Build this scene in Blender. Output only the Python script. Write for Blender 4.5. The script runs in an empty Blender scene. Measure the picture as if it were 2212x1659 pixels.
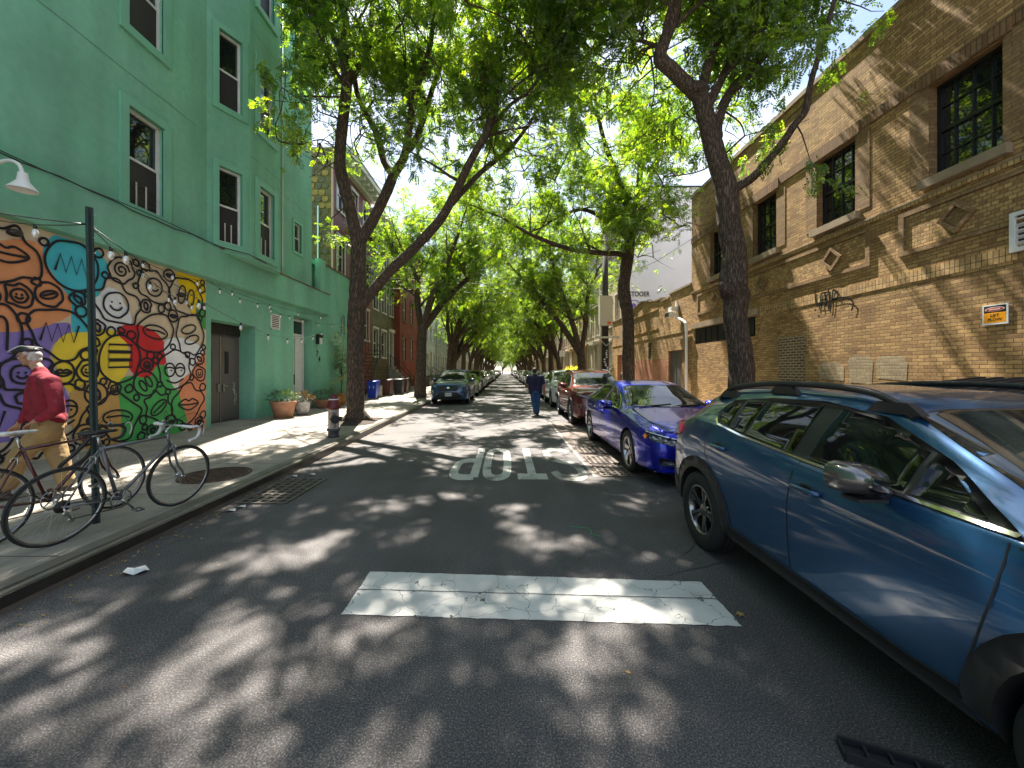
import bpy, bmesh, math, random
import numpy as np
from mathutils import Vector, Matrix
from mathutils.bvhtree import BVHTree
random.seed(7); np.random.seed(7)
SC = bpy.context.scene
# ---------------------------------------------------------------- camera, sky, sun, exposure
EYE = 1.65; FPX = 830.0; VX = 1092.0; VY = 800.0          # photo measured at 2212 px wide
cd = bpy.data.cameras.new("camera"); cam = bpy.data.objects.new("camera", cd); SC.collection.objects.link(cam)
cam.location = (0, 0, EYE); cam.rotation_euler = (math.radians(90), 0, 0)
cd.sensor_width = 36; cd.lens = FPX / 2212 * 36; cd.clip_start = .05; cd.clip_end = 2000
cd.shift_x = (1106 - VX) / 2212; cd.shift_y = -(829.5 - VY) / 2212
SC.camera = cam
SUN_EL = 60.0; SUN_AZ = -12.0        # azimuth from +Y, negative = towards the green building
W = bpy.data.worlds.new("World"); SC.world = W; W.use_nodes = True
wn = W.node_tree.nodes; wl = W.node_tree.links; wn.clear()
wo = wn.new('ShaderNodeOutputWorld'); bg = wn.new('ShaderNodeBackground'); sky = wn.new('ShaderNodeTexSky')
sky.sky_type = 'NISHITA'; sky.sun_disc = False; sky.sun_elevation = math.radians(SUN_EL); sky.sun_rotation = math.radians(SUN_AZ)
sky.altitude = 0; sky.air_density = 1.2; sky.dust_density = 1.5
wtc = wn.new('ShaderNodeTexCoord'); wmp = wn.new('ShaderNodeMapping'); wmp.inputs['Scale'].default_value = (1, 1, 2.2)
wnz = wn.new('ShaderNodeTexNoise'); wnz.inputs['Scale'].default_value = 2.6; wnz.inputs['Detail'].default_value = 8; wnz.inputs['Roughness'].default_value = .6
wrp = wn.new('ShaderNodeValToRGB'); wrp.color_ramp.elements[0].position = .45; wrp.color_ramp.elements[1].position = .66
wmx = wn.new('ShaderNodeMixRGB'); wmx.inputs[2].default_value = (6.0, 6.6, 7.4, 1)
wl.new(wtc.outputs['Generated'], wmp.inputs[0]); wl.new(wmp.outputs[0], wnz.inputs['Vector']); wl.new(wnz.outputs[0], wrp.inputs[0])
wl.new(wrp.outputs[0], wmx.inputs[0]); wl.new(sky.outputs[0], wmx.inputs[1]); wl.new(wmx.outputs[0], bg.inputs[0])
bg.inputs[1].default_value = 0.056; wl.new(bg.outputs[0], wo.inputs[0])
sd = bpy.data.lights.new("sun", 'SUN'); sd.energy = 5.0; sd.angle = math.radians(.55); sd.color = (1, .93, .82)
so = bpy.data.objects.new("sun", sd); SC.collection.objects.link(so)
_el, _az = math.radians(SUN_EL), math.radians(SUN_AZ)
SDIR = Vector((math.sin(_az) * math.cos(_el), math.cos(_az) * math.cos(_el), math.sin(_el)))
so.rotation_euler = SDIR.to_track_quat('Z', 'Y').to_euler(); so.location = (0, 0, 40)
SC.view_settings.view_transform = 'Standard'; SC.view_settings.look = 'None'; SC.view_settings.gamma = 1.0
SC.view_settings.exposure = 2.2
SC.cycles.max_bounces = 7; SC.cycles.diffuse_bounces = 4; SC.cycles.transmission_bounces = 5; SC.cycles.transparent_max_bounces = 6
SC.cycles.sample_clamp_indirect = 8; SC.cycles.caustics_reflective = False; SC.cycles.caustics_refractive = False
# ---------------------------------------------------------------- helpers
def PX(x, y, Y): return Vector(((x - VX) / FPX * Y, Y, EYE - (y - VY) / FPX * Y))
def NM(n):
    return n
class MB:
    def __init__(s): s.v = []; s.f = []; s.mi = []; s.sm = []; s.mats = []; s.m = 0; s.smooth = False
    def mat(s, m):
        if m not in s.mats: s.mats.append(m)
        s.m = s.mats.index(m); return s
    def add(s, vs, fs, smooth=None):
        b = len(s.v); s.v.extend([tuple(v) for v in vs]); sm = s.smooth if smooth is None else smooth
        for f in fs: s.f.append(tuple(b + i for i in f)); s.mi.append(s.m); s.sm.append(sm)
        return s
    def box(s, x0, x1, y0, y1, z0, z1):
        return s.add([(x0,y0,z0),(x1,y0,z0),(x1,y1,z0),(x0,y1,z0),(x0,y0,z1),(x1,y0,z1),(x1,y1,z1),(x0,y1,z1)],
                     [(0,3,2,1),(4,5,6,7),(0,1,5,4),(1,2,6,5),(2,3,7,6),(3,0,4,7)], False)
    def obox(s, c, ax, ay, az):      # oriented box: centre and three half axes
        c, ax, ay, az = map(Vector, (c, ax, ay, az)); P = []
        for k in (-1, 1):
            for i, j in ((-1,-1),(1,-1),(1,1),(-1,1)): P.append(c + ax*i + ay*j + az*k)
        return s.add(P, [(0,3,2,1),(4,5,6,7),(0,1,5,4),(1,2,6,5),(2,3,7,6),(3,0,4,7)], False)
    def quad(s, *p): return s.add(p, [tuple(range(len(p)))], False)
    def tube(s, pts, r, n=8, cap=True, smooth=True, noise=0.0):
        pts = [Vector(p) for p in pts]
        if not hasattr(r, '__len__'): r = [r] * len(pts)
        b = len(s.v); up = None; N = len(pts)
        for i, p in enumerate(pts):
            t = (pts[min(i+1, N-1)] - pts[max(i-1, 0)]); t = t.normalized() if t.length > 1e-9 else Vector((0,0,1))
            if up is None:
                up = Vector((1,0,0)) if abs(t.x) < .8 else Vector((0,1,0))
            a = (up - t * up.dot(t)); a = a.normalized() if a.length > 1e-6 else t.orthogonal().normalized(); c = t.cross(a); up = a
            for k in range(n):
                th = 2*math.pi*k/n; rr = r[i] * (1 + noise * random.uniform(-1, 1))
                s.v.append(tuple(p + (a*math.cos(th) + c*math.sin(th)) * rr))
        for i in range(N-1):
            for k in range(n):
                k2 = (k+1) % n
                s.f.append((b+i*n+k, b+i*n+k2, b+(i+1)*n+k2, b+(i+1)*n+k)); s.mi.append(s.m); s.sm.append(smooth)
        if cap:
            s.f.append(tuple(b+k for k in reversed(range(n)))); s.mi.append(s.m); s.sm.append(False)
            s.f.append(tuple(b+(N-1)*n+k for k in range(n))); s.mi.append(s.m); s.sm.append(False)
        return s
    def lathe(s, prof, c=(0,0,0), n=24, axis='z', smooth=True):   # prof: (radius, height)
        b = len(s.v); c = Vector(c)
        for r, h in prof:
            for k in range(n):
                t = 2*math.pi*k/n; q = (r*math.cos(t), r*math.sin(t), h)
                if axis == 'x': q = (h, r*math.cos(t), r*math.sin(t))
                elif axis == 'y': q = (r*math.cos(t), h, r*math.sin(t))
                s.v.append(tuple(c + Vector(q)))
        for i in range(len(prof)-1):
            for k in range(n):
                k2 = (k+1) % n
                s.f.append((b+i*n+k, b+i*n+k2, b+(i+1)*n+k2, b+(i+1)*n+k)); s.mi.append(s.m); s.sm.append(smooth)
        return s
    def ribbon(s, pts, w, nrm, z=0.0, closed=False):   # flat stroke on a plane with normal nrm
        pts = [Vector(p) for p in pts]; nrm = Vector(nrm).normalized(); N = len(pts)
        if N < 2: return s
        b = len(s.v)
        for i, p in enumerate(pts):
            if closed: t = pts[(i+1) % N] - pts[i-1]
            else: t = pts[min(i+1,N-1)] - pts[max(i-1,0)]
            if t.length < 1e-9: t = Vector((0,0,1))
            d = nrm.cross(t.normalized()) * (w/2)
            s.v.append(tuple(p + d + nrm*z)); s.v.append(tuple(p - d + nrm*z))
        for i in range(N if closed else N-1):
            j = (i+1) % N
            s.f.append((b+2*i, b+2*i+1, b+2*j+1, b+2*j)); s.mi.append(s.m); s.sm.append(False)
        return s
    def ell(s, c, r, nu=10, nv=8):
        c = Vector(c); b = len(s.v); P = []
        for j in range(nv+1):
            ph = math.pi*j/nv
            for i in range(nu):
                th = 2*math.pi*i/nu
                P.append(c + Vector((r[0]*math.sin(ph)*math.cos(th), r[1]*math.sin(ph)*math.sin(th), r[2]*math.cos(ph))))
        F = [(j*nu+i, (j+1)*nu+i, (j+1)*nu+(i+1)%nu, j*nu+(i+1)%nu) for j in range(nv) for i in range(nu)]
        return s.add(P, F, True)
    def build(s, name, mat=None, parent=None, loc=None):
        L = Vector((0,0,0))
        if parent is not None:
            q = parent
            while q is not None: L = L + q.location; q = q.parent
        if loc is not None: L = Vector(loc)
        me = bpy.data.meshes.new(name); mats = s.mats if s.mats else [mat]
        me.from_pydata([(v[0]-L.x, v[1]-L.y, v[2]-L.z) for v in s.v], [], s.f)
        for m in mats: me.materials.append(m)
        me.polygons.foreach_set('material_index', s.mi); me.polygons.foreach_set('use_smooth', s.sm); me.update()
        o = bpy.data.objects.new(name, me); SC.collection.objects.link(o)
        if parent is not None: o.parent = parent
        if loc is not None: o.location = L
        return o
def thing(name, label, cat, loc=(0,0,0), group=None):
    o = bpy.data.objects.new(name, None); SC.collection.objects.link(o); o.location = loc; o.empty_display_size = .1
    return tag(o, label, cat, group)
def tag(o, label, cat, group=None, kind=None):
    if label: o['label'] = label
    if cat: o['category'] = cat
    if group: o['group'] = group
    if kind: o['kind'] = kind
    return o
def struct(o): o['kind'] = 'structure'; return o
_KIDS = {}
def kids(o): return list(o.children)
def copy_tree(o, parent=None, swap=None):
    c = o.copy(); SC.collection.objects.link(c); c.parent = parent
    if swap and c.type == 'MESH':
        for s_ in c.material_slots:
            if s_.material and s_.material.name in swap:
                m_ = swap[s_.material.name]; s_.link = 'OBJECT'; s_.material = m_
    for ch in kids(o): copy_tree(ch, c, swap)
    return c
ORD = ['first','second','third','fourth','fifth','sixth','seventh','eighth','ninth','tenth','eleventh','twelfth','thirteenth','fourteenth',
       'fifteenth','sixteenth','seventeenth','eighteenth','nineteenth','twentieth','twenty-first','twenty-second','twenty-third','twenty-fourth','twenty-fifth','twenty-sixth','twenty-seventh','twenty-eighth','twenty-ninth','thirtieth']
def crom(P, n=6, closed=False):
    P = [Vector(p) for p in P]; out = []; N = len(P)
    rng = N if closed else N-1
    for i in range(rng):
        if closed: a,b,c,d = P[i-1], P[i], P[(i+1)%N], P[(i+2)%N]
        else: a,b,c,d = P[max(i-1,0)], P[i], P[i+1], P[min(i+2,N-1)]
        for k in range(n):
            t = k/n
            out.append(.5*((2*b) + (c-a)*t + (2*a-5*b+4*c-d)*t*t + (3*b-a-3*c+d)*t**3))
    if not closed: out.append(P[-1])
    return out
# ---------------------------------------------------------------- materials
def srgb(r, g, b): 
    f = lambda c: (c/255/12.92) if c/255 <= .04045 else ((c/255+.055)/1.055)**2.4
    return (f(r), f(g), f(b), 1)
def mat(name, col, rough=.7, metal=0, spec=.5, coat=0, var=0, vs=3.0, bump=0, bs=40.0, emit=None, col2=None, tr=0, dirt=0):
    m = bpy.data.materials.new(name); m.use_nodes = True; nt = m.node_tree; b = nt.nodes['Principled BSDF']; N = nt.nodes; L = nt.links
    c = tuple(col[:3]) + (1,)
    b.inputs['Base Color'].default_value = c; b.inputs['Roughness'].default_value = rough; b.inputs['Metallic'].default_value = metal
    b.inputs['Specular IOR Level'].default_value = spec; b.inputs['Coat Weight'].default_value = coat; b.inputs['Coat Roughness'].default_value = .03
    if tr: b.inputs['Transmission Weight'].default_value = tr
    if emit: b.inputs['Emission Color'].default_value = tuple(emit[:3])+(1,); b.inputs['Emission Strength'].default_value = emit[3]
    tc = N.new('ShaderNodeTexCoord')
    if var:
        nz = N.new('ShaderNodeTexNoise'); nz.inputs['Scale'].default_value = vs; nz.inputs['Detail'].default_value = 6; L.new(tc.outputs['Object'], nz.inputs['Vector'])
        mx = N.new('ShaderNodeMixRGB'); rp = N.new('ShaderNodeMapRange'); rp.inputs[1].default_value = .35; rp.inputs[2].default_value = .65
        c2 = tuple(col2[:3])+(1,) if col2 else tuple(x*(1-var) for x in c[:3])+(1,)
        mx.inputs[1].default_value = c; mx.inputs[2].default_value = c2
        L.new(nz.outputs[0], rp.inputs[0]); L.new(rp.outputs[0], mx.inputs[0]); L.new(mx.outputs[0], b.inputs['Base Color'])
        if dirt:
            nr = N.new('ShaderNodeMapRange'); nr.inputs[1].default_value = .3; nr.inputs[2].default_value = .7; nr.inputs[3].default_value = rough; nr.inputs[4].default_value = min(1, rough+dirt)
            L.new(nz.outputs[0], nr.inputs[0]); L.new(nr.outputs[0], b.inputs['Roughness'])
    if bump:
        n2 = N.new('ShaderNodeTexNoise'); n2.inputs['Scale'].default_value = bs; n2.inputs['Detail'].default_value = 4; L.new(tc.outputs['Object'], n2.inputs['Vector'])
        bp = N.new('ShaderNodeBump'); bp.inputs['Strength'].default_value = bump; bp.inputs['Distance'].default_value = .02; L.new(n2.outputs[0], bp.inputs['Height']); L.new(bp.outputs[0], b.inputs['Normal'])
    return m
def wallcoord(N, L, yz=True):
    tc = N.new('ShaderNodeTexCoord'); sp = N.new('ShaderNodeSeparateXYZ'); cb = N.new('ShaderNodeCombineXYZ'); ad = N.new('ShaderNodeMath'); ad.operation = 'ADD'
    L.new(tc.outputs['Object'], sp.inputs[0]); L.new(sp.outputs[0], ad.inputs[0]); L.new(sp.outputs[1], ad.inputs[1]); L.new(ad.outputs[0], cb.inputs[0]); L.new(sp.outputs[2], cb.inputs[1])
    return tc, cb
def brickmat(name, c1, c2, mort, w=.21, h=.067, ms=.008, stain=.25, off=.5, bstr=.5):
    m = bpy.data.materials.new(name); m.use_nodes = True; nt = m.node_tree; b = nt.nodes['Principled BSDF']; N = nt.nodes; L = nt.links
    tc, cb = wallcoord(N, L)
    def brick(ca, cc, bias):
        k = N.new('ShaderNodeTexBrick'); k.inputs['Scale'].default_value = 1; k.inputs['Brick Width'].default_value = w; k.inputs['Row Height'].default_value = h
        k.inputs['Mortar Size'].default_value = ms; k.inputs['Mortar Smooth'].default_value = .15; k.inputs['Bias'].default_value = bias; k.offset = off
        k.inputs['Color1'].default_value = ca; k.inputs['Color2'].default_value = cc; k.inputs['Mortar'].default_value = mort; L.new(cb.outputs[0], k.inputs['Vector']); return k
    k = brick(c1, c2, 0)
    nz = N.new('ShaderNodeTexNoise'); nz.inputs['Scale'].default_value = .9; nz.inputs['Detail'].default_value = 7; nz.inputs['Roughness'].default_value = .62; L.new(tc.outputs['Object'], nz.inputs['Vector'])
    n2 = N.new('ShaderNodeTexNoise'); n2.inputs['Scale'].default_value = 22; n2.inputs['Detail'].default_value = 5; L.new(tc.outputs['Object'], n2.inputs['Vector'])
    mr = N.new('ShaderNodeMapRange'); mr.inputs[1].default_value = .3; mr.inputs[2].default_value = .7; mr.inputs[3].default_value = 1-stain; mr.inputs[4].default_value = 1+stain*.5; L.new(nz.outputs[0], mr.inputs[0])
    m2 = N.new('ShaderNodeMapRange'); m2.inputs[1].default_value = .3; m2.inputs[2].default_value = .7; m2.inputs[3].default_value = .78; m2.inputs[4].default_value = 1.2; L.new(n2.outputs[0], m2.inputs[0])
    mm = N.new('ShaderNodeMath'); mm.operation = 'MULTIPLY'; L.new(mr.outputs[0], mm.inputs[0]); L.new(m2.outputs[0], mm.inputs[1])
    vm = N.new('ShaderNodeVectorMath'); vm.operation = 'SCALE'; L.new(k.outputs['Color'], vm.inputs[0]); L.new(mm.outputs[0], vm.inputs['Scale']); L.new(vm.outputs[0], b.inputs['Base Color'])
    b.inputs['Roughness'].default_value = .82; b.inputs['Specular IOR Level'].default_value = .35
    bp = N.new('ShaderNodeBump'); bp.inputs['Strength'].default_value = bstr; bp.inputs['Distance'].default_value = .012; bp.invert = True
    ad = N.new('ShaderNodeMath'); ad.operation = 'MULTIPLY_ADD'; ad.inputs[1].default_value = -.25; L.new(n2.outputs[0], ad.inputs[0]); L.new(k.outputs['Fac'], ad.inputs[2])
    L.new(ad.outputs[0], bp.inputs['Height']); L.new(bp.outputs[0], b.inputs['Normal'])
    return m
def sidingmat(name, c1, c2, h=.15, stain=.3, gap=.06):
    m = bpy.data.materials.new(name); m.use_nodes = True; nt = m.node_tree; b = nt.nodes['Principled BSDF']; N = nt.nodes; L = nt.links
    tc = N.new('ShaderNodeTexCoord'); sp = N.new('ShaderNodeSeparateXYZ'); L.new(tc.outputs['Object'], sp.inputs[0])
    dv = N.new('ShaderNodeMath'); dv.operation = 'DIVIDE'; dv.inputs[1].default_value = h; L.new(sp.outputs[2], dv.inputs[0])
    fr = N.new('ShaderNodeMath'); fr.operation = 'FRACT'; L.new(dv.outputs[0], fr.inputs[0])
    fl = N.new('ShaderNodeMath'); fl.operation = 'FLOOR'; L.new(dv.outputs[0], fl.inputs[0])
    wnn = N.new('ShaderNodeTexWhiteNoise'); wnn.noise_dimensions = '1D'; L.new(fl.outputs[0], wnn.inputs['W'])
    nz = N.new('ShaderNodeTexNoise'); nz.inputs['Scale'].default_value = 2.5; nz.inputs['Detail'].default_value = 7; L.new(tc.outputs['Object'], nz.inputs['Vector'])
    av = N.new('ShaderNodeMath'); av.operation = 'MULTIPLY_ADD'; av.inputs[1].default_value = .4; L.new(wnn.outputs[0], av.inputs[0]); L.new(nz.outputs[0], av.inputs[2])
    mr = N.new('ShaderNodeMapRange'); mr.inputs[1].default_value = .4; mr.inputs[2].default_value = .95; L.new(av.outputs[0], mr.inputs[0])
    mx = N.new('ShaderNodeMixRGB'); mx.inputs[1].default_value = c1; mx.inputs[2].default_value = c2; L.new(mr.outputs[0], mx.inputs[0])
    gp = N.new('ShaderNodeMath'); gp.operation = 'GREATER_THAN'; gp.inputs[1].default_value = 1-gap; L.new(fr.outputs[0], gp.inputs[0])
    m3 = N.new('ShaderNodeMixRGB'); m3.inputs[2].default_value = tuple(x*.3 for x in c2[:3])+(1,); L.new(gp.outputs[0], m3.inputs[0]); L.new(mx.outputs[0], m3.inputs[1])
    L.new(m3.outputs[0], b.inputs['Base Color']); b.inputs['Roughness'].default_value = .6
    bp = N.new('ShaderNodeBump'); bp.inputs['Strength'].default_value = .8; bp.inputs['Distance'].default_value = .02; bp.invert = True; L.new(fr.outputs[0], bp.inputs['Height']); L.new(bp.outputs[0], b.inputs['Normal'])
    return m
M = {}
M['stucco'] = None
M['stucco_trim'] = mat('green trim', (.18,.455,.32), .6, var=.12, vs=1.5, bump=.05, bs=60)
M['glass'] = mat('window glass', (.012,.015,.016), .03, spec=.9, coat=.4)
M['screen'] = mat('insect screen', (.03,.024,.028), .55, spec=.4)
M['white'] = mat('white paint', (.72,.72,.70), .45, var=.15, vs=5)
M['white_metal'] = mat('white metal', (.75,.75,.74), .35)
M['black'] = mat('black paint', (.012,.012,.013), .4)
M['blackmat'] = mat('black plastic', (.018,.018,.02), .55, bump=.1, bs=200)
M['rubber'] = mat('rubber', (.016,.016,.017), .75, bump=.1, bs=90)
M['steel'] = mat('steel', (.5,.5,.5), .3, metal=1)
M['chrome'] = mat('chrome', (.75,.75,.75), .12, metal=1)
M['darksteel'] = mat('dark steel', (.05,.045,.04), .5, metal=.6, var=.4, vs=8)
M['rust'] = mat('rusty iron', (.10,.055,.035), .7, var=.5, vs=9, bump=.2)
M['door_grey'] = mat('grey steel door', (.12,.105,.10), .5, var=.15, vs=2)
M['graypole'] = mat('green steel pole', (.028,.048,.045), .45, var=.3, vs=5)
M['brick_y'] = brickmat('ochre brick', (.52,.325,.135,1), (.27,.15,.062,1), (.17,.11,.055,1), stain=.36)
M['brick_check'] = brickmat('checker brick', (.56,.36,.15,1), (.27,.15,.065,1), (.22,.15,.07,1), w=.105, stain=.2)
M['brick_sold'] = brickmat('soldier brick', (.56,.37,.17,1), (.34,.21,.09,1), (.12,.08,.04,1), w=.075, h=.215, ms=.007, off=0)
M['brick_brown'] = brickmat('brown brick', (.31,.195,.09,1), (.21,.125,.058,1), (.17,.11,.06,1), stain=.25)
M['brick_vert'] = brickmat('brown soldier', (.25,.14,.065,1), (.16,.085,.04,1), (.09,.06,.03,1), w=.075, h=.215, off=0)
M['brick_lat'] = brickmat('dark infill brick', (.16,.10,.06,1), (.10,.06,.04,1), (.36,.28,.19,1), ms=.017, w=.2, h=.075)
M['brick_red'] = brickmat('red brick', (.28,.06,.035,1), (.2,.045,.03,1), (.22,.06,.045,1), ms=.005, stain=.2)
M['brick_red2'] = brickmat('orange brick', (.42,.15,.07,1), (.32,.11,.05,1), (.3,.2,.13,1), stain=.3)
M['siding_red'] = sidingmat('red siding', (.22,.05,.045,1), (.155,.032,.033,1), .2)
M['siding_brown'] = sidingmat('weathered wood siding', (.17,.115,.06,1), (.055,.035,.02,1), .11, gap=.12)
M['siding_white'] = sidingmat('white clapboard', (.62,.62,.6,1), (.48,.49,.48,1), .13, gap=.1)
M['siding_gray'] = sidingmat('grey clapboard', (.36,.37,.36,1), (.3,.3,.3,1), .13, gap=.08)
M['shingle'] = mat('shingle', (.2,.12,.035), .8, var=.5, vs=4)
M['trim'] = mat('cream trim', (.62,.58,.5), .55, var=.15, vs=3)
M['copper'] = mat('corner strip', (.5,.26,.17), .5)
M['stone'] = mat('limestone', (.31,.235,.155), .8, var=.25, vs=4, bump=.15)
M['sand'] = mat('sandstone facade', (.55,.42,.27), .8, var=.3, vs=1.2, bump=.1)
M['sand2'] = mat('tan facade', (.5,.33,.18), .8, var=.3, vs=1.2, bump=.1)
M['sand3'] = mat('pale facade', (.55,.5,.42), .8, var=.2, vs=1.2, bump=.1)
M['brownstone'] = mat('brownstone', (.19,.10,.065), .8, var=.3, vs=1.5, bump=.1)
M['wallwhite'] = mat('white painted wall', (.74,.745,.75), .8, var=.08, vs=.6, bump=.08)
M['concrete'] = mat('concrete', (.34,.31,.27), .85, var=.3, vs=2, bump=.15, bs=60)
M['terracotta'] = mat('terracotta', (.46,.24,.14), .8, var=.25, vs=6, bump=.1)
M['orangepot'] = mat('orange terracotta', (.62,.25,.07), .7, var=.15, vs=6)
M['potwhite'] = mat('white glazed pot', (.5,.5,.48), .5, var=.5, vs=9, bump=.15)
M['soil'] = mat('soil', (.05,.035,.025), .95, var=.4, vs=20, bump=.6, bs=40)
M['bluebin'] = mat('blue plastic', (.015,.045,.4), .4, var=.15, vs=4)
M['brownbin'] = mat('brown plastic', (.09,.035,.028), .5, var=.2, vs=4)
def facade_paint(name, col): return mat(name, col, .75, var=.18, vs=2.5, bump=.06)
def leafmat(name, a, b, c, tr=.5):
    m = bpy.data.materials.new(name); m.use_nodes = True; nt = m.node_tree; N = nt.nodes; L = nt.links; N.clear()
    o = N.new('ShaderNodeOutputMaterial'); tc = N.new('ShaderNodeTexCoord')
    n1 = N.new('ShaderNodeTexNoise'); n1.inputs['Scale'].default_value = .8; n1.inputs['Detail'].default_value = 2; L.new(tc.outputs['Object'], n1.inputs['Vector'])
    n2 = N.new('ShaderNodeTexWhiteNoise'); n2.noise_dimensions = '3D'; 
    sn = N.new('ShaderNodeVectorMath'); sn.operation = 'SNAP'; sn.inputs[1].default_value = (.15,.15,.15); L.new(tc.outputs['Object'], sn.inputs[0]); L.new(sn.outputs[0], n2.inputs['Vector'])
    ad = N.new('ShaderNodeMath'); ad.operation = 'MULTIPLY_ADD'; ad.inputs[1].default_value = .45; L.new(n2.outputs[0], ad.inputs[0]); L.new(n1.outputs[0], ad.inputs[2])
    rp = N.new('ShaderNodeValToRGB'); e = rp.color_ramp.elements; e[0].position = .35; e[0].color = a; e[1].position = 1.0; e[1].color = c; k = e.new(.68); k.color = b
    L.new(ad.outputs[0], rp.inputs[0])
    d = N.new('ShaderNodeBsdfDiffuse'); t = N.new('ShaderNodeBsdfTranslucent'); g = N.new('ShaderNodeBsdfGlossy'); g.inputs['Roughness'].default_value = .45; g.inputs['Color'].default_value = (1,1,1,1)
    br = N.new('ShaderNodeMixRGB'); br.blend_type = 'MULTIPLY'; br.inputs[0].default_value = 1; br.inputs[2].default_value = (3.3, 2.8, .7, 1); L.new(rp.outputs[0], br.inputs[1])
    L.new(rp.outputs[0], d.inputs[0]); L.new(br.outputs[0], t.inputs[0])
    x = N.new('ShaderNodeMixShader'); x.inputs[0].default_value = tr; L.new(d.outputs[0], x.inputs[1]); L.new(t.outputs[0], x.inputs[2])
    y = N.new('ShaderNodeMixShader'); y.inputs[0].default_value = .05; L.new(x.outputs[0], y.inputs[1]); L.new(g.outputs[0], y.inputs[2]); L.new(y.outputs[0], o.inputs[0])
    return m
M['leaf'] = leafmat('locust leaves', (.022,.060,.010,1), (.062,.135,.016,1), (.17,.25,.026,1), .62)
M['leaf2'] = leafmat('potted leaves', (.012,.03,.01,1), (.03,.065,.02,1), (.07,.11,.04,1), .25)
M['leaf_pale'] = leafmat('variegated leaves', (.05,.09,.03,1), (.12,.17,.07,1), (.42,.45,.28,1), .25)
M['leaf_rust'] = leafmat('rusty leaves', (.04,.03,.012,1), (.09,.045,.015,1), (.17,.09,.03,1), .25)
def barkmat():
    m = bpy.data.materials.new('bark'); m.use_nodes = True; nt = m.node_tree; b = nt.nodes['Principled BSDF']; N = nt.nodes; L = nt.links
    tc = N.new('ShaderNodeTexCoord'); mp = N.new('ShaderNodeMapping'); mp.inputs['Scale'].default_value = (17, 17, 2.4); L.new(tc.outputs['Object'], mp.inputs[0])
    vr = N.new('ShaderNodeTexVoronoi'); vr.feature = 'DISTANCE_TO_EDGE'; vr.inputs['Scale'].default_value = 1.6
    nz = N.new('ShaderNodeTexNoise'); nz.inputs['Scale'].default_value = 1.5; nz.inputs['Detail'].default_value = 6; nz.inputs['Distortion'].default_value = 1.4; L.new(mp.outputs[0], nz.inputs['Vector'])
    mxv = N.new('ShaderNodeMixRGB'); mxv.inputs[0].default_value = .35; L.new(mp.outputs[0], mxv.inputs[1]); L.new(nz.outputs[1], mxv.inputs[2]); 
    va = N.new('ShaderNodeVectorMath'); va.operation = 'ADD'; L.new(mp.outputs[0], va.inputs[0]); L.new(nz.outputs[1], va.inputs[1]); L.new(va.outputs[0], vr.inputs['Vector'])
    mr = N.new('ShaderNodeMapRange'); mr.inputs[1].default_value = 0; mr.inputs[2].default_value = .3; L.new(vr.outputs['Distance'], mr.inputs[0])
    ml = N.new('ShaderNodeMath'); ml.operation = 'MULTIPLY'; L.new(mr.outputs[0], ml.inputs[0]); L.new(nz.outputs[0], ml.inputs[1])
    rp = N.new('ShaderNodeValToRGB'); e = rp.color_ramp.elements; e[0].position = .08; e[0].color = (.05,.036,.027,1); e[1].position = .62; e[1].color = (.215,.155,.115,1); L.new(ml.outputs[0], rp.inputs[0]); L.new(rp.outputs[0], b.inputs['Base Color'])
    b.inputs['Roughness'].default_value = .85; b.inputs['Specular IOR Level'].default_value = .3
    bp = N.new('ShaderNodeBump'); bp.inputs['Strength'].default_value = .9; bp.inputs['Distance'].default_value = .03; L.new(ml.outputs[0], bp.inputs['Height']); L.new(bp.outputs[0], b.inputs['Normal'])
    return m
M['bark'] = barkmat()
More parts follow.
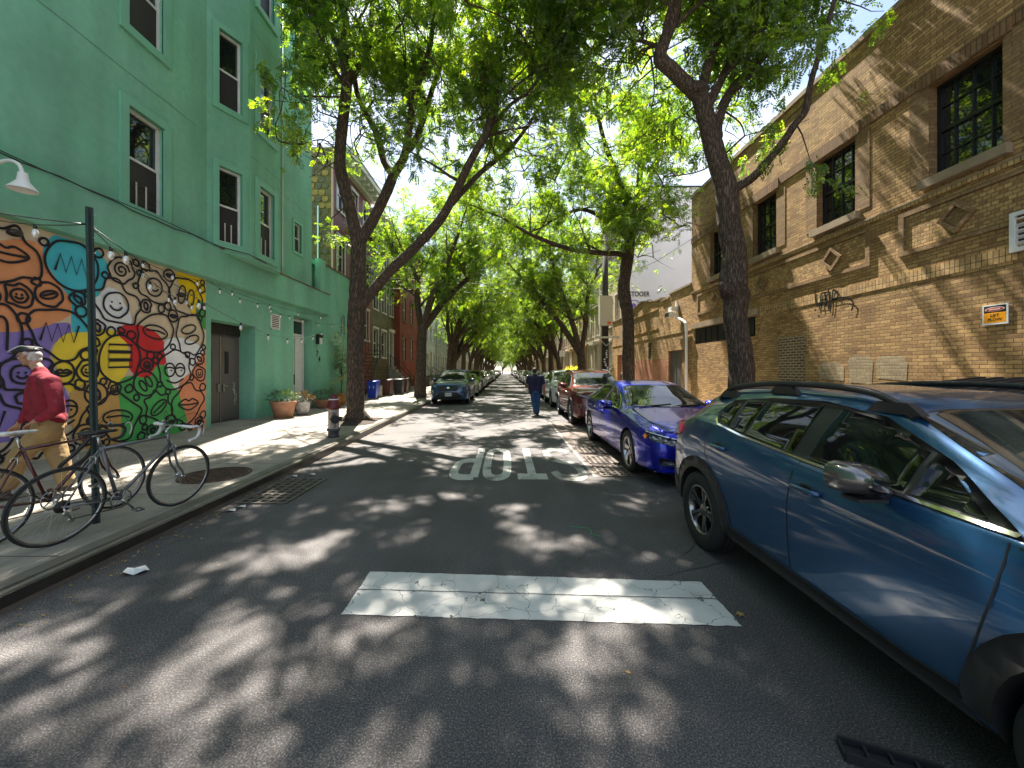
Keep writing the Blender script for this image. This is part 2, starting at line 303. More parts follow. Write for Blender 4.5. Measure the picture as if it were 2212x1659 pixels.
def asphaltmat():
    m = bpy.data.materials.new('asphalt'); m.use_nodes = True; nt = m.node_tree; b = nt.nodes['Principled BSDF']; N = nt.nodes; L = nt.links
    tc = N.new('ShaderNodeTexCoord')
    n1 = N.new('ShaderNodeTexNoise'); n1.inputs['Scale'].default_value = 110; n1.inputs['Detail'].default_value = 3; n1.inputs['Roughness'].default_value = .7
    n2 = N.new('ShaderNodeTexNoise'); n2.inputs['Scale'].default_value = .7; n2.inputs['Detail'].default_value = 6
    vr = N.new('ShaderNodeTexVoronoi'); vr.inputs['Scale'].default_value = 95; vr.inputs['Randomness'].default_value = 1
    mp = N.new('ShaderNodeMapping'); mp.inputs['Scale'].default_value = (1.3,.12,1); n3 = N.new('ShaderNodeTexNoise'); n3.inputs['Scale'].default_value = 2.2; n3.inputs['Detail'].default_value = 4
    for k in (n1, n2, vr): L.new(tc.outputs['Object'], k.inputs['Vector'])
    L.new(tc.outputs['Object'], mp.inputs[0]); L.new(mp.outputs[0], n3.inputs['Vector'])
    r1 = N.new('ShaderNodeValToRGB'); e = r1.color_ramp.elements; e[0].position = .36; e[0].color = (.024,.022,.024,1); e[1].position = .66; e[1].color = (.20,.18,.168,1); k = e.new(.53); k.color = (.072,.066,.067,1)
    L.new(n1.outputs[0], r1.inputs[0])
    r2 = N.new('ShaderNodeMapRange'); r2.inputs[1].default_value = .3; r2.inputs[2].default_value = .7; r2.inputs[3].default_value = .72; r2.inputs[4].default_value = 1.3; L.new(n2.outputs[0], r2.inputs[0])
    r3 = N.new('ShaderNodeMapRange'); r3.inputs[1].default_value = .3; r3.inputs[2].default_value = .7; r3.inputs[3].default_value = .85; r3.inputs[4].default_value = 1.15; L.new(n3.outputs[0], r3.inputs[0])
    mm = N.new('ShaderNodeMath'); mm.operation = 'MULTIPLY'; L.new(r2.outputs[0], mm.inputs[0]); L.new(r3.outputs[0], mm.inputs[1])
    vm = N.new('ShaderNodeVectorMath'); vm.operation = 'SCALE'; L.new(r1.outputs[0], vm.inputs[0]); L.new(mm.outputs[0], vm.inputs['Scale']); 
    # pale stone chips
    ch = N.new('ShaderNodeMath'); ch.operation = 'LESS_THAN'; ch.inputs[1].default_value = .16; L.new(vr.outputs['Distance'], ch.inputs[0])
    sc = N.new('ShaderNodeSeparateXYZ'); L.new(vr.outputs['Color'], sc.inputs[0]); gt = N.new('ShaderNodeMath'); gt.operation = 'GREATER_THAN'; gt.inputs[1].default_value = .8; L.new(sc.outputs[0], gt.inputs[0])
    mu = N.new('ShaderNodeMath'); mu.operation = 'MULTIPLY'; L.new(ch.outputs[0], mu.inputs[0]); L.new(gt.outputs[0], mu.inputs[1])
    mx = N.new('ShaderNodeMixRGB'); mx.inputs[2].default_value = (.4,.38,.35,1); L.new(mu.outputs[0], mx.inputs[0]); L.new(vm.outputs[0], mx.inputs[1])
    L.new(mx.outputs[0], b.inputs['Base Color']); b.inputs['Roughness'].default_value = .78
    bp = N.new('ShaderNodeBump'); bp.inputs['Strength'].default_value = .55; bp.inputs['Distance'].default_value = .006; L.new(n1.outputs[0], bp.inputs['Height']); L.new(bp.outputs[0], b.inputs['Normal'])
    return m
def stuccomat():
    m = bpy.data.materials.new('green stucco'); m.use_nodes = True; nt = m.node_tree; b = nt.nodes['Principled BSDF']; N = nt.nodes; L = nt.links; tc = N.new('ShaderNodeTexCoord')
    def nz(sc, mp=None, det=6, dist=0):
        n = N.new('ShaderNodeTexNoise'); n.inputs['Scale'].default_value = sc; n.inputs['Detail'].default_value = det; n.inputs['Distortion'].default_value = dist
        if mp: q = N.new('ShaderNodeMapping'); q.inputs['Scale'].default_value = mp; L.new(tc.outputs['Object'], q.inputs[0]); L.new(q.outputs[0], n.inputs['Vector'])
        else: L.new(tc.outputs['Object'], n.inputs['Vector'])
        return n
    a, s, f, g = nz(.55), nz(1.6, (1,1,.12)), nz(7), nz(95, det=3)
    def mr(n, lo, hi, a_=.3, b_=.7): r = N.new('ShaderNodeMapRange'); r.inputs[1].default_value = a_; r.inputs[2].default_value = b_; r.inputs[3].default_value = lo; r.inputs[4].default_value = hi; L.new(n.outputs[0], r.inputs[0]); return r
    r1, r2, r3 = mr(a,.86,1.12), mr(s,.88,1.06,.35,.6), mr(f,.93,1.05)
    m1 = N.new('ShaderNodeMath'); m1.operation = 'MULTIPLY'; L.new(r1.outputs[0], m1.inputs[0]); L.new(r2.outputs[0], m1.inputs[1])
    m2 = N.new('ShaderNodeMath'); m2.operation = 'MULTIPLY'; L.new(m1.outputs[0], m2.inputs[0]); L.new(r3.outputs[0], m2.inputs[1])
    mx = N.new('ShaderNodeMixRGB'); mx.inputs[1].default_value = (.165,.44,.295,1); mx.inputs[2].default_value = (.20,.44,.325,1); L.new(mr(nz(.9).outputs[0].node,0,1).outputs[0], mx.inputs[0])
    v = N.new('ShaderNodeVectorMath'); v.operation = 'SCALE'; L.new(mx.outputs[0], v.inputs[0]); L.new(m2.outputs[0], v.inputs['Scale']); L.new(v.outputs[0], b.inputs['Base Color']); b.inputs['Roughness'].default_value = .8
    bp = N.new('ShaderNodeBump'); bp.inputs['Strength'].default_value = .3; bp.inputs['Distance'].default_value = .01; L.new(g.outputs[0], bp.inputs['Height']); b2 = N.new('ShaderNodeBump'); b2.inputs['Strength'].default_value = .35; b2.inputs['Distance'].default_value = .03; L.new(f.outputs[0], b2.inputs['Height']); L.new(bp.outputs[0], b2.inputs['Normal']); L.new(b2.outputs[0], b.inputs['Normal'])
    return m
M['stucco'] = stuccomat()
M['asphalt'] = asphaltmat(); M['asphalt_dark'] = mat('newer asphalt',(.05,.048,.05),.85,var=.4,vs=40,bump=.4,bs=110)
def sidewalkmat(name, col, joint=1.55, jy=1.55, dark=.45):
    m = bpy.data.materials.new(name); m.use_nodes = True; nt = m.node_tree; b = nt.nodes['Principled BSDF']; N = nt.nodes; L = nt.links
    tc = N.new('ShaderNodeTexCoord'); k = N.new('ShaderNodeTexBrick'); k.offset = 0; k.inputs['Scale'].default_value = 1; k.inputs['Brick Width'].default_value = joint; k.inputs['Row Height'].default_value = jy
    k.inputs['Mortar Size'].default_value = .008; k.inputs['Mortar Smooth'].default_value = .3; k.inputs['Color1'].default_value = col; k.inputs['Color2'].default_value = tuple(c*.8 for c in col[:3])+(1,); k.inputs['Mortar'].default_value = tuple(c*dark*.5 for c in col[:3])+(1,)
    L.new(tc.outputs['Object'], k.inputs['Vector'])
    n1 = N.new('ShaderNodeTexNoise'); n1.inputs['Scale'].default_value = 1.4; n1.inputs['Detail'].default_value = 8; n1.inputs['Roughness'].default_value = .65; L.new(tc.outputs['Object'], n1.inputs['Vector'])
    n2 = N.new('ShaderNodeTexNoise'); n2.inputs['Scale'].default_value = 120; n2.inputs['Detail'].default_value = 3; L.new(tc.outputs['Object'], n2.inputs['Vector'])
    r1 = N.new('ShaderNodeMapRange'); r1.inputs[1].default_value = .3; r1.inputs[2].default_value = .7; r1.inputs[3].default_value = .65; r1.inputs[4].default_value = 1.15; L.new(n1.outputs[0], r1.inputs[0])
    r2 = N.new('ShaderNodeMapRange'); r2.inputs[1].default_value = .3; r2.inputs[2].default_value = .7; r2.inputs[3].default_value = .85; r2.inputs[4].default_value = 1.15; L.new(n2.outputs[0], r2.inputs[0])
    mm = N.new('ShaderNodeMath'); mm.operation = 'MULTIPLY'; L.new(r1.outputs[0], mm.inputs[0]); L.new(r2.outputs[0], mm.inputs[1])
    vm = N.new('ShaderNodeVectorMath'); vm.operation = 'SCALE'; L.new(k.outputs['Color'], vm.inputs[0]); L.new(mm.outputs[0], vm.inputs['Scale']); L.new(vm.outputs[0], b.inputs['Base Color']); b.inputs['Roughness'].default_value = .8
    bp = N.new('ShaderNodeBump'); bp.inputs['Strength'].default_value = .25; bp.inputs['Distance'].default_value = .004; L.new(n2.outputs[0], bp.inputs['Height']); L.new(bp.outputs[0], b.inputs['Normal'])
    return m
M['walk'] = sidewalkmat('sidewalk', (.34,.30,.25,1)); M['kerb'] = mat('kerb stone', (.17,.15,.125), .45, var=.35, vs=3, bump=.15, bs=50)
M['kerb_steel'] = mat('worn steel kerb edge', (.085,.075,.068), .35, metal=.5, var=.4, vs=4)
M['gutter'] = sidewalkmat('old paving patch', (.13,.10,.085,1), .6, .3)
def paintmat(name, col, wear=.5):
    m = bpy.data.materials.new(name); m.use_nodes = True; nt = m.node_tree; b = nt.nodes['Principled BSDF']; N = nt.nodes; L = nt.links
    tc = N.new('ShaderNodeTexCoord'); n1 = N.new('ShaderNodeTexNoise'); n1.inputs['Scale'].default_value = 60; n1.inputs['Detail'].default_value = 5; n1.inputs['Roughness'].default_value = .8
    n2 = N.new('ShaderNodeTexNoise'); n2.inputs['Scale'].default_value = 3; n2.inputs['Detail'].default_value = 5; n3 = N.new('ShaderNodeTexNoise'); n3.inputs['Scale'].default_value = 9; n3.inputs['Detail'].default_value = 2
    for k in (n1,n2,n3): L.new(tc.outputs['Object'], k.inputs['Vector'])
    # thin cracks from a warped cell pattern
    ad = N.new('ShaderNodeVectorMath'); ad.operation = 'MULTIPLY_ADD'; ad.inputs[1].default_value = (.16,.16,.16); L.new(n3.outputs[1], ad.inputs[0]); L.new(tc.outputs['Object'], ad.inputs[2])
    vo = N.new('ShaderNodeTexVoronoi'); vo.feature = 'DISTANCE_TO_EDGE'; vo.inputs['Scale'].default_value = 3.2; L.new(ad.outputs[0], vo.inputs['Vector'])
    ck = N.new('ShaderNodeMath'); ck.operation = 'LESS_THAN'; ck.inputs[1].default_value = .005; L.new(vo.outputs['Distance'], ck.inputs[0])
    mul = N.new('ShaderNodeMath'); mul.operation = 'MULTIPLY'; L.new(n1.outputs[0], mul.inputs[0]); L.new(n2.outputs[0], mul.inputs[1])
    lt = N.new('ShaderNodeMapRange'); lt.inputs[1].default_value = .14+wear*.13; lt.inputs[2].default_value = .08+wear*.13; L.new(mul.outputs[0], lt.inputs[0])
    mxx = N.new('ShaderNodeMath'); mxx.operation = 'MAXIMUM'; L.new(ck.outputs[0], mxx.inputs[0]); L.new(lt.outputs[0], mxx.inputs[1]); mxx.use_clamp = True
    mx = N.new('ShaderNodeMixRGB'); mx.inputs[1].default_value = col; mx.inputs[2].default_value = (.07,.068,.065,1); L.new(mxx.outputs[0], mx.inputs[0])
    vm = N.new('ShaderNodeMixRGB'); vm.blend_type = 'MULTIPLY'; vm.inputs[0].default_value = .5; L.new(mx.outputs[0], vm.inputs[1]); L.new(n2.outputs[0], vm.inputs[2]); L.new(vm.outputs[0], b.inputs['Base Color']); b.inputs['Roughness'].default_value = .6
    return m
M['paint_white'] = paintmat('road paint', (.70,.69,.65,1), .02); M['paint_worn'] = paintmat('worn road paint', (.58,.57,.53,1), .42); M['paint_faded'] = paintmat('faded road paint', (.42,.41,.37,1), .85)
# ---------------------------------------------------------------- ground
KL = [(-30, -3.36), (2.6, -3.40), (7, -3.45), (13, -3.6), (20, -3.8), (200, -3.8)]      # left kerb face (y, x)
KR = [(-30, 4.02), (200, 4.02)]
GL, GR = -7.72, 7.8
def sheet(name, pts, m, z):
    o = MB().mat(m); o.quad(*[(p[0], p[1], z) for p in pts]); return struct(o.build(name))
sheet('ground', [(-400,-400),(400,-400),(400,600),(-400,600)], M['walk'], -.012)
sheet('road', [(-3.9,-30),(4.1,-30),(4.1,260),(-3.9,260)], M['asphalt'], 0)
def walk(name, K, xo, sg):
    m = MB().mat(M['walk'])
    for (ya, xa), (yb, xb) in zip(K, K[1:]):
        m.quad((xa + sg*.17, ya, .15), (xb + sg*.17, yb, .15), (xo, yb, .15), (xo, ya, .15))
    o = struct(m.build(name))
    k = MB()
    for (ya, xa), (yb, xb) in zip(K, K[1:]):
        k.mat(M['kerb'])
        pr = [(0,-.02),(.0,.10),(.012,.135),(.045,.151),(.185,.153),(.185,.10)]
        for (u0,z0),(u1,z1) in zip(pr, pr[1:]):
            k.quad((xa+sg*u0,ya,z0),(xb+sg*u0,yb,z0),(xb+sg*u1,yb,z1),(xa+sg*u1,ya,z1))
    struct(k.build('kerb')); return o
walk('sidewalk', KL, -12, -1); walk('sidewalk', KR, 12, 1)
m = MB().mat(M['kerb_steel'])         # steel edge of the near kerb
for (ya, xa), (yb, xb) in zip(KL[:3], KL[1:4]):
    m.quad((xa+.003,ya,.04),(xb+.003,yb,.04),(xb+.003,yb,.12),(xa+.003,ya,.12)); m.quad((xa+.003,ya,.12),(xb+.003,yb,.12),(xb-.05,yb,.157),(xa-.05,ya,.157))
struct(m.build('kerb_edge'))
m = MB().mat(M['soil'])
for y in range(0, 60):               # leaf dust in the gutter
    pass
sheet('paving_patch', [(1.42,5.9),(4.0,5.9),(4.0,12.2),(1.42,12.2)], M['gutter'], .004)
m = MB().mat(M['concrete']); m.quad((1.36,5.9,.0085),(1.42,5.9,.0085),(1.42,12.2,.0085),(1.36,12.2,.0085)); struct(m.build('paving_edge'))
# markings
def densify(p, q, n): return [(p[0]+(q[0]-p[0])*i/n, p[1]+(q[1]-p[1])*i/n) for i in range(n)]
c = [(-1.107,3.148),(1.524,2.99),(1.522,2.472),(-1.109,2.594)]; pts = []
for i in range(4):
    for (x, y) in densify(c[i], c[(i+1)%4], 60 if i%2==0 else 14): pts.append((x+random.uniform(-.004,.004), y+random.uniform(-.005,.005)))
sheet('stop_line', pts, M['paint_white'], .0045)
m = MB().mat(M['asphalt']); a, b_ = (-1.107,2.885), (1.53,2.765)
sm_ = densify(a, b_, 30)+[b_]
m.ribbon([(x, y+random.uniform(-.003,.003), 0) for x, y in sm_], .007, (0,0,1), .0075); struct(m.build('paint_seam'))
rr0 = random.Random(31); m = MB().mat(M['black'])
for (x, y, dx, dy, n) in ((1.45,3.35,.10,.05,16),(1.1,3.0,.03,.09,12)):
    P = [Vector((x,y,0))]
    for i in range(n): dx += rr0.gauss(0,.02); dy += rr0.gauss(0,.02); P.append(P[-1]+Vector((dx*.8,dy*.8,0)))
    m.ribbon(P, .0045, (0,0,1), .0035)
struct(m.build('road_crack'))
def letter(ch):
    S = []
    if ch == 'T': S = [([(0,.91),(1,.91)], 0), ([(.5,.91),(.5,0)], 0)]
    if ch == 'O': S = [([(.5,.06),(.85,.13),(.93,.35),(.93,.65),(.85,.87),(.5,.94),(.15,.87),(.07,.65),(.07,.35),(.15,.13)], 1)]
    if ch == 'P': S = [([(.1,0),(.1,.93)], 0), ([(.1,.93),(.6,.93),(.88,.86),(.92,.7),(.85,.54),(.55,.47),(.1,.47)], 2)]
    if ch == 'S': S = [([(.95,.78),(.85,.9),(.5,.95),(.15,.9),(.06,.73),(.2,.58),(.55,.48),(.85,.4),(.94,.24),(.85,.1),(.5,.05),(.15,.1),(.05,.22)], 2)]
    return S
for ch, xc, wd, mt in (('S', 1.02, .50, 'paint_faded'), ('T', .42, .46, 'paint_worn'), ('O', -.14, .40, 'paint_worn'), ('P', -.66, .42, 'paint_worn')):
    m = MB().mat(M[mt]); H = 2.35; y1 = 8.1; k_ = 0
    for P, kind in letter(ch):
        # read from the far side: x runs to the photo's left, y runs towards the camera
        P3 = [(xc + wd/2 - p[0]*wd, (y1-H) + (1-p[1])*H*1.0, 0) for p in P]
        P3 = [(p[0], y1 - (p[1]-(y1-H)) , 0) for p in P3]          # top of the letter is nearest the camera
        P3 = [(p[0], (y1-H) + (y1 - p[1]), 0) for p in P3]
        Q = crom(P3, 6, kind == 1) if kind else P3
        # constant width in letter space: wide strokes lie across, stretched along y
        Pn = [Vector(q) for q in Q]; N_ = len(Pn); b0 = len(m.v); sy = 2.4
        for i, p in enumerate(Pn):
            t = Pn[(i+1)%N_]-Pn[i-1] if kind == 1 else Pn[min(i+1,N_-1)]-Pn[max(i-1,0)]
            t2 = Vector((t.x, t.y/sy, 0)); t2.normalize(); d = Vector((-t2.y, t2.x*sy, 0))*.068
            m.v.append((p.x+d.x, p.y+d.y, .0045+k_*.004)); m.v.append((p.x-d.x, p.y-d.y, .0045+k_*.004))
        for i in range(N_ if kind == 1 else N_-1):
            j = (i+1)%N_; m.f.append((b0+2*i,b0+2*i+1,b0+2*j+1,b0+2*j)); m.mi.append(0); m.sm.append(False)
        k_ += 1
    struct(m.build('road_marking'))
# ---------------------------------------------------------------- wall building blocks
class Fr:      # local frame on a wall: u along the wall, z up, n outwards
    def __init__(s, A, u, n): s.A = Vector((A[0], A[1], 0)); s.u = Vector((u[0], u[1], 0)).normalized(); s.n = Vector((n[0], n[1], 0)).normalized()
    def p(s, u, z, n=0): return s.A + s.u*u + s.n*n + Vector((0,0,z))
    def box(s, m, u0, u1, z0, z1, n0, n1):
        c = s.p((u0+u1)/2, (z0+z1)/2, (n0+n1)/2); m.obox(c, s.u*((u1-u0)/2), s.n*((n1-n0)/2), Vector((0,0,(z1-z0)/2)))
def holed(m, F, u0, u1, z0, z1, holes, depth=.12, rev=None):
    us = sorted({u0, u1, *[h[0] for h in holes], *[h[1] for h in holes]}); zs = sorted({z0, z1, *[h[2] for h in holes], *[h[3] for h in holes]})
    us = [u for u in us if u0 <= u <= u1]; zs = [z for z in zs if z0 <= z <= z1]
    for a, b in zip(us, us[1:]):
        for c, d in zip(zs, zs[1:]):
            um, zm = (a+b)/2, (c+d)/2
            if any(h[0] < um < h[1] and h[2] < zm < h[3] for h in holes): continue
            m.quad(F.p(a,c), F.p(b,c), F.p(b,d), F.p(a,d))
    k = m.m
    if rev is not None: m.mat(rev)
    for h in holes:
        a, b, c, d = h[:4]; D = h[4] if len(h) > 4 else depth
        m.quad(F.p(a,c), F.p(a,d), F.p(a,d,-D), F.p(a,c,-D)); m.quad(F.p(b,c), F.p(b,d), F.p(b,d,-D), F.p(b,c,-D))
        m.quad(F.p(a,c), F.p(b,c), F.p(b,c,-D), F.p(a,c,-D)); m.quad(F.p(a,d), F.p(b,d), F.p(b,d,-D), F.p(a,d,-D))
    m.m = k
def window(parent, F, u0, u1, z0, z1, depth=.11, fm='white', fw=.05, screen=True, grid=None, bars=False, name='window'):
    # double hung window set back in its opening: frame > pane, screen
    m = MB().mat(M[fm]); d0, d1 = -depth-.04, -depth+.03; zm = (z0+z1)/2
    F.box(m, u0, u0+fw, z0, z1, d0, d1); F.box(m, u1-fw, u1, z0, z1, d0, d1)
    F.box(m, u0+fw, u1-fw, z1-fw, z1, d0, d1); F.box(m, u0+fw, u1-fw, z0, z0+fw, d0, d1); F.box(m, u0+fw, u1-fw, zm-fw*.5, zm+fw*.5, d0, d1-.005)
    if grid:
        for i in range(1, grid[0]):
            uu = u0+(u1-u0)*i/grid[0]; F.box(m, uu-.01, uu+.01, z0+fw, zm-fw*.5, d0+.02, d1-.018); F.box(m, uu-.01, uu+.01, zm+fw*.5, z1-fw, d0+.02, d1-.018)
        for j in range(grid[1]):
            for (za, zb) in ((z0, zm), (zm, z1)):
                if j: zz = za+(zb-za)*j/grid[1]; F.box(m, u0+fw, u1-fw, zz-.01, zz+.01, d0+.022, d1-.02)
    o = m.build(name, parent=parent)
    g = MB().mat(M['glass']); g.quad(F.p(u0+fw,z0+fw,d0+.02), F.p(u1-fw,z0+fw,d0+.02), F.p(u1-fw,z1-fw,d0+.02), F.p(u0+fw,z1-fw,d0+.02)); g.build('pane', parent=o)
    if screen:
        s = MB().mat(M['screen']); s.quad(F.p(u0+fw,z0+fw,d1-.025), F.p(u1-fw,z0+fw,d1-.025), F.p(u1-fw,zm-fw*.5,d1-.025), F.p(u0+fw,zm-fw*.5,d1-.025)); s.build('insect_screen', parent=o)
    if bars:
        s = MB().mat(M['trim']); w = u1-u0
        for q in (.35, .62): F.box(s, u0+w*q-.012, u0+w*q+.012, z0+fw, z0+.55, d1-.02, d1)
        s.mat(M['darksteel'])
        for q in range(4): F.box(s, u0+fw, u1-fw, z0+.12+q*.12, z0+.126+q*.12, d1-.019, d1-.012)
        s.build('window_guard', parent=o)
    return o
def surround(m, F, u0, u1, z0, z1, w=.16, t=.05, sill=0):
    F.box(m, u0-w, u0, z0-w, z1+w, -.02, t); F.box(m, u1, u1+w, z0-w, z1+w, -.02, t)
    F.box(m, u0, u1, z1, z1+w, -.02, t); F.box(m, u0, u1, z0-w, z0, -.02, t+sill)
def textmesh(s, size, bold=0.0):
    c = bpy.data.curves.new('text', 'FONT'); c.body = s; c.size = size; c.align_x = 'CENTER'; c.offset = bold; c.resolution_u = 4
    o = bpy.data.objects.new('text', c); SC.collection.objects.link(o); dg = bpy.context.evaluated_depsgraph_get()
    me = bpy.data.meshes.new_from_object(o.evaluated_get(dg)); bpy.data.objects.remove(o)
    V = [v.co.copy() for v in me.vertices]; Fc = [tuple(p.vertices) for p in me.polygons]; bpy.data.meshes.remove(me); return V, Fc
def text_on(m, F, s, u, z, size, n, flip=1, bold=0.0, sx=1.0):
    V, Fc = textmesh(s, size, bold); m.add([F.p(u+v.x*flip*sx, z+v.y, n) for v in V], Fc, False)
def fan(m, F, pts, n): m.add([F.p(u, z, n) for u, z in pts], [tuple(range(len(pts)))], False)
# ---------------------------------------------------------------- the green building
GB = thing('green_building', 'green stucco corner building with white framed windows and a doodle mural', 'building', (GL, 10, 0))
FL = Fr((GL, 0), (0,1), (1,0))        # u = world y
w = MB().mat(M['stucco'])
MURT = 4.02
holed(w, FL, -6, 17.2, .0, MURT, [(10.07,11.85,.0,3.0,.55),(14.0,15.35,.0,3.66,.38)], .5)
# band above the mural, a little proud
FBAND = Fr((GL+.16, 0), (0,1), (1,0))
w.quad(FBAND.p(-6,MURT), FBAND.p(16.5,MURT), FBAND.p(16.5,4.88), FBAND.p(-6,4.88)); w.quad(FBAND.p(-6,4.88), FBAND.p(16.5,4.88), FL.p(16.5,4.9,-.2), FL.p(-6,4.9,-.2))
w.quad(FBAND.p(-6,MURT), FBAND.p(16.5,MURT), FL.p(16.5,MURT-.03,-.02), FL.p(-6,MURT-.03,-.02)); w.quad(FBAND.p(16.5,MURT), FL.p(16.5,MURT,-.2), FL.p(16.5,4.89,-.2), FBAND.p(16.5,4.88))
TOP = 14.9; ROWS = (5.08, 8.72, 12.36); WH = 2.0
holesA = [(7.84,8.66,z,z+WH) for z in ROWS]+[(2.2,3.0,z,z+WH) for z in ROWS]
holed(w, FL, -6, 9.93, 4.8, TOP, holesA)
C1, C2, C3 = (GL, 9.93), (GL+.48, 10.9), (GL+.48, 12.34)
d2 = Vector((C2[0]-C1[0], C2[1]-C1[1])); L2 = d2.length; d2.normalize(); F2 = Fr(C1, (d2.x, d2.y), (d2.y, -d2.x))
holes2 = [(.27,.85,z,z+WH) for z in ROWS]; holed(w, F2, 0, L2, 4.8, TOP, holes2)
F3 = Fr((GL+.48, 0), (0,1), (1,0)); holes3 = [(11.28,12.0,z,z+WH) for z in ROWS]; holed(w, F3, 10.9, 12.34, 4.8, TOP, holes3)
w.quad((C3[0],C3[1],4.8),(GL,13.1,4.8),(GL,13.1,TOP),(C3[0],C3[1],TOP))
holes4 = [(14.02,14.5,z+.95,z+2.0) for z in ROWS]; holed(w, FL, 13.1, 15.3, 4.8, TOP, holes4, .1)
w.quad((GL,15.3,4.0),(GL-9,15.3,4.0),(GL-9,15.3,TOP),(GL,15.3,TOP))
w.quad((GL,-6,0),(GL-9,-6,0),(GL-9,-6,TOP),(GL,-6,TOP)); w.quad((GL-9,-6,0),(GL-9,15.3,0),(GL-9,15.3,TOP),(GL-9,-6,TOP))
w.box(GL-9,GL-.002,-6,15.298,TOP-.02,TOP+.02); w.add([(C1[0],C1[1],4.8),(C2[0],C2[1],4.8),(C3[0],C3[1],4.8),(GL,13.1,4.8)],[(0,1,2,3)]); w.add([(C1[0],C1[1],TOP),(C2[0],C2[1],TOP),(C3[0],C3[1],TOP),(GL,13.1,TOP)],[(0,1,2,3)])
w.build('wall', parent=GB)
# parapet coping
m = MB().mat(M['white_metal']); m.box(GL-.3,GL+.06,13.1,15.36,TOP+.02,TOP+.1); m.box(GL-.3,GL+.06,-6,9.9,TOP+.02,TOP+.1); m.box(GL-.02,GL+.54,9.9,13.1,TOP+.02,TOP+.1); m.build('coping', parent=GB)
for z in ROWS:
    low = z == ROWS[0]
    for F, (a, b, z0, z1) in [(FL, (7.84,8.66,z,z+WH)), (FL,(2.2,3.0,z,z+WH)), (F2,(.27,.85,z,z+WH)), (F3,(11.28,12.0,z,z+WH))]:
        window(GB, F, a, b, z0, z1, bars=low)
        t = MB().mat(M['stucco_trim']); surround(t, F, a, b, z0, z1, .17 if F is not F2 else .15, .05); t.build('window_surround', parent=GB)
    window(GB, FL, 14.02, 14.5, z+.95, z+2.0, .09, fw=.035); t = MB().mat(M['stucco_trim']); surround(t, FL, 14.02, 14.5, z+.95, z+2.0, .1, .03); t.build('window_surround', parent=GB)
# faint plaster joints
m = MB().mat(M['screen'])
for z in (7.75, 11.4):
    m.ribbon([FL.p(y,z+.01*math.sin(y*3)) for y in np.arange(-4,9.9,.4)], .008, (1,0,0), .004); m.ribbon([F3.p(y,z) for y in (10.92,12.32)], .008, (1,0,0), .004); m.ribbon([FL.p(y,z) for y in (13.15,15.25)], .008, (1,0,0), .004)
m.build('plaster_joint', parent=GB)
# drooping cable and brown flashing on the ledge
m = MB().mat(M['blackmat']); m.tube([FL.p(y, 4.9+.02*math.sin(y*2.1)+.012*math.sin(y*7), .185) for y in np.arange(-5,10,.25)]+[F2.p(.3,4.9,.12),F2.p(1.0,4.9,.1),F3.p(11.6,4.88,.02)], .013, 6)
m.tube([FL.p(y, 4.94+.02*math.sin(y*1.7), .175) for y in np.arange(-5,10,.25)], .009, 6); m.build('cable', parent=GB)
m = MB().mat(M['brownstone']); m.box(GL+.0,GL+.19,10.2,16.56,4.885,4.915); m.build('flashing', parent=GB)
m = MB().mat(M['white_metal']); m.tube([(GL+.03,13.25,4.95),(GL+.03,13.25,TOP)], .022, 6); m.build('drain_pipe', parent=GB)
# recessed grey double door
m = MB().mat(M['door_grey']); FD = Fr((GL-.5, 0), (0,1), (1,0))
FD.box(m, 10.07, 11.85, .15, 3.0, -.05, 0); dr = m.build('double_door', parent=GB)
m = MB().mat(M['door_grey']); FD.box(m, 10.13,11.0,.2,2.62,.001,.03); FD.box(m, 11.04,11.8,.2,2.62,.001,.03); m.build('door_leaf', parent=dr)
m = MB().mat(M['darksteel']); FD.box(m, 10.07,11.85,2.68,2.99,.002,.04); m.build('transom', parent=dr)
for a_ in (10.55,11.2): m = MB().mat(M['black']); FD.box(m, a_,a_+.15,1.55,2.2,.031,.04); m.build('door_window', parent=dr)
m = MB().mat(M['steel'])
for q in (10.93, 11.12): m.obox(FD.p(q,1.15,.05),(0,.03,0),(.02,0,0),(0,0,.11)); m.tube([FD.p(q,1.2,.06),FD.p(q,1.2,.1),FD.p(q+(.1 if q>11 else -.1),1.2,.1)], .012, 6)
FD.box(m,11.005,11.035,.2,2.62,.03,.045); m.build('door_handle', parent=dr)
m = MB().mat(M['white'])
for pts in ([(11.55,1.3),(11.6,1.05),(11.62,.8),(11.56,.72)],[(11.5,1.1),(11.66,1.02)],[(11.64,1.28),(11.57,1.0),(11.7,.9),(11.6,.6)]): m.ribbon([FD.p(a,b) for a,b in crom([(p[0],p[1],0) for p in pts],5) and [(q.x,q.y) for q in crom([(p[0],p[1],0) for p in pts],5)]], .012, (1,0,0), .034)
m.build('scratched_tag', parent=dr)
# white narrow double door
FE = Fr((GL-.36,0),(0,1),(1,0)); m = MB().mat(M['white']); FE.box(m, 14.0,15.35,.3,3.66,-.05,0); dr = m.build('white_door', parent=GB)
m = MB().mat(M['white']); FE.box(m,14.04,14.1,.3,3.6,.0,.05); FE.box(m,15.24,15.31,.3,3.6,.0,.05); FE.box(m,14.1,15.24,3.54,3.6,0,.05); FE.box(m,14.1,15.24,2.98,3.05,0,.05); FE.box(m,14.12,14.64,.32,2.96,0,.03); FE.box(m,14.7,15.22,.32,2.96,0,.03); m.build('door_frame', parent=dr)
m = MB().mat(M['glass']); FE.box(m,14.12,15.22,3.06,3.53,.0,.01); m.build('transom_pane', parent=dr)
m = MB().mat(M['black']); FE.box(m,14.6,14.63,1.1,1.5,.03,.06); FE.box(m,14.655,14.685,.32,2.96,.0,.012); m.build('door_handle', parent=dr)
m = MB().mat(M['concrete']); m.box(GL-.36,GL+.05,13.98,15.37,.15,.3); m.build('door_step', parent=GB)
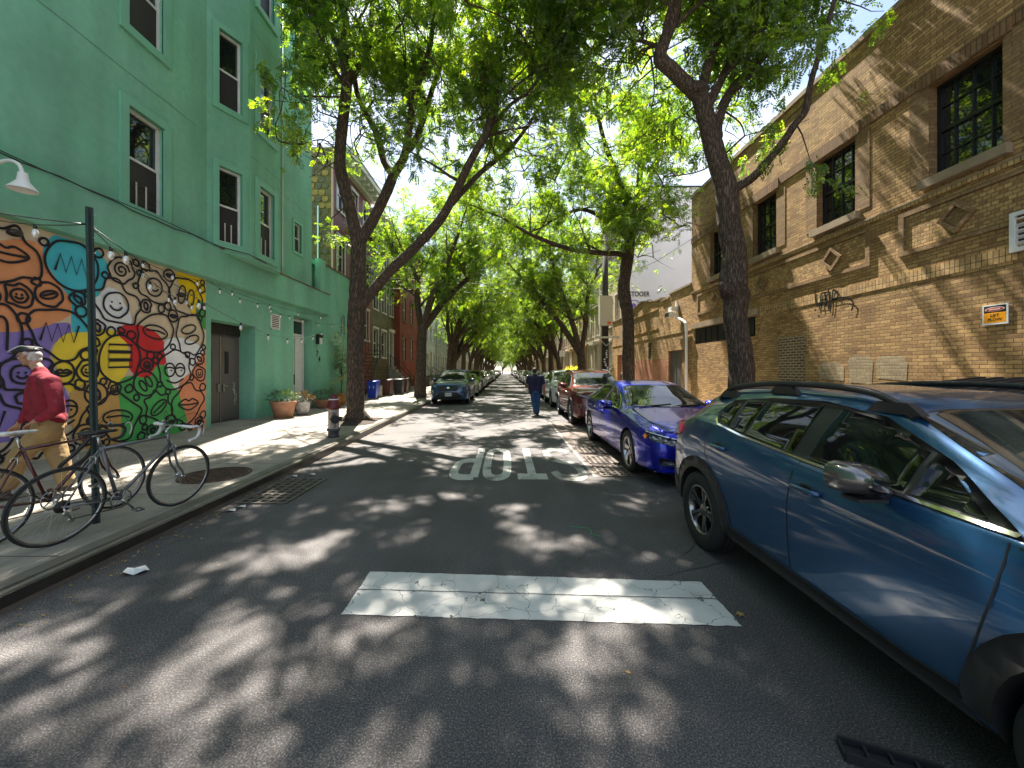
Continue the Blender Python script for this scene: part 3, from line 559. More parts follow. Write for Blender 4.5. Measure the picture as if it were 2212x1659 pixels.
m = MB().mat(M['concrete']); m.box(GL-.5,GL,10.07,11.85,.1,.158); m.build('threshold', parent=GB)
# louvre vent
m = MB().mat(M['white_metal']); ya, yb, za, zb = 12.62, 13.12, 3.02, 3.52
for a in ((ya,ya+.035,za,zb),(yb-.035,yb,za,zb),(ya,yb,za,za+.035),(ya,yb,zb-.035,zb)): FL.box(m,*a,0.0,.03)
for i in range(7): z = za+.06+i*.06; m.obox(FL.p((ya+yb)/2,z,.012),(0,.215,0),(.014,0,.012),(0,0,.003))
v = m.build('louvre_vent', parent=GB); m = MB().mat(M['black']); FL.box(m,ya+.03,yb-.03,za+.03,zb-.03,-.01,.004); m.build('vent_backing', parent=v)
# door lamp and house number
m = MB().mat(M['black']); FL.box(m,15.62,15.98,3.0,3.12,.0,.14); FL.box(m,15.62,15.66,2.72,3.0,0,.14); l = m.build('wall_lamp', parent=GB)
m = MB().mat(mat('frosted glass',(.7,.7,.68),.4)); FL.box(m,15.67,15.95,2.74,2.99,.01,.12); m.build('lamp_glass', parent=l)
m = MB().mat(M['black']); text_on(m, FL, '7', 15.72, 2.22, .34, .02, 1, .004); text_on(m, FL, '4', 15.9, 2.0, .34, .02, 1, .004); m.build('house_number', parent=GB)
# gooseneck lamp over the mural
m = MB().mat(M['white_metal']); y0 = 5.62
arc = [(GL-.0,y0,4.42)]+[(GL+.42-.42*math.cos(t)*1.0, y0, 4.42+.3*math.sin(t)) for t in np.linspace(.2,math.pi-.25,9)]
m.tube(crom([(GL,y0,4.4),(GL+.2,y0,4.62),(GL+.42,y0,4.72),(GL+.6,y0,4.66),(GL+.66,y0,4.5)],5), .024, 8); m.lathe([(.05,.04),(.06,-.04),(.065,-.08),(.155,-.2),(.16,-.215)], (GL+.66,y0,4.5), 20)
m.build('gooseneck_lamp', parent=GB)
# mural floodlights
for (y, z) in ((5.95, 3.78), (9.02, 3.42)):
    m = MB().mat(M['darksteel']); m.ell(FL.p(y,z,.12),(.09,.09,.06)); m.tube([FL.p(y,z,0),FL.p(y,z,.1)],.02,6); m.build('floodlight', parent=GB)
# lower wing behind the tree
w = MB().mat(M['stucco']); holesW = [(18.05,18.45,3.35,4.25),(19.1,19.5,3.35,4.25)]
FW = Fr((GL-.02,0),(0,1),(1,0)); holed(w, FW, 17.2, 20.0, 0, 6.17, holesW, .1); 
w.quad(FL.p(16.0,MURT,-.02),FL.p(17.2,MURT,-.02),FL.p(17.2,6.17,-.02),FL.p(16.0,6.17,-.02)); w.box(GL-9,GL-.1,15.31,20,6.0,6.15); w.quad((GL-.02,20,0),(GL-9,20,0),(GL-9,20,6.17),(GL-.02,20,6.17))
FL.box(w, 15.62, 16.05, 4.9, 6.2, -.03, .2)
w.quad((GL-.02,16.0,4.0),(GL-.02,16.0,6.17),(GL-3,16.0,6.17),(GL-3,16.0,4.0)); w.build('side_wing', parent=GB)
m = MB().mat(M['brownstone']); m.box(GL-.15,GL+.03,16.0,20,6.17,6.21); m.build('wing_coping', parent=GB)
for (a,b,c,d) in holesW: window(GB, FW, a,b,c,d,.08,fw=.035); t = MB().mat(M['stucco_trim']); surround(t, FW,a,b,c,d,.1,.03); t.build('window_surround', parent=GB)
# the mural: painted plaster, colour fields and thick doodle lines (generic shapes of its own)
FM = Fr((GL,0),(0,1),(1,0))
mb = MB().mat(facade_paint('mural ground', (.68,.54,.38)))
FM.box(mb, 3.6, 9.9, .16, MURT-.03, -.01, .004); MU = mb.build('mural', parent=GB)
def zp(x, y):      # measured on the photograph's crop of the mural -> metres on the wall
    X = x/3.318/1.1302; Yy = (500+y/3.318)/1.1302; Y = -GL*FPX/(VX-X); return (Y, EYE+(VY-Yy)*Y/FPX)
def clampm(p): return (min(max(p[0],3.62),9.88), min(max(p[1],.18),MURT-.05))
blobs = [('purple',(.26,.19,.55),[(-300,900),(100,1000),(250,955),(420,960),(560,960),(555,1060),(430,1130),(410,1280),(520,1480),(560,1640),(420,1800),(-300,1900)]),
 ('orange',(.75,.30,.13),[(-300,300),(0,290),(150,280),(330,340),(470,640),(560,760),(575,880),(420,965),(240,1010),(40,1030),(-300,960)]),
 ('cyan',(.06,.5,.62),[(400,270),(520,235),(700,300),(830,420),(870,520),(830,660),(800,730),(810,900),(770,960),(700,1090),(620,1100),(575,980),(570,780),(480,640),(345,420)]),
 ('white',(.8,.8,.83),[(790,740),(860,670),(960,700),(1000,800),(1040,850),(1060,960),(960,1040),(830,1010),(775,940),(690,800),(700,760)]),
 ('yellow',(.88,.66,.05),[(420,1190),(520,1050),(720,1030),(880,1010),(1000,1080),(1050,1250),(1010,1380),(930,1480),(820,1540),(660,1560),(520,1480),(470,1350)]),
 ('bright yellow',(.8,.55,.0),[(1430,545),(1560,565),(1680,590),(1680,770),(1600,800),(1575,880),(1540,860),(1520,740),(1450,650)]),
 ('red',(.6,.02,.025),[(940,1030),(1040,965),(1200,1000),(1310,1090),(1350,1230),(1310,1310),(1230,1350),(1240,1480),(1262,1555),(1190,1500),(1110,1400),(1040,1310),(1052,1160)]),
 ('green',(.07,.42,.10),[(960,1440),(1060,1385),(1200,1400),(1270,1300),(1370,1330),(1400,1460),(1480,1540),(1520,1700),(1420,1900),(1200,2000),(960,1900),(930,1640)]),
 ('leaf green',(.06,.3,.06),[(1590,790),(1690,830),(1690,1010),(1610,960)]),
 ('white',(.8,.8,.83),[(1330,1110),(1480,1080),(1640,1170),(1600,1290),(1490,1420),(1430,1500),(1372,1420),(1345,1290)]),
 ('coral',(.75,.27,.13),[(1440,1460),(1540,1350),(1690,1190),(1690,1900),(1560,1850),(1480,1640)]),
 ('ochre',(.62,.36,.11),[(560,1540),(720,1440),(860,1430),(950,1540),(960,1900),(760,2000),(600,1860)])]
for i, (nm, col, P) in enumerate(blobs):
    mm_ = M.get('mp_'+nm) or facade_paint('mural '+nm, col); M['mp_'+nm] = mm_
    Q = crom([(*zp(x,y),0) for x, y in P], 6, True); m = MB().mat(mm_)
    fan(m, FM, [clampm((q.x,q.y)) for q in Q], .006+.0012*i); m.build('colour_field', parent=MU)
lm = MB().mat(facade_paint('mural black line', (.008,.008,.016)))
rr = random.Random(11); NRM = (1,0,0)
def stroke(P, closed=False, w=.038, smooth=True):
    Q = [Vector((a,b,0)) for a,b in P]; Q = crom(Q, 6, closed) if smooth else Q
    R = [FM.p(*clampm((q.x,q.y))) for q in Q]; R2 = [R[0]]
    for r in R[1:]:
        if (r-R2[-1]).length > .004: R2.append(r)
    if len(R2) > 2: lm.ribbon(R2, w, NRM, .022+rr.random()*.002, closed)
def dot(c, r): fan(lm, FM, [clampm((c[0]+r*math.cos(t), c[1]+r*math.sin(t))) for t in np.linspace(0,2*math.pi,14)[:-1]], .0245)
def ring(c, rx, ry=None, rot=0, w=.038, a0=0, a1=2*math.pi, wob=0):
    ry = ry or rx; n = 14; full = abs(a1-a0-2*math.pi) < 1e-3; P = []
    for i in range(n if full else n+1):
        t = a0+(a1-a0)*i/n; k = 1+wob*rr.uniform(-1,1); x, y = rx*k*math.cos(t), ry*k*math.sin(t); P.append((c[0]+x*math.cos(rot)-y*math.sin(rot), c[1]+x*math.sin(rot)+y*math.cos(rot)))
    stroke(P, full, w)
def doodle(c, r, k):
    if k == 0:   # pair of round eyes with lids
        for s in (-1,1): ring((c[0]+s*r*.48,c[1]),r*.45,r*.52); dot((c[0]+s*r*.48+r*.12,c[1]-r*.05),.022); stroke([(c[0]+s*r*.48-r*.42,c[1]+r*.1),(c[0]+s*r*.48,c[1]+r*.2),(c[0]+s*r*.48+r*.42,c[1]+r*.1)])
        stroke([(c[0]-r*.8,c[1]-r*.8),(c[0],c[1]-r*1.05),(c[0]+r*.8,c[1]-r*.7)])
    elif k == 1: # spiral
        stroke([(c[0]+r*(1-i/16)*math.cos(i*.85),c[1]+r*(1-i/16)*math.sin(i*.85)) for i in range(15)])
    elif k == 2: # fingers
        for i in range(4): x = c[0]-r*.75+i*r*.5; h = r*(.7+.3*rr.random()); stroke([(x-r*.22,c[1]-r*.8),(x-r*.24,c[1]+h*.6),(x,c[1]+h),(x+r*.24,c[1]+h*.6),(x+r*.22,c[1]-r*.8)])
    elif k == 3: # lips
        stroke([(c[0]-r,c[1]),(c[0]-r*.4,c[1]+r*.4),(c[0],c[1]+r*.25),(c[0]+r*.4,c[1]+r*.4),(c[0]+r,c[1]),(c[0]+r*.3,c[1]-r*.45),(c[0]-r*.3,c[1]-r*.45)], True); stroke([(c[0]-r,c[1]),(c[0],c[1]-r*.06),(c[0]+r,c[1])])
    elif k == 4: # ball with a smile
        ring(c,r*.85,wob=.05); dot((c[0]-r*.3,c[1]+r*.15),.02); dot((c[0]+r*.25,c[1]+r*.15),.02); ring((c[0],c[1]+r*.05),r*.42,a0=math.pi*1.1,a1=math.pi*1.9)
    elif k == 5: # curl and cloud bumps
        n = 7; P = []
        for i in range(n*2): t = math.pi*i/n; P.append((c[0]+r*(1.05 if i%2 else .78)*math.cos(t), c[1]+r*(1.05 if i%2 else .78)*math.sin(t)))
        stroke(P, True); stroke([(c[0]-r*.4,c[1]),(c[0],c[1]+r*.35),(c[0]+r*.4,c[1]),(c[0]+r*.1,c[1]-r*.3),(c[0]-r*.1,c[1])])
    elif k == 6: # long loops
        a = rr.uniform(0,3.14)
        for s in (-1,1): ring((c[0]+s*r*.45*math.cos(a),c[1]+s*r*.45*math.sin(a)),r*.75,r*.33,a+1.57)
    elif k == 7: # zigzag
        P = [(c[0]-r+2*r*i/7, c[1]+(r*.55 if i%2 else -r*.5)) for i in range(8)]; stroke(P, smooth=False)
    elif k == 8: # stacked slabs
        for i in range(3): z = c[1]-r*.6+i*r*.55; stroke([(c[0]-r*.8,z),(c[0]+r*.8,z+r*.05),(c[0]+r*.85,z+r*.5),(c[0]-r*.75,z+r*.45)], True, smooth=False)
    else:        # leaf with a vein and a big nose
        a = rr.uniform(0,6.28); ring(c,r,r*.5,a); stroke([(c[0]-r*.8*math.cos(a),c[1]-r*.8*math.sin(a)),(c[0]+.05,c[1]+.03),(c[0]+r*.8*math.cos(a),c[1]+r*.8*math.sin(a))])
placed = []
for R0 in (.44,.34,.26,.19,.13,.085,.06):
    for _ in range(1500):
        c = (rr.uniform(4.0,9.85), rr.uniform(.25,3.9))
        if c[0]+R0 > 9.87 or c[1]+R0 > 3.97 or c[1]-R0 < .17: continue
        if all(math.hypot(c[0]-q[0],c[1]-q[1]) > (R0+q[2])*1.0 for q in placed): placed.append((c[0],c[1],R0)); (R0 > .1) and doodle(c, R0*.66, rr.randrange(10) if R0 > .2 else rr.choice((1,4,9,3))); ring(c, R0*rr.uniform(.95,1.12), R0*rr.uniform(.9,1.1), rr.uniform(0,3), .040, wob=rr.choice((.04,.12,.2)))
lm.build('doodle_line', parent=MU)
# ---------------------------------------------------------------- the ochre brick building
FR_ = Fr((GR,0),(0,1),(-1,0)); BB = thing('brick_building', 'two-storey ochre brick building with black framed windows and diamond brick panels', 'building', (GR, 8, 0))
w = MB().mat(M['brick_y']); RT = 8.83; WY = [(6.02,7.07),(8.56,9.62),(11.05,12.1),(13.6,14.62),(3.4,4.5)]
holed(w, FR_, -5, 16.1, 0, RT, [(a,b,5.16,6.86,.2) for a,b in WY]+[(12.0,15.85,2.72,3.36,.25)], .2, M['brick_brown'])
w.quad((GR,16.1,0),(GR+12,16.1,0),(GR+12,16.1,RT),(GR,16.1,RT)); w.quad((GR,-5,0),(GR+12,-5,0),(GR+12,-5,RT),(GR,-5,RT)); w.quad((GR+12,-5,0),(GR+12,16.1,0),(GR+12,16.1,RT),(GR+12,-5,RT))
w.mat(M['concrete']); w.box(GR+.3,GR+11.9,-4.9,16.0,RT-.5,RT-.45); w.build('wall', parent=BB)
m = MB().mat(M['stone']); m.box(GR-.05,GR+.35,-5,16.14,RT,RT+.12); m.build('coping', parent=BB)
m = MB().mat(M['brick_vert'])
FR_.box(m, -5, 16.1, 6.93, 7.15, -.01, .03)
for a,b in WY: FR_.box(m, a-.12, b+.12, 6.87, 7.12, -.01, .05)
m.build('lintel_band', parent=BB)
m = MB().mat(M['brick_brown'])
for a,b in WY:
    for c_ in ((a-.34,a),(b,b+.34)): m = MB().mat(M['brick_brown']); FR_.box(m, *c_, 5.16, 6.925, -.01, .012); m.build('window_pier', parent=BB)
for a,b in WY:
    window(BB, FR_, a, b, 5.16, 6.86, .17, 'black', .06, False, (4,2)); m = MB().mat(M['stone']); FR_.box(m, a-.12, b+.12, 5.0, 5.16, -.15, .12); m.build('window_sill', parent=BB)
m = MB().mat(M['brick_sold']); FR_.box(m, -5, 16.1, 3.34, 3.56, -.01, .012); FR_.box(m, -5,16.1,4.80,4.87,-.01,.04); m.build('soldier_course', parent=BB)
m = MB().mat(M['stone']); FR_.box(m,-5,16.1,4.872,4.9,-.01,.05); FR_.box(m,11.8,16.1,3.37,3.57,-.01,.06); m.build('string_course', parent=BB)
for (a,b) in ((-1.2,7.6),(8.2,12.6),(12.9,15.6)):
    m = MB().mat(M['brick_check']); FR_.box(m, a+.12, b-.12, 3.98, 4.62, -.05, .006); p = m.build('brick_panel', parent=BB)
    m = MB().mat(M['brick_brown']); FR_.box(m,a,b,3.88,3.97,-.01,.035); FR_.box(m,a,b,4.63,4.72,-.01,.035); FR_.box(m,a,a+.1,3.97,4.63,-.01,.035); FR_.box(m,b-.1,b,3.97,4.63,-.01,.035); m.build('panel_border', parent=p)
for y in (3.95,6.62,9.15,11.66,14.2):
    m = MB().mat(M['brick_brown'])
    for k in range(4):
        t = math.pi/4+k*math.pi/2; c = FR_.p(y+.17*math.cos(t), 4.3+.17*math.sin(t), .03+.004*(k%2)); ax = Vector((0,-math.sin(t),math.cos(t)))*.2; m.obox(c, ax, Vector((.035,0,0)), Vector((0,math.cos(t),math.sin(t)))*.032)
    m.obox(FR_.p(y,4.3,.012), Vector((0,.1,.1))*.85, Vector((.02,0,0)), Vector((0,-.1,.1))*.9); m.build('diamond_motif', parent=BB)
m = MB().mat(M['brick_lat']); FR_.box(m,10.0,10.98,.75,2.58,-.02,.004); m.build('bricked_window', parent=BB)
m = MB().mat(M['blackmat']); FR_.box(m,12.0,15.85,2.72,3.36,-.26,-.05); m.mat(M['black']); 
for i in range(9): FR_.box(m,12.1+i*.42,12.42+i*.42,2.76,3.3,-.05,-.03+.02*(i%2))
m.build('shop_sign_box', parent=BB)
# paint and tag
m = MB().mat(brickmat('washed brick', (.42,.34,.21,1), (.30,.23,.14,1), (.27,.2,.12,1), stain=.3))
for (a,b,c,d) in ((7.45,8.1,1.45,1.95),(8.15,8.75,1.35,1.98),(8.85,9.6,1.4,1.85)):
    P=[(a+random.uniform(0,.06),c),(b-.05,c+.03),(b,d-.1),(b-.15,d),(a+.1,d-.02),(a,d-.15)]; fan(m, FR_, P, .004)
m.build('paint_patch', parent=BB)
m = MB().mat(M['black'])
def tagz(x,y):
    X=(1500+x/2.212)/1.1302; Yy=(550+y/2.212)/1.1302; Y=GR*FPX/(X-VX); return (Y,EYE+(VY-Yy)*Y/FPX)
for P in ([(1088,352),(1090,400),(1100,440)],[(1122,368),(1118,410),(1125,450)],[(1122,368),(1160,360)],[(1120,405),(1150,398)],[(1140,362),(1150,440)],[(1160,345),(1165,400),(1160,455)],[(1185,348),(1175,440),(1170,465)],[(1185,348),(1212,365),(1205,395),(1180,402),(1230,390),(1270,395),(1295,420),(1285,462)],[(1100,430),(1150,425)],[(1084,455),(1092,462)]):
    Q = crom([(*tagz(x,y),0) for x,y in P],5); m.ribbon([FR_.p(q.x,q.y) for q in Q],.042,(-1,0,0),.02)
m.build('graffiti_tag', parent=BB)
m = MB().mat(M['darksteel']); m.tube([FR_.p(11.9,2.6,.03),FR_.p(11.6,3.3,.04),FR_.p(11.1,3.52,.05),FR_.p(10.6,3.5,.04),FR_.p(10.45,3.2,.03),FR_.p(10.1,2.9,.02)], .005, 5); m.build('loose_cable', parent=BB)
m = MB().mat(M['white_metal']); ya,yb,za,zb = 5.0,5.9,3.45,4.05
for a in ((ya,ya+.06,za,zb),(yb-.06,yb,za,zb),(ya+.06,yb-.06,za,za+.06),(ya+.06,yb-.06,zb-.06,zb)): FR_.box(m,*a,-.02,.07)
for i in range(5): m.obox(FR_.p((ya+yb)/2,za+.12+i*.09,.03),(0,.39,0),(.03,0,-.02),(0,0,.004))
v = m.build('louvre_vent', parent=BB); m = MB().mat(M['black']); FR_.box(m,ya+.05,yb-.05,za+.05,zb-.05,-.01,.006); m.build('vent_backing', parent=v)
# danger sign
FS = Fr((GR-.02,0),(0,1),(-1,0)); m = MB().mat(M['white_metal']); y0,y1,z0,z1 = 5.95,6.27,2.38,2.70
FS.box(m,y0,y1,z0,z1,-.015,.0); sg = m.build('warning_sign', loc=(GR-.02,(y0+y1)/2,z0)); tag(sg,'white edged orange and black sign reading danger lift plow on brick wall','sign')
m = MB().mat(mat('sign orange',(.85,.35,.01),.4)); FS.box(m,y0+.022,y1-.022,z0+.03,z0+.19,0,.001); m.build('sign_field', parent=sg)
m = MB().mat(M['black']); FS.box(m,y0+.022,y1-.022,z0+.19,z1-.02,0,.001)
yc=(y0+y1)/2; text_on(m,FS,'LIFT',yc,z0+.125,.062,.003,-1,.002); text_on(m,FS,'PLOW',yc,z0+.06,.062,.003,-1,.002); m.build('sign_lettering', parent=sg)
m = MB().mat(M['white']); fan(m,FS,[(yc+.125*math.cos(t),z0+.243+.037*math.sin(t)) for t in np.linspace(0,6.283,30)[:-1]],.002); m.mat(mat('sign red',(.5,.02,.01),.4)); fan(m,FS,[(yc+.113*math.cos(t),z0+.243+.028*math.sin(t)) for t in np.linspace(0,6.283,30)[:-1]],.0035); m.mat(M['white']); text_on(m,FS,'DANGER',yc,z0+.231,.036,.005,-1,.001); m.build('sign_oval', parent=sg)
# ---------------------------------------------------------------- low brick garage
GA = thing('brick_garage', 'low ochre brick garage with stepped gabled parapet beside the taller brick building', 'building', (GR, 22, 0))
w = MB().mat(M['brick_y']); prof = [(16.1,5.2),(17.2,5.2),(17.2,5.28),(18.2,5.28),(18.2,5.08),(19.2,5.08),(19.2,5.3),(19.8,5.3),(22.2,5.55),(24.4,5.2),(24.4,5.1),(28,5.1)]
prof2 = [(16.102,5.25),(18.25,5.25),(18.25,5.08),(19.2,5.08),(19.2,5.22),(19.75,5.22),(22.2,5.55),(24.6,5.12),(28,5.12)]
holed(w, FR_, 16.102, 28, 0, 5.08, [(16.75,18.4,0,2.57,.12),(25.7,26.8,0,2.7,.3)], .5, M['brick_red2'])
fan(w, FR_, [(16.102,5.08)]+[p for p in prof2]+[(28,5.08)], 0.0)
w.box(GR+.02,GR+8,16.12,28,4.7,4.75); w.quad((GR,28,0),(GR+8,28,0),(GR+8,28,5.08),(GR,28,5.08)); w.quad((GR+.3,16.12,4.9),(GR+.3,28,4.9),(GR+.3,28,5.2),(GR+.3,16.12,5.2)); w.build('wall', parent=GA)
m = MB().mat(M['stone'])
for (a,za),(b,zb) in zip(prof2,prof2[1:]):
    if b-a > .01: m.add([FR_.p(a,za,.05),FR_.p(b,zb,.05),FR_.p(b,zb,-.3),FR_.p(a,za,-.3),FR_.p(a,za+.08,.05),FR_.p(b,zb+.08,.05),FR_.p(b,zb+.08,-.3),FR_.p(a,za+.08,-.3)],[(0,1,2,3),(4,5,6,7),(0,1,5,4),(2,3,7,6),(0,3,7,4),(1,2,6,5)])
m.build('coping', parent=GA)
m = MB().mat(M['brick_sold']); FR_.box(m,16.11,28,3.34,3.56,-.01,.02); FR_.box(m,19.6,24.6,3.75,3.82,-.01,.04); FR_.box(m,19.6,24.6,4.75,4.82,-.01,.04); m.build('soldier_course', parent=GA)
m = MB().mat(M['brick_red2']); FR_.box(m,18.6,25.4,.15,2.2,-.01,.006); m.build('repointed_brick', parent=GA)
m = MB().mat(M['door_grey']); FR_.box(m,17.15,18.4,.15,2.57,-.16,-.10); FR_.box(m,17.77,17.8,.15,2.57,-.1,-.085); m.build('steel_door', parent=GA); m = MB().mat(M['brick_brown']); FR_.box(m,16.75,17.15,.15,2.57,-.16,-.07); m.build('door_jamb', parent=GA)
m = MB().mat(M['white']); FR_.box(m,25.7,26.8,.15,2.7,-.35,-.3); m.build('pale_door', parent=GA)
m = MB().mat(M['black']); FR_.box(m,20.6,20.95,2.9,3.12,.0,.02); FR_.box(m,20.6,20.95,2.3,2.85,.0,.01); m.build('notice_board', parent=GA)
m = MB().mat(M['white_metal']); m.tube(crom([FR_.p(17.25,4.2,.14),FR_.p(17.1,4.0,.16),FR_.p(16.6,3.8,.14),FR_.p(16.36,3.65,.12)],4)+[FR_.p(16.35,3.3,.1),FR_.p(16.35,.15,.1)],.055,10); dp = m.build('downpipe', loc=(GR-.1,16.35,.15)); tag(dp,'white downpipe running down the low brick garage beside the steel door','pipe')
m = MB().mat(M['white_metal']); FR_.box(m,17.25,17.6,4.35,4.52,.1,.35); FR_.box(m,17.35,17.4,4.3,4.8,0,.1); FR_.box(m,17.4,17.85,4.08,4.3,.15,.4); fl = m.build('floodlight', loc=(GR,17.4,4.1)); tag(fl,'pale boxy floodlight bracket on the garage wall above the downpipe','light fixture')
m = MB().mat(M['black']); FR_.box(m,17.42,17.83,4.1,4.28,.401,.41); m.build('lamp_glass', parent=fl)
# ---------------------------------------------------------------- row houses
def house(name, label, X, sg, Y0, Y1, H, wallm, sidem, floors, cols, trimm='trim', ww=.95, wh=1.8, z0=1.4, fh=3.3, door=None, cornice=.5, depth=9, roofm=None, bay=0, arch=False, stoop=True, setframe='white', surf=True, group=None, grid=None):
    n = (-sg, 0); F = Fr((X,0),(0,1),n); B = thing(name, label, 'house', (X,(Y0+Y1)/2,0), group)
    W_ = Y1-Y0; holes = []
    for f in range(floors):
        for c_ in range(cols):
            yc_ = Y0+W_*(c_+.5)/cols
            za = z0+f*fh+.6; hh = wh
            if f == 0 and door is not None and c_ == door: za = z0; hh = 2.4+(.2)
            holes.append((yc_-ww/2, yc_+ww/2, za, min(za+hh,H-.6), .16, f==0 and door==c_))
    w = MB().mat(M[wallm]); holed(w, F, Y0, Y1, 0, H, holes, .16); xb = X+sg*depth
    w.mat(M[sidem]); w.quad((X,Y0,0),(xb,Y0,0),(xb,Y0,H),(X,Y0,H)); w.quad((X,Y1,0),(xb,Y1,0),(xb,Y1,H),(X,Y1,H)); w.quad((xb,Y0,0),(xb,Y1,0),(xb,Y1,H),(xb,Y0,H)); w.mat(M['concrete']); w.quad((X,Y0,H-.05),(X,Y1,H-.05),(xb,Y1,H-.05),(xb,Y0,H-.05)); w.build('wall', parent=B)
    if cornice:
        m = MB().mat(M[trimm]); F.box(m, Y0+.01, Y1-.01, H-.28, H-.02, 0, cornice); F.box(m, Y0+.01, Y1-.01, H-.6, H-.29, 0, cornice*.35); F.box(m, Y0+.01,Y1-.01,H-.02,H+.06,-.2,cornice+.06)
        k = max(3,int(W_/.7))
        for i in range(k): u = Y0+W_*(i+.5)/k; F.box(m,u-.06,u+.06,H-.5,H-.281,cornice*.36,cornice*.85)
        m.build('cornice', parent=B)
    win0 = None
    for h in holes:
        if h[5]:
            m = MB().mat(M['black']); F.box(m,h[0]+.08,h[1]-.08,h[2],h[3]-.35,-.14,-.1); F.box(m,h[0]+.08,h[1]-.08,h[3]-.3,h[3]-.08,-.14,-.12); d = m.build('door', parent=B)
            m = MB().mat(M[trimm]); F.box(m,h[0]-.1,h[0]+.08,h[2],h[3],-.1,.06); F.box(m,h[1]-.08,h[1]+.1,h[2],h[3],-.1,.06); F.box(m,h[0]-.16,h[1]+.16,h[3],h[3]+.25,-.1,.16); m.build('door_frame', parent=d)
            continue
        if win0 is None or abs((h[3]-h[2])-win0[1]) > .01:
            o = window(B, F, *h[:4], .12, setframe, .06, False, grid); 
            if surf:
                t = MB().mat(M[trimm]); F.box(t,h[0]-.1,h[1]+.1,h[3]+.001,h[3]+.17,-.02,.07); F.box(t,h[0]-.08,h[1]+.08,h[2]-.1,h[2]-.001,-.02,.08); F.box(t,h[0]-.09,h[0]-.001,h[2],h[3],-.02,.03); F.box(t,h[1]+.001,h[1]+.09,h[2],h[3],-.02,.03); t.build('window_surround', parent=o)
            if win0 is None: win0 = (o, h[3]-h[2], h[0], h[2])
        else:
            o = copy_tree(win0[0], B); o.location = win0[0].location + Vector((0, h[0]-win0[2], h[2]-win0[3]))
    if stoop and door is not None:
        yc_ = Y0+W_*(door+.5)/cols; m = MB().mat(M['concrete'] if sg < 0 else M['sand'])
        n_ = 7; zt = z0-.02
        for i in range(n_): F.box(m, yc_-.6, yc_+.6, 0, zt*(i+1)/n_+.0+.14*(1-(i+1)/n_), (n_-1-i)*.24, (n_-i)*.24)
        s_ = m.build('stoop', parent=B)
        for q in (-.58,.58):
            m = MB().mat(M['black'])
            a, b = F.p(yc_+q, zt+.9, .1), F.p(yc_+q, 1.1, n_*.24)
            m.tube([a, b], .02, 6); m.tube([F.p(yc_+q, zt+.5, .1), F.p(yc_+q,.7,n_*.24)], .012, 5)
            for i in range(5): t = i/4; u_ = n_*.24*t+.1*(1-t); m.tube([F.p(yc_+q, (zt*(1-t)+.15*t), u_), F.p(yc_+q, (zt+.9)*(1-t)+1.1*t, u_)], .012, 5)
            m.build('railing', parent=s_)
    return B
XH = -9.0
h1 = house('row_house','dark red clapboard house with scalloped shingle side wall and deep white eaves','' and 0 or XH,-1,20.05,25.7,13.3,'siding_red','shingle',3,3,z0=3.0,wh=1.9,fh=3.35,door=None,cornice=.9,stoop=False,group='houses along the green building side')
# scalloped shingles as real scales on the visible side wall
m = MB(); sh = [mat('scale a',(.17,.10,.055),.8,var=.3,vs=6), mat('scale b',(.14,.09,.06),.8,var=.3,vs=6), mat('scale c',(.36,.18,.055),.8,var=.3,vs=6)]
for r in range(22):
    for k in range(8):
        x = XH-.22-.36*k-(.18 if r%2 else 0); z = 13.0-r*.34; m.mat(random.choice(sh+sh[:2]))
        R = .2; y = 20.03-.012*(r%2)
        m.add([(x+R*.9*math.cos(t), y-.01, z+R*math.sin(t)) for t in (0.5,2.64,3.5,4.2,5.2,5.9)], [(0,1,2,3,4,5)], False)
m.build('shingle_scales', parent=h1)
m = MB().mat(M['copper']); m.box(XH-.06,XH+.03,19.96,20.04,6.2,13.2); m.build('corner_strip', parent=h1)
m = MB().mat(M['darksteel'])          # fire escape
for z in (6.6, 9.9):
    m.box(XH,XH+.95,22.3,25.4,z,z+.04)
    for y in np.arange(22.3,25.45,.3): m.tube([(XH+.95,y,z),(XH+.95,y,z+.9)],.012,5)
    m.tube([(XH+.95,22.3,z+.9),(XH+.95,25.4,z+.9)],.02,5); m.tube([(XH+.95,22.3,z+.45),(XH+.95,25.4,z+.45)],.015,5)
for q in (.3,.75): m.tube([(XH+q,22.6,6.6),(XH+q,24.9,9.9)],.025,5)
for i in range(12): t=i/11; m.box(XH+.3,XH+.75,22.55+2.3*t,22.75+2.3*t,6.65+3.2*t,6.68+3.2*t)
m.build('fire_escape', parent=h1)
m = MB().mat(M['white']); m.tube([(XH-.75,19.98,6.2),(XH-.75,19.98,10.2)],.05,6); m.build('vent_pipe', parent=h1)
m = MB().mat(M['black']);
for y in np.arange(20.4,25.6,.35): pass
h2 = house('row_house','weathered brown clapboard house with white windows and a black door up the stoop',XH,-1,25.7,31.1,12.5,'siding_brown','siding_brown',3,3,z0=2.0,wh=1.9,door=2,cornice=.7,group='houses along the green building side')
h3 = house('row_house','dark red brick house with stone sills and a pale door hood',XH+.45,-1,31.1,38.9,12.6,'brick_red','brick_red',3,3,z0=1.9,wh=1.9,door=2,cornice=.6,trimm='brownstone',setframe='white',group='houses along the green building side')
h4 = house('row_house','white clapboard house with black shutters seen between the tree trunks',XH,-1,38.9,49.4,11.8,'siding_white','siding_white',3,5,z0=1.2,wh=1.8,door=3,cornice=.5,group='houses along the green building side')
h5 = house('row_house','pale grey clapboard house with tall white windows',XH+.15,-1,49.4,58,12.6,'siding_gray','siding_gray',3,4,z0=1.2,wh=1.8,door=1,cornice=.5,group='houses along the green building side')
lh = [('brick_red','brick_red','red brick row house'),('sand3','sand3','pale plastered row house'),('siding_gray','siding_gray','grey clapboard row house')]
lp = []
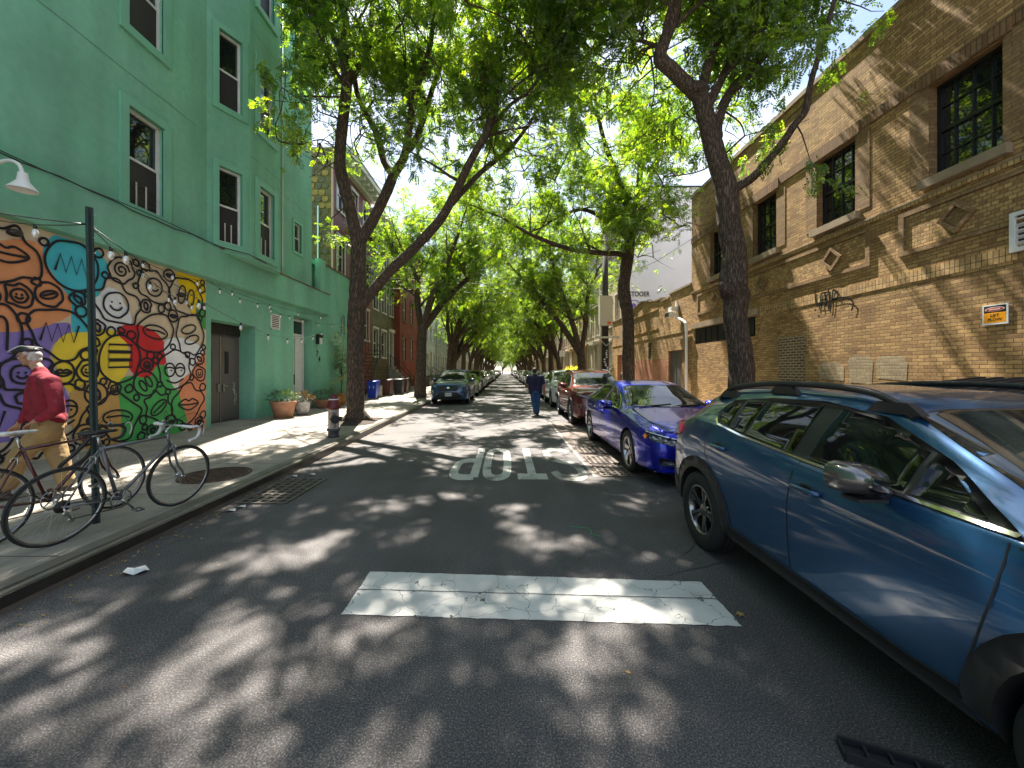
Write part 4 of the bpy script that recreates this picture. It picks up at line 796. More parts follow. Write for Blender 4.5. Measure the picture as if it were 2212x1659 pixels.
for i,(a,b,c_) in enumerate(lh): lp.append((house('row_house',f'{c_} with a small stoop, {ORD[i+5]} house up from the green building',XH,-1,58+i*7,65+i*7,12+.6*i,a,b,3,3,z0=1.2,door=1,cornice=.5,group='houses along the green building side'),c_))
for k in range(3,15):
    o = copy_tree(lp[k%3][0]); o.location.y += 7*(k-k%3); o['label'] = f'{lp[k%3][1]} with a small stoop, {ORD[k+5]} house up from the green building'
# right row
XR = 8.5
WB = thing('white_sided_building','tall building with a blank white painted side wall above the low garage','building',(XR,31,0))
w = MB().mat(M['wallwhite']); w.quad((XR-.02,28.05,0),(XR+14,28.05,0),(XR+14,28.05,15.0),(XR-.02,28.05,15.0)); w.mat(M['darksteel']); w.box(XR-.1,XR+14,28.0,28.3,15.0,15.12); w.build('side_wall', parent=WB)
Fg = Fr((0,28.03),(1,0),(0,-1)); m = MB().mat(M['black']); text_on(m,Fg,'STOOER',9.75,7.05,.5,.01,1,.01,.8); m.mat(mat('violet spray',(.16,.12,.55),.7)); 
for c_,r in (((9.4,6.35),.42),((9.95,6.3),.35),((10.5,6.55),.25)): m.ribbon([Fg.p(c_[0]+r*math.cos(t),c_[1]+r*math.sin(t)) for t in np.linspace(-.5,3.9,16)],.06,(0,-1,0),.012)
fan(m,Fg,[(9.35+.2*math.cos(t),6.35+.2*math.sin(t)) for t in np.linspace(0,6.28,12)[:-1]],.011); m.build('graffiti', parent=WB)
m = MB().mat(M['darksteel']); m.tube([Fg.p(8.8,8.6,.04),Fg.p(11,9.6,.06),Fg.p(14.5,11.8,.04)],.012,5); m.build('cable', parent=WB)
h = house('front','x',XR,1,28.3,34,15,'sand','sand',4,3,z0=1.2,fh=3.4,wh=2.2,door=0,cornice=.6,trimm='sand3',depth=13)
for ch in list(h.children): ch.parent = WB; ch.location += h.location - WB.location
bpy.data.objects.remove(h)
rp_ = []
for i,(wm,tm,nm) in enumerate((('sand','sand3','sandstone'),('sand2','sand','tan stone'),('sand3','sand','pale stone'),('brick_red2','sand3','orange brick'))):
    Hh = 13.6-.5*(i%3); o = house('row_house',f'{nm} row house with tall windows, {ORD[i]} past the white sided building',XR,1,34+i*6,40+i*6,Hh,wm,wm,4,3,z0=1.2,fh=3.1,wh=2.1,door=0,cornice=.6,trimm=tm,group='row houses past the garage'); rp_.append((o,nm))
    m = MB().mat(M[tm]); F = Fr((XR,0),(0,1),(-1,0))        # door hood on brackets, pilasters, belt course
    y = 35+i*6; F.box(m,y-.8,y+.8,3.95,4.2,.0,.75); F.box(m,y-.65,y-.5,1.2,3.95,0,.3); F.box(m,y+.5,y+.65,1.2,3.95,0,.3)
    for z in (4.35,7.5,10.6): F.box(m,34.01+i*6,39.99+i*6,z,z+.14,0,.14)
    for u in (34.05,36.0,38.0): F.box(m,u+i*6,u+.3+i*6,4.6,Hh-.65,0,.1)
    m.build('stone_trim', parent=o)
for k in range(4,22):
    o = copy_tree(rp_[k%4][0]); o.location.y += 6*(k-k%4); o['label'] = f'{rp_[k%4][1]} row house with tall windows, {ORD[k]} past the white sided building'
# ---------------------------------------------------------------- trees
def leaf_sprays(name, P, D, size, seed, mat_, parent=None, pairs=6, droop=.5):
    # every spray is a compound leaf: a stalk with opposite leaflets
    rg = np.random.RandomState(seed); n = len(P); P = np.array(P, dtype=float); D = np.array(D, dtype=float)
    D = D + rg.normal(0, .55, (n,3)); D[:,2] -= droop*rg.rand(n); D /= np.linalg.norm(D, axis=1)[:,None]+1e-9
    up = rg.normal(0, .5, (n,3)); up[:,2] += 1.0; S = np.cross(D, up); S /= np.linalg.norm(S, axis=1)[:,None]+1e-9; Nn = np.cross(S, D)
    L = size*(.7+.6*rg.rand(n)); V = []; 
    for k in range(pairs):
        t = .22+.78*(k+.5)/pairs; w = 1-.35*abs(t-.55)*2
        for s in (-1, 1):
            base = P + D*(L*t)[:,None] - Nn*(L*t*t*.25)[:,None]
            dirn = S*s*.9 + D*.5 - Nn*.28 + rg.normal(0,.16,(n,3)); dirn /= np.linalg.norm(dirn,axis=1)[:,None]
            ll = (L*.30*w)[:,None]; wd = np.cross(dirn, Nn+rg.normal(0,.25,(n,3))); wd /= np.linalg.norm(wd,axis=1)[:,None]+1e-9; wd = wd*(L*.062)[:,None]
            a = base; b = base+dirn*ll*.5+wd; c = base+dirn*ll; d = base+dirn*ll*.5-wd
            V.append(np.stack([a,b,c,d],1))
    V = np.concatenate(V, 0).reshape(-1,3)
    off = np.zeros(3)
    if parent is not None:
        q = parent
        while q is not None: off += np.array(q.location); q = q.parent
    V -= off
    nv = len(V); nf = nv//4; me = bpy.data.meshes.new(name); me.vertices.add(nv); me.vertices.foreach_set('co', V.astype(np.float32).ravel())
    me.loops.add(nv); me.loops.foreach_set('vertex_index', np.arange(nv, dtype=np.int32)); me.polygons.add(nf); me.polygons.foreach_set('loop_start', np.arange(0, nv, 4, dtype=np.int32))
    try: me.polygons.foreach_set('loop_total', np.full(nf, 4, dtype=np.int32))
    except Exception: pass
    me.materials.append(mat_); me.update(); me.validate()
    o = bpy.data.objects.new(name, me); SC.collection.objects.link(o); o.parent = parent; return o
class Tree:
    def __init__(s, seed): s.m = MB().mat(M['bark']); s.r = random.Random(seed); s.P = []; s.D = []; s.zmin = 4.6; s.zmax = 13.5; s.xlim = (-7.4, 7.4); s.pull = (0,0); s.spr = 1.0; s.ylim = None; s.avoid = None; s.sk = []; s.hole = (.6, -.24)
    def limb(s, pts, rad, n=10, k=4, noise=.05):
        Q = crom(pts, k); R = np.interp(np.linspace(0, len(rad)-1, len(Q)), range(len(rad)), rad)
        s.m.tube(Q, list(R), n, noise=noise); s.sk += [q for q in Q if q.z > 3.5]; return Q, R
    def ok(s, p):
        if not (s.zmin < p.z < s.zmax and s.xlim[0] < p.x < s.xlim[1]): return False
        if s.ylim and not s.ylim(p): return False
        return not (s.avoid and s.avoid(p))
    def grow(s, p, d, L, r0, depth):
        # one branch as a wandering line; the thin ones carry leaves
        r = s.r; n = max(4, int(L/.28)); seg = L/n; pts = [p.copy()]; dirs = [d.copy()]
        d = d.normalized()
        for i in range(n):
            j = Vector((r.gauss(0,1), r.gauss(0,1), r.gauss(0,.8)))*(.20 if depth else .15)
            d = (d + j + Vector((s.pull[0]*.05, s.pull[1]*.05, .06 if depth < 2 else -.03))).normalized()
            if p.z > s.zmax-1: d.z -= .25
            if p.z < s.zmin+.8 and d.z < .1: d.z += .3
            p = p + d*seg; pts.append(p.copy()); dirs.append(d.copy())
        R = [max(.006, r0*(1-.8*i/n)) for i in range(n+1)]
        if r0 > .008: s.m.tube(pts, R, 6 if r0 > .03 else 4, cap=False)
        if depth == 0: s.sk += pts
        if depth == 0:
            for i in range(1, n+1):
                for _ in range(2 if i > 2 else 1):
                    nd = (dirs[i] + Vector((r.gauss(0,.8), r.gauss(0,.8), r.gauss(0,.5)))).normalized(); s.grow(pts[i], nd, L*r.uniform(.32,.6), R[i]*.5, 1)
        elif depth == 1:
            for i in range(1, n+1):
                for _ in range(s.twigs): nd = (dirs[i]*.7 + Vector((r.gauss(0,.8), r.gauss(0,.8), r.gauss(0,.4)))).normalized(); s.grow(pts[i], nd, r.uniform(.45,.95), .007, 2)
        else:
            for i in range(1, n+1):
                for _ in range(s.per):
                    if s.ok(pts[i]): s.P.append(tuple(pts[i]+Vector((r.gauss(0,.06),r.gauss(0,.06),r.gauss(0,.05))))); s.D.append(tuple(dirs[i]))
    twigs = 1; per = 2
    def branchy(s, Q, R, cnt, L=(1.6,3.2), start=.35, spread=.9, up=.25):
        r = s.r
        for i in range(cnt):
            t = start+(1-start)*(i+r.random())/cnt; k = min(len(Q)-2, int(t*(len(Q)-1))); d = (Q[k+1]-Q[k]).normalized()
            a = (d*.6 + Vector((r.gauss(0,spread), r.gauss(0,spread), r.gauss(up,.5)))).normalized(); s.grow(Q[k].copy(), a, r.uniform(*L), max(.02, R[k]*.42), 0)
        s.grow(Q[-1].copy(), (Q[-1]-Q[-2]).normalized(), L[1]*.8, max(.02,R[-1]*.9), 0)
    def fill(s, boxes):     # leafy side branches that start in free air beside a limb: (centre, radius, count)
        for c, rad, cnt in boxes:
            c = Vector(c)
            for _ in range(cnt):
                v = Vector((s.r.gauss(0,.5), s.r.gauss(0,.5), s.r.gauss(0,.4))); p = c+Vector((v.x*rad[0], v.y*rad[1], v.z*rad[2]))
                a = min(s.sk, key=lambda q: (q-p).length+(2 if q.z > p.z+.5 else 0)); mid = a.lerp(p,.5)+Vector((s.r.gauss(0,.15),s.r.gauss(0,.15),s.r.gauss(.1,.15)))*min(1,(p-a).length); s.m.tube(crom([a,mid,p],5),list(np.linspace(.024,.012,11)),5,cap=False); s.sk += [mid, p]
                d = Vector((s.r.gauss(0,1), s.r.gauss(0,1), s.r.gauss(0,.4))).normalized(); s.grow(p, d, s.r.uniform(.7,1.5), .014, 1)
    def finish(s, name, label, loc, size=.25, group='street trees', pairs=6, matl=None, seed=1):
        from mathutils import noise as mn
        def keep(p):
            p = Vector(p)
            if mn.noise(p*s.hole[0]+Vector((seed*7.3,0,0))) <= s.hole[1]: return False
            if group == GT and loc[1] < 40:      # gaps cut into the crown along the sun direction to place sun patches
                g = p - SDIR*(p.z/SDIR.z)
                for (gx, gy, rx, ry) in FLECKS:
                    if ((g.x-gx)/rx)**2+((g.y-gy)/ry)**2 < 1+.5*mn.noise(Vector((g.x*3,g.y*3,gx))): return False
                if g.y > 6 and mn.noise(Vector((g.x*1.2, g.y*.9, 3.3))) > .16: return False
            return True
        kp = [i for i,p in enumerate(s.P) if keep(p)]; s.P = [s.P[i] for i in kp]; s.D = [s.D[i] for i in kp]
        print('sprays', name, len(s.P)); T = thing(name, label, 'tree', loc, group); s.m.build('trunk', parent=T); leaf_sprays('crown', s.P, s.D, size, seed, matl or M['leaf'], T, pairs); return T
FLECKS = []
for (x, y, a, b) in ((600,1200,115,42),(480,1370,110,42),(50,1405,90,36),(870,1160,46,22),(1090,1128,38,18),(1150,1172,72,26),(1272,1165,40,20),(830,1092,66,17),(1100,1098,60,12),(960,1072,74,12),(690,1165,60,20),
        (1290,1440,84,56),(1430,1560,112,72),(430,1560,115,55),(190,1432,80,34),(320,1640,130,40),(1225,1640,60,30),(790,1390,62,22),(1440,1345,64,24),(1450,1205,90,16),(1365,1090,62,12),(1270,1035,60,14),(1310,1262,80,18),(930,1275,70,16),(560,1480,50,20),(1020,1500,40,18),(1720,1420,60,30)):
    Yg = FPX*EYE/(y-VY); FLECKS.append(((x-VX)/FPX*Yg, Yg, a*Yg/FPX*1.12, b*Yg*Yg/(FPX*EYE)*1.15))
def D3(*a): return [PX(x, y, Y) for x, y, Y in a]
GT = 'street trees arching over the road'
avoid_sky = None
# the near tree on the green building's side
t = Tree(3); t.pull = (.6,-.2); t.twigs = 1; t.per = 3
def lim1(p):
    sx = VX+FPX*p.x/max(p.y,.5); return sx > 610 or p.z > 13
t.avoid = lambda p: p.x < -6.35 and p.y < 12.5
t.hole = (.6,-.21)
B = Vector((-4.38, 11.3, 0))
trunk, R = t.limb([Vector((-4.38,11.3,.1)),Vector((-4.38,11.3,.3))]+D3((768,880,11.3),(767,800,11.3),(768,720,11.3),(772,655,11.3),(774,590,11.3),(775,520,11.3)), [.42,.32,.26,.235,.225,.24,.25,.22,.2], 16, 5, .06)
for a in range(5): th = a*1.3; t.limb([B+Vector((0,0,.5)),B+Vector((.3*math.cos(th),.3*math.sin(th),.22)),B+Vector((.62*math.cos(th),.62*math.sin(th),.12))],[.16,.13,.03],8)
Q,R = t.limb(D3((772,675,11.3),(792,645,11.2),(843,585,11.0),(888,543,10.8),(939,489,10.6),(968,447,10.5),(1023,336,10.3),(1057,276,10.2),(1075,209,10.1),(1090,104,10.0),(1105,20,9.9),(1118,-70,9.8)),[.17,.15,.14,.135,.13,.12,.1,.09,.075,.06,.05,.035],12); t.branchy(Q,R,9,(1.8,3.4),.5)
Q,R = t.limb(D3((950,470,10.6),(986,429,10.8),(1038,373,11.0),(1105,317,11.3),(1160,240,11.6),(1200,160,12)),[.09,.08,.07,.06,.045,.03],8); t.branchy(Q,R,6)
Q,R = t.limb(D3((1057,276,10.2),(1105,224,9.9),(1150,190,9.6),(1200,110,9.3)),[.05,.045,.035,.025],7); t.branchy(Q,R,5)
Q,R = t.limb(D3((775,530,11.3),(754,441,11.2),(737,373,11.1),(735,317,11.1),(745,224,11.0),(748,149,11.0),(725,82,10.9),(684,11,10.8),(650,-80,10.7)),[.19,.175,.165,.155,.15,.14,.11,.09,.06],12); t.branchy(Q,R,7,(1.5,2.6),.5)
Q,R = t.limb(D3((747,165,11.0),(751,75,11.1),(740,8,11.3),(735,-70,11.6)),[.12,.11,.09,.07],9); t.branchy(Q,R,4)
Q,R = t.limb(D3((750,185,11.0),(770,150,11.2),(795,93,11.4),(803,37,11.6),(805,-60,11.8)),[.1,.1,.09,.08,.06],9); t.branchy(Q,R,4)
Q,R = t.limb(D3((776,525,11.3),(814,459,11.5),(837,411,11.6),(851,373,11.7)),[.17,.155,.15,.14],12)
Q,R = t.limb(D3((851,378,11.7),(829,347,11.9),(814,288,12.1),(784,232,12.3),(769,187,12.5),(762,110,12.8),(770,20,13)),[.12,.115,.11,.095,.085,.065,.04],9); t.branchy(Q,R,6,(1.5,2.6),.4)
Q,R = t.limb(D3((851,378,11.7),(874,336,11.6),(885,269,11.5),(900,194,11.4),(926,112,11.3),(937,37,11.2),(943,-50,11.1)),[.13,.12,.11,.1,.08,.065,.045],9); t.branchy(Q,R,8,(1.6,3.0),.35)
Q,R = t.limb(D3((876,330,11.6),(903,291,12.0),(948,150,12.6),(971,119,12.8),(1025,67,13.1),(1041,11,13.3)),[.1,.095,.08,.07,.05,.035],8); t.branchy(Q,R,7,(1.6,3.0),.3)
t.fill([((-3.4,7.3,10.2),(1.5,1.3,.7),26),((-1.0,6.9,10.8),(1.8,1.3,.7),24),((-5.6,14.3,10.4),(1.1,1.6,.8),12),((-1.0,9.0,9.5),(1.8,1.5,1.2),12),((-5.0,11.2,8.2),(1.3,2,1.6),22),((-2.5,12.0,10),(3,3,2.2),40),((0,10.5,11.6),(4,3.6,1.4),32),((-1.8,8.2,11.8),(3.2,3,1.3),22)])  # the leading clumps, mostly out of view, are added to shade road and pavement
T1 = t.finish('street_tree','forked street tree beside the fire hydrant, its low limb reaching over the road',B,.27,GT,7,seed=1)
# the near tree on the brick building's side
t = Tree(5); t.pull = (-.6,.0); t.twigs = 1; t.per = 3; t.xlim = (-4,7.5)
B = Vector((4.9, 8.0, 0)); t.zmin = 5.0; t.hole = (.6,-.24)
t.limb([Vector((4.9,8,.1)),Vector((4.9,8,.35))]+D3((1602,800,8),(1596,740,8),(1588,683,8),(1590,640,8),(1583,619,8),(1586,555,8),(1577,500,8),(1573,469,8),(1568,405,8),(1548,341,8),(1531,277,8),(1514,213,8)),[.4,.28,.24,.225,.22,.25,.27,.23,.22,.215,.21,.19,.175,.165],16,5,.05)
t.limb(D3((1592,640,7.95),(1566,622,7.85),(1556,612,7.8)),[.16,.12,.04],10)
t.limb(D3((1514,200,8),(1508,190,7.9),(1500,186,7.8)),[.17,.13,.1],12)
Q,R = t.limb(D3((1514,213,8),(1490,190,7.95),(1454,154,7.9),(1426,126,7.85),(1434,94,7.8),(1454,38,7.7),(1464,-20,7.6),(1470,-90,7.5)),[.15,.14,.14,.135,.12,.11,.09,.07],12); t.branchy(Q,R,8,(1.6,3.2),.5)
Q,R = t.limb(D3((1514,205,8),(1530,140,8.1),(1569,21,8.3),(1590,-60,8.4)),[.11,.1,.09,.07],9); t.branchy(Q,R,6,(1.4,2.6))
Q,R = t.limb(D3((1522,250,8),(1537,213,8.2),(1565,158,8.4),(1604,98,8.6),(1650,39,8.8),(1690,-40,8.9)),[.1,.1,.09,.08,.065,.05],9); t.branchy(Q,R,6,(1.2,2.2))
Q,R = t.limb(D3((1548,300,8),(1550,264,8.1),(1574,205,8.4),(1629,141,8.8),(1681,81,9.1),(1730,10,9.3)),[.12,.115,.1,.085,.065,.045],9); t.branchy(Q,R,6,(1.2,2.2))
Q,R = t.limb(D3((1572,415,8),(1591,405,7.95),(1629,380,7.8),(1682,320,7.6),(1719,266,7.4),(1740,239,7.35),(1750,184,7.3),(1774,102,7.2),(1798,17,7.1),(1815,-60,7)),[.11,.095,.085,.075,.065,.06,.05,.045,.04,.03],9)
t.zmin = 4.4
for k in (16,22,28,33): t.grow(Q[k].copy(), Vector((t.r.gauss(0,.6),t.r.gauss(0,.6),t.r.gauss(.0,.4))), 1.0, .02, 1)
t.zmin = 5.2
t.fill([((1.8,6.3,10.9),(2,1.2,.6),22),((3.2,9,9.2),(2.2,2.4,1.8),36),((1.0,8.5,11.0),(3,3,1.5),32),((4.8,9.8,8.0),(1.3,1.8,1.5),24),((3.8,6.6,10.8),(2.2,1.6,1.2),20),((1.5,6,11.8),(3,1.8,1),12)])  # leading clump sits above the view, added to shade the near road
T2 = t.finish('street_tree','tall street tree before the ochre brick building, sawn stump and bulging trunk',B,.26,GT,7,seed=2)
# second tree by the low garage
t = Tree(9); t.pull = (-.6,0); t.per = 3; B = Vector((4.9,15.3,0)); t.zmin = 4.3
t.limb([Vector((4.9,15.3,.1)),Vector((4.9,15.3,.4))]+D3((1357,750,15.3),(1356,683,15.3),(1347,619,15.3),(1356,555,15.3),(1365,491,15.4),(1377,427,15.5),(1385,340,15.6),(1392,240,15.8)),[.36,.26,.24,.235,.24,.23,.19,.15,.11,.07],14,5,.06)
Q,R = t.limb(D3((1352,560,15.3),(1340,549,15.3),(1292,546,15.0),(1232,538,14.6),(1168,516,14.2),(1126,495,14.0),(1085,470,13.8)),[.12,.11,.1,.09,.07,.055,.04],9); t.branchy(Q,R,6,(1.4,2.6),.25,up=.5)
Q,R = t.limb(D3((1358,520,15.3),(1340,500,15.2),(1305,473,15),(1254,452,14.9),(1190,478,14.7)),[.11,.1,.09,.07,.04],9); t.branchy(Q,R,6,(1.4,2.6),.2,up=.5)
Q,R = t.limb(D3((1366,485,15.4),(1340,400,15.4),(1310,320,15.2),(1290,240,15),(1280,160,14.8)),[.12,.11,.09,.07,.05],9); t.branchy(Q,R,7,(1.4,2.8),.2)
Q,R = t.limb(D3((1378,430,15.5),(1410,370,15.8),(1430,310,16.2),(1440,250,16.5)),[.09,.08,.06,.04],9); t.branchy(Q,R,6,(1.4,2.6),.2)
t.fill([((3.4,15,8.8),(3,2.4,2.6),60),((5.9,15.4,8.0),(1.6,1.6,2.0),24),((1.0,14.5,10.2),(3,2.4,2),46)])
T3 = t.finish('street_tree','dark trunked street tree in front of the low garage, broad leafy limbs to one side',B,.29,GT,6,seed=3)
# variants for the rest of the avenue: V-forked trunks leaning over the road (built leaning towards +x)
def avenue_tree(seed, B, label, lean=1, dense=1.0, size=.4, hfork=3.3, r0=.27, pairs=4):
    t = Tree(seed); r = t.r; t.twigs = 1; t.per = 2; t.zmin = 4.4; t.zmax = 13; t.xlim = (B.x-4.2, B.x+8.5) if lean > 0 else (B.x-8.5, B.x+4.2); t.pull = (.8*lean, 0)
    top = B+Vector((.15*lean+r.uniform(-.1,.1), r.uniform(-.2,.2), hfork))
    t.limb([B+Vector((0,0,.1)),B+Vector((0,0,.35)),B+Vector((.03,.05,1.5)),top],[r0*1.5,r0*1.1,r0*.9,r0*.85],12,5,.07)
    for (dx, dy, h, rr_) in ((3.9,.3,8.2,.62),(-.9,-.5,8.0,.5),(1.6,1.6,9.2,.55),(2.2,-1.7,8.6,.5)):
        dx = dx*lean*r.uniform(.85,1.15); dy += r.uniform(-.5,.5); e = top+Vector((dx,dy,h-hfork+0.)); 
        m1 = top+Vector((dx*.30,dy*.3,(h-hfork)*.3+.1)); m2 = top+Vector((dx*.6+.2*lean,dy*.65,(h-hfork)*.68))
        Q,R = t.limb([top-Vector((0,0,.3)),m1,m2,e],[r0*.75*rr_/.6,r0*.55,r0*.4,r0*.22],8,5,.05); t.branchy(Q,R,int(6*dense),(1.6,3.0),.3,.8,.2)
    t.fill([((B.x+1.2*lean,B.y,9.3),(3.4,3,2.2),int(66*dense)),((B.x+4.6*lean,B.y,10.0),(2.8,3,1.7),int(60*dense)),((B.x-1.8*lean,B.y,9.0),(2,2.4,2),int(22*dense))])
    return t.finish('street_tree', label, B, size, GT, pairs, seed=seed)
LY = [21.4, 31, 35.2, 42.5, 50, 58, 65, 73, 81, 89, 97, 106, 115, 124, 134, 145, 156]; RY = [24.6, 35, 41, 49, 57, 66, 74, 82, 91, 100, 109, 118, 128, 139, 150, 160]
A1 = avenue_tree(21, Vector((-4.75,LY[0],0)), 'thick street tree just behind the parked blue hatchback, by the red brick house', 1, 1.2, .36, 4.2, .31, 5)
A2 = avenue_tree(22, Vector((-4.6,LY[1],0)), 'V-forked street tree in front of the white clapboard house', 1, 1.1, .38, 3.6, .27)
A3 = avenue_tree(23, Vector((4.9,RY[0],0)), 'street tree beside the pole with the cream box, three dark limbs', -1, 1.2, .36, 3.0, .3, 5)
A4 = avenue_tree(24, Vector((4.9,RY[1],0)), 'street tree behind the parking sign, forked low into a V', -1, 1.0, .38, 2.9, .24)
rt = random.Random(4)
pl, pr_ = [A1, A2], [A3, A4]
for i, y in enumerate(LY[2:]):
    if i % 2: o = copy_tree(pl[(i//2)%2]); o.location = (-4.7, y, 0); o.rotation_euler.z = rt.uniform(-.2,.2)
    else: o = copy_tree(pr_[(i//2)%2]); o.location = (-4.7, y, 0); o.rotation_euler.z = math.pi+rt.uniform(-.25,.25)
    s = rt.uniform(.88,1.04); o.scale = (s,s,s*rt.uniform(.95,1.05)); o['label'] = f'street tree {ORD[i+3]} along the kerb on the green building side'
for i, y in enumerate(RY[2:]):
    if i % 2: o = copy_tree(pr_[(i//2)%2]); o.location = (4.9, y, 0); o.rotation_euler.z = rt.uniform(-.2,.2)
    else: o = copy_tree(pl[(i//2)%2]); o.location = (4.9, y, 0); o.rotation_euler.z = math.pi+rt.uniform(-.25,.25)
    s = rt.uniform(.88,1.04); o.scale = (s,s,s*rt.uniform(.95,1.05)); o['label'] = f'street tree {ORD[i+4]} along the kerb on the brick building side'
for i, (x, y) in enumerate(((-1.5,176),(3,182),(-6,184),(8,178))):
    o = copy_tree(pl[i%2]); o.location = (x,y,-2.2 if i < 2 else 0); o.rotation_euler.z = i*1.9; o['label'] = ('tree closing the far end of the avenue, first seen past the road', 'second tree closing the far end of the avenue', 'tree beyond the last houses on the green building side', 'tree beyond the last houses on the brick building side')[i]
# tree pits
for (x, y, s) in ((-4.38,11.3,1), (4.9,8,1), (4.9,15.3,1), (-4.75,21.4,1)):
    m = MB().mat(M['soil']); 
    pts = [(x+random.uniform(-.05,.05)+.62*math.copysign(abs(math.cos(t))**.5,math.cos(t)), y+.95*math.copysign(abs(math.sin(t))**.5,math.sin(t))+random.uniform(-.05,.05)) for t in np.linspace(0,2*math.pi,26)[:-1]]
    m.add([(a,b,.156) for a,b in pts]+[(x,y,.24)], [(i,(i+1)%25,25) for i in range(25)], True); struct(m.build('tree_pit_ground'))
# ---------------------------------------------------------------- cars
def carpaint(name, col, flake=.25, rough=.32):
    m = bpy.data.materials.new(name); m.use_nodes = True; nt = m.node_tree; b = nt.nodes['Principled BSDF']; N = nt.nodes; L = nt.links
    b.inputs['Base Color'].default_value = tuple(col)+(1,); b.inputs['Metallic'].default_value = flake; b.inputs['Roughness'].default_value = rough
    b.inputs['Coat Weight'].default_value = 1; b.inputs['Coat Roughness'].default_value = .03
    tc = N.new('ShaderNodeTexCoord'); nz = N.new('ShaderNodeTexNoise'); nz.inputs['Scale'].default_value = 6; nz.inputs['Detail'].default_value = 6; L.new(tc.outputs['Object'], nz.inputs['Vector'])
    mr = N.new('ShaderNodeMapRange'); mr.inputs[1].default_value = .45; mr.inputs[2].default_value = .75; mr.inputs[3].default_value = .02; mr.inputs[4].default_value = .12; L.new(nz.outputs[0], mr.inputs[0]); L.new(mr.outputs[0], b.inputs['Coat Roughness'])
    return m
P_ = {'steelblue': carpaint('steel blue paint',(.016,.08,.20),.55,.33), 'royal': carpaint('royal blue paint',(.006,.012,.42),.6,.25), 'red': carpaint('dark red paint',(.13,.004,.006),.4,.3),
      'white': carpaint('white car paint',(.72,.73,.74),.0,.4), 'silver': carpaint('silver paint',(.42,.43,.44),.7,.35), 'black': carpaint('black car paint',(.01,.01,.012),.1,.3), 'gray': carpaint('grey car paint',(.10,.105,.11),.5,.35), 'blue': carpaint('blue suv paint',(.02,.07,.17),.4,.32)}
M['tint'] = mat('tinted car glass',(.006,.008,.008),.03,spec=.45)
M['wsglass'] = mat('windscreen glass',(.015,.019,.019),.02,spec=.8,coat=.3)
M['chromecar'] = mat('chrome trim',(.8,.8,.8),.1,metal=1); M['lamp'] = mat('headlamp lens',(.30,.31,.33),.08,spec=1,coat=1,metal=.4); M['lampdark'] = mat('headlamp housing',(.03,.03,.035),.15,coat=1)
M['tail'] = mat('red tail lamp',(.7,.01,.01),.1,coat=1); M['amber'] = mat('amber lens',(.8,.22,.02),.15,coat=1); M['clad'] = mat('grey plastic cladding',(.022,.022,.024),.5,bump=.12,bs=250)
M['rim'] = mat('alloy rim',(.42,.42,.43),.25,metal=1,var=.3,vs=12); M['rimdark'] = mat('dark alloy',(.04,.04,.042),.35,metal=.6); M['plate'] = mat('licence plate',(.75,.75,.7),.4)
M['mirror_cap'] = mat('grey mirror cap',(.16,.155,.155),.2,metal=.7,coat=1)
def smooth_curve(cp, s, win=.06):
    xs, ys = zip(*cp); f = np.interp(s, xs, ys); out = np.zeros_like(f); ws = np.array([1,2,3,2,1.]); ws /= ws.sum()
    for k, w_ in zip((-1,-.5,0,.5,1), ws): out += w_*np.interp(np.clip(s+k*win, xs[0], xs[-1]), xs, ys)
    return out
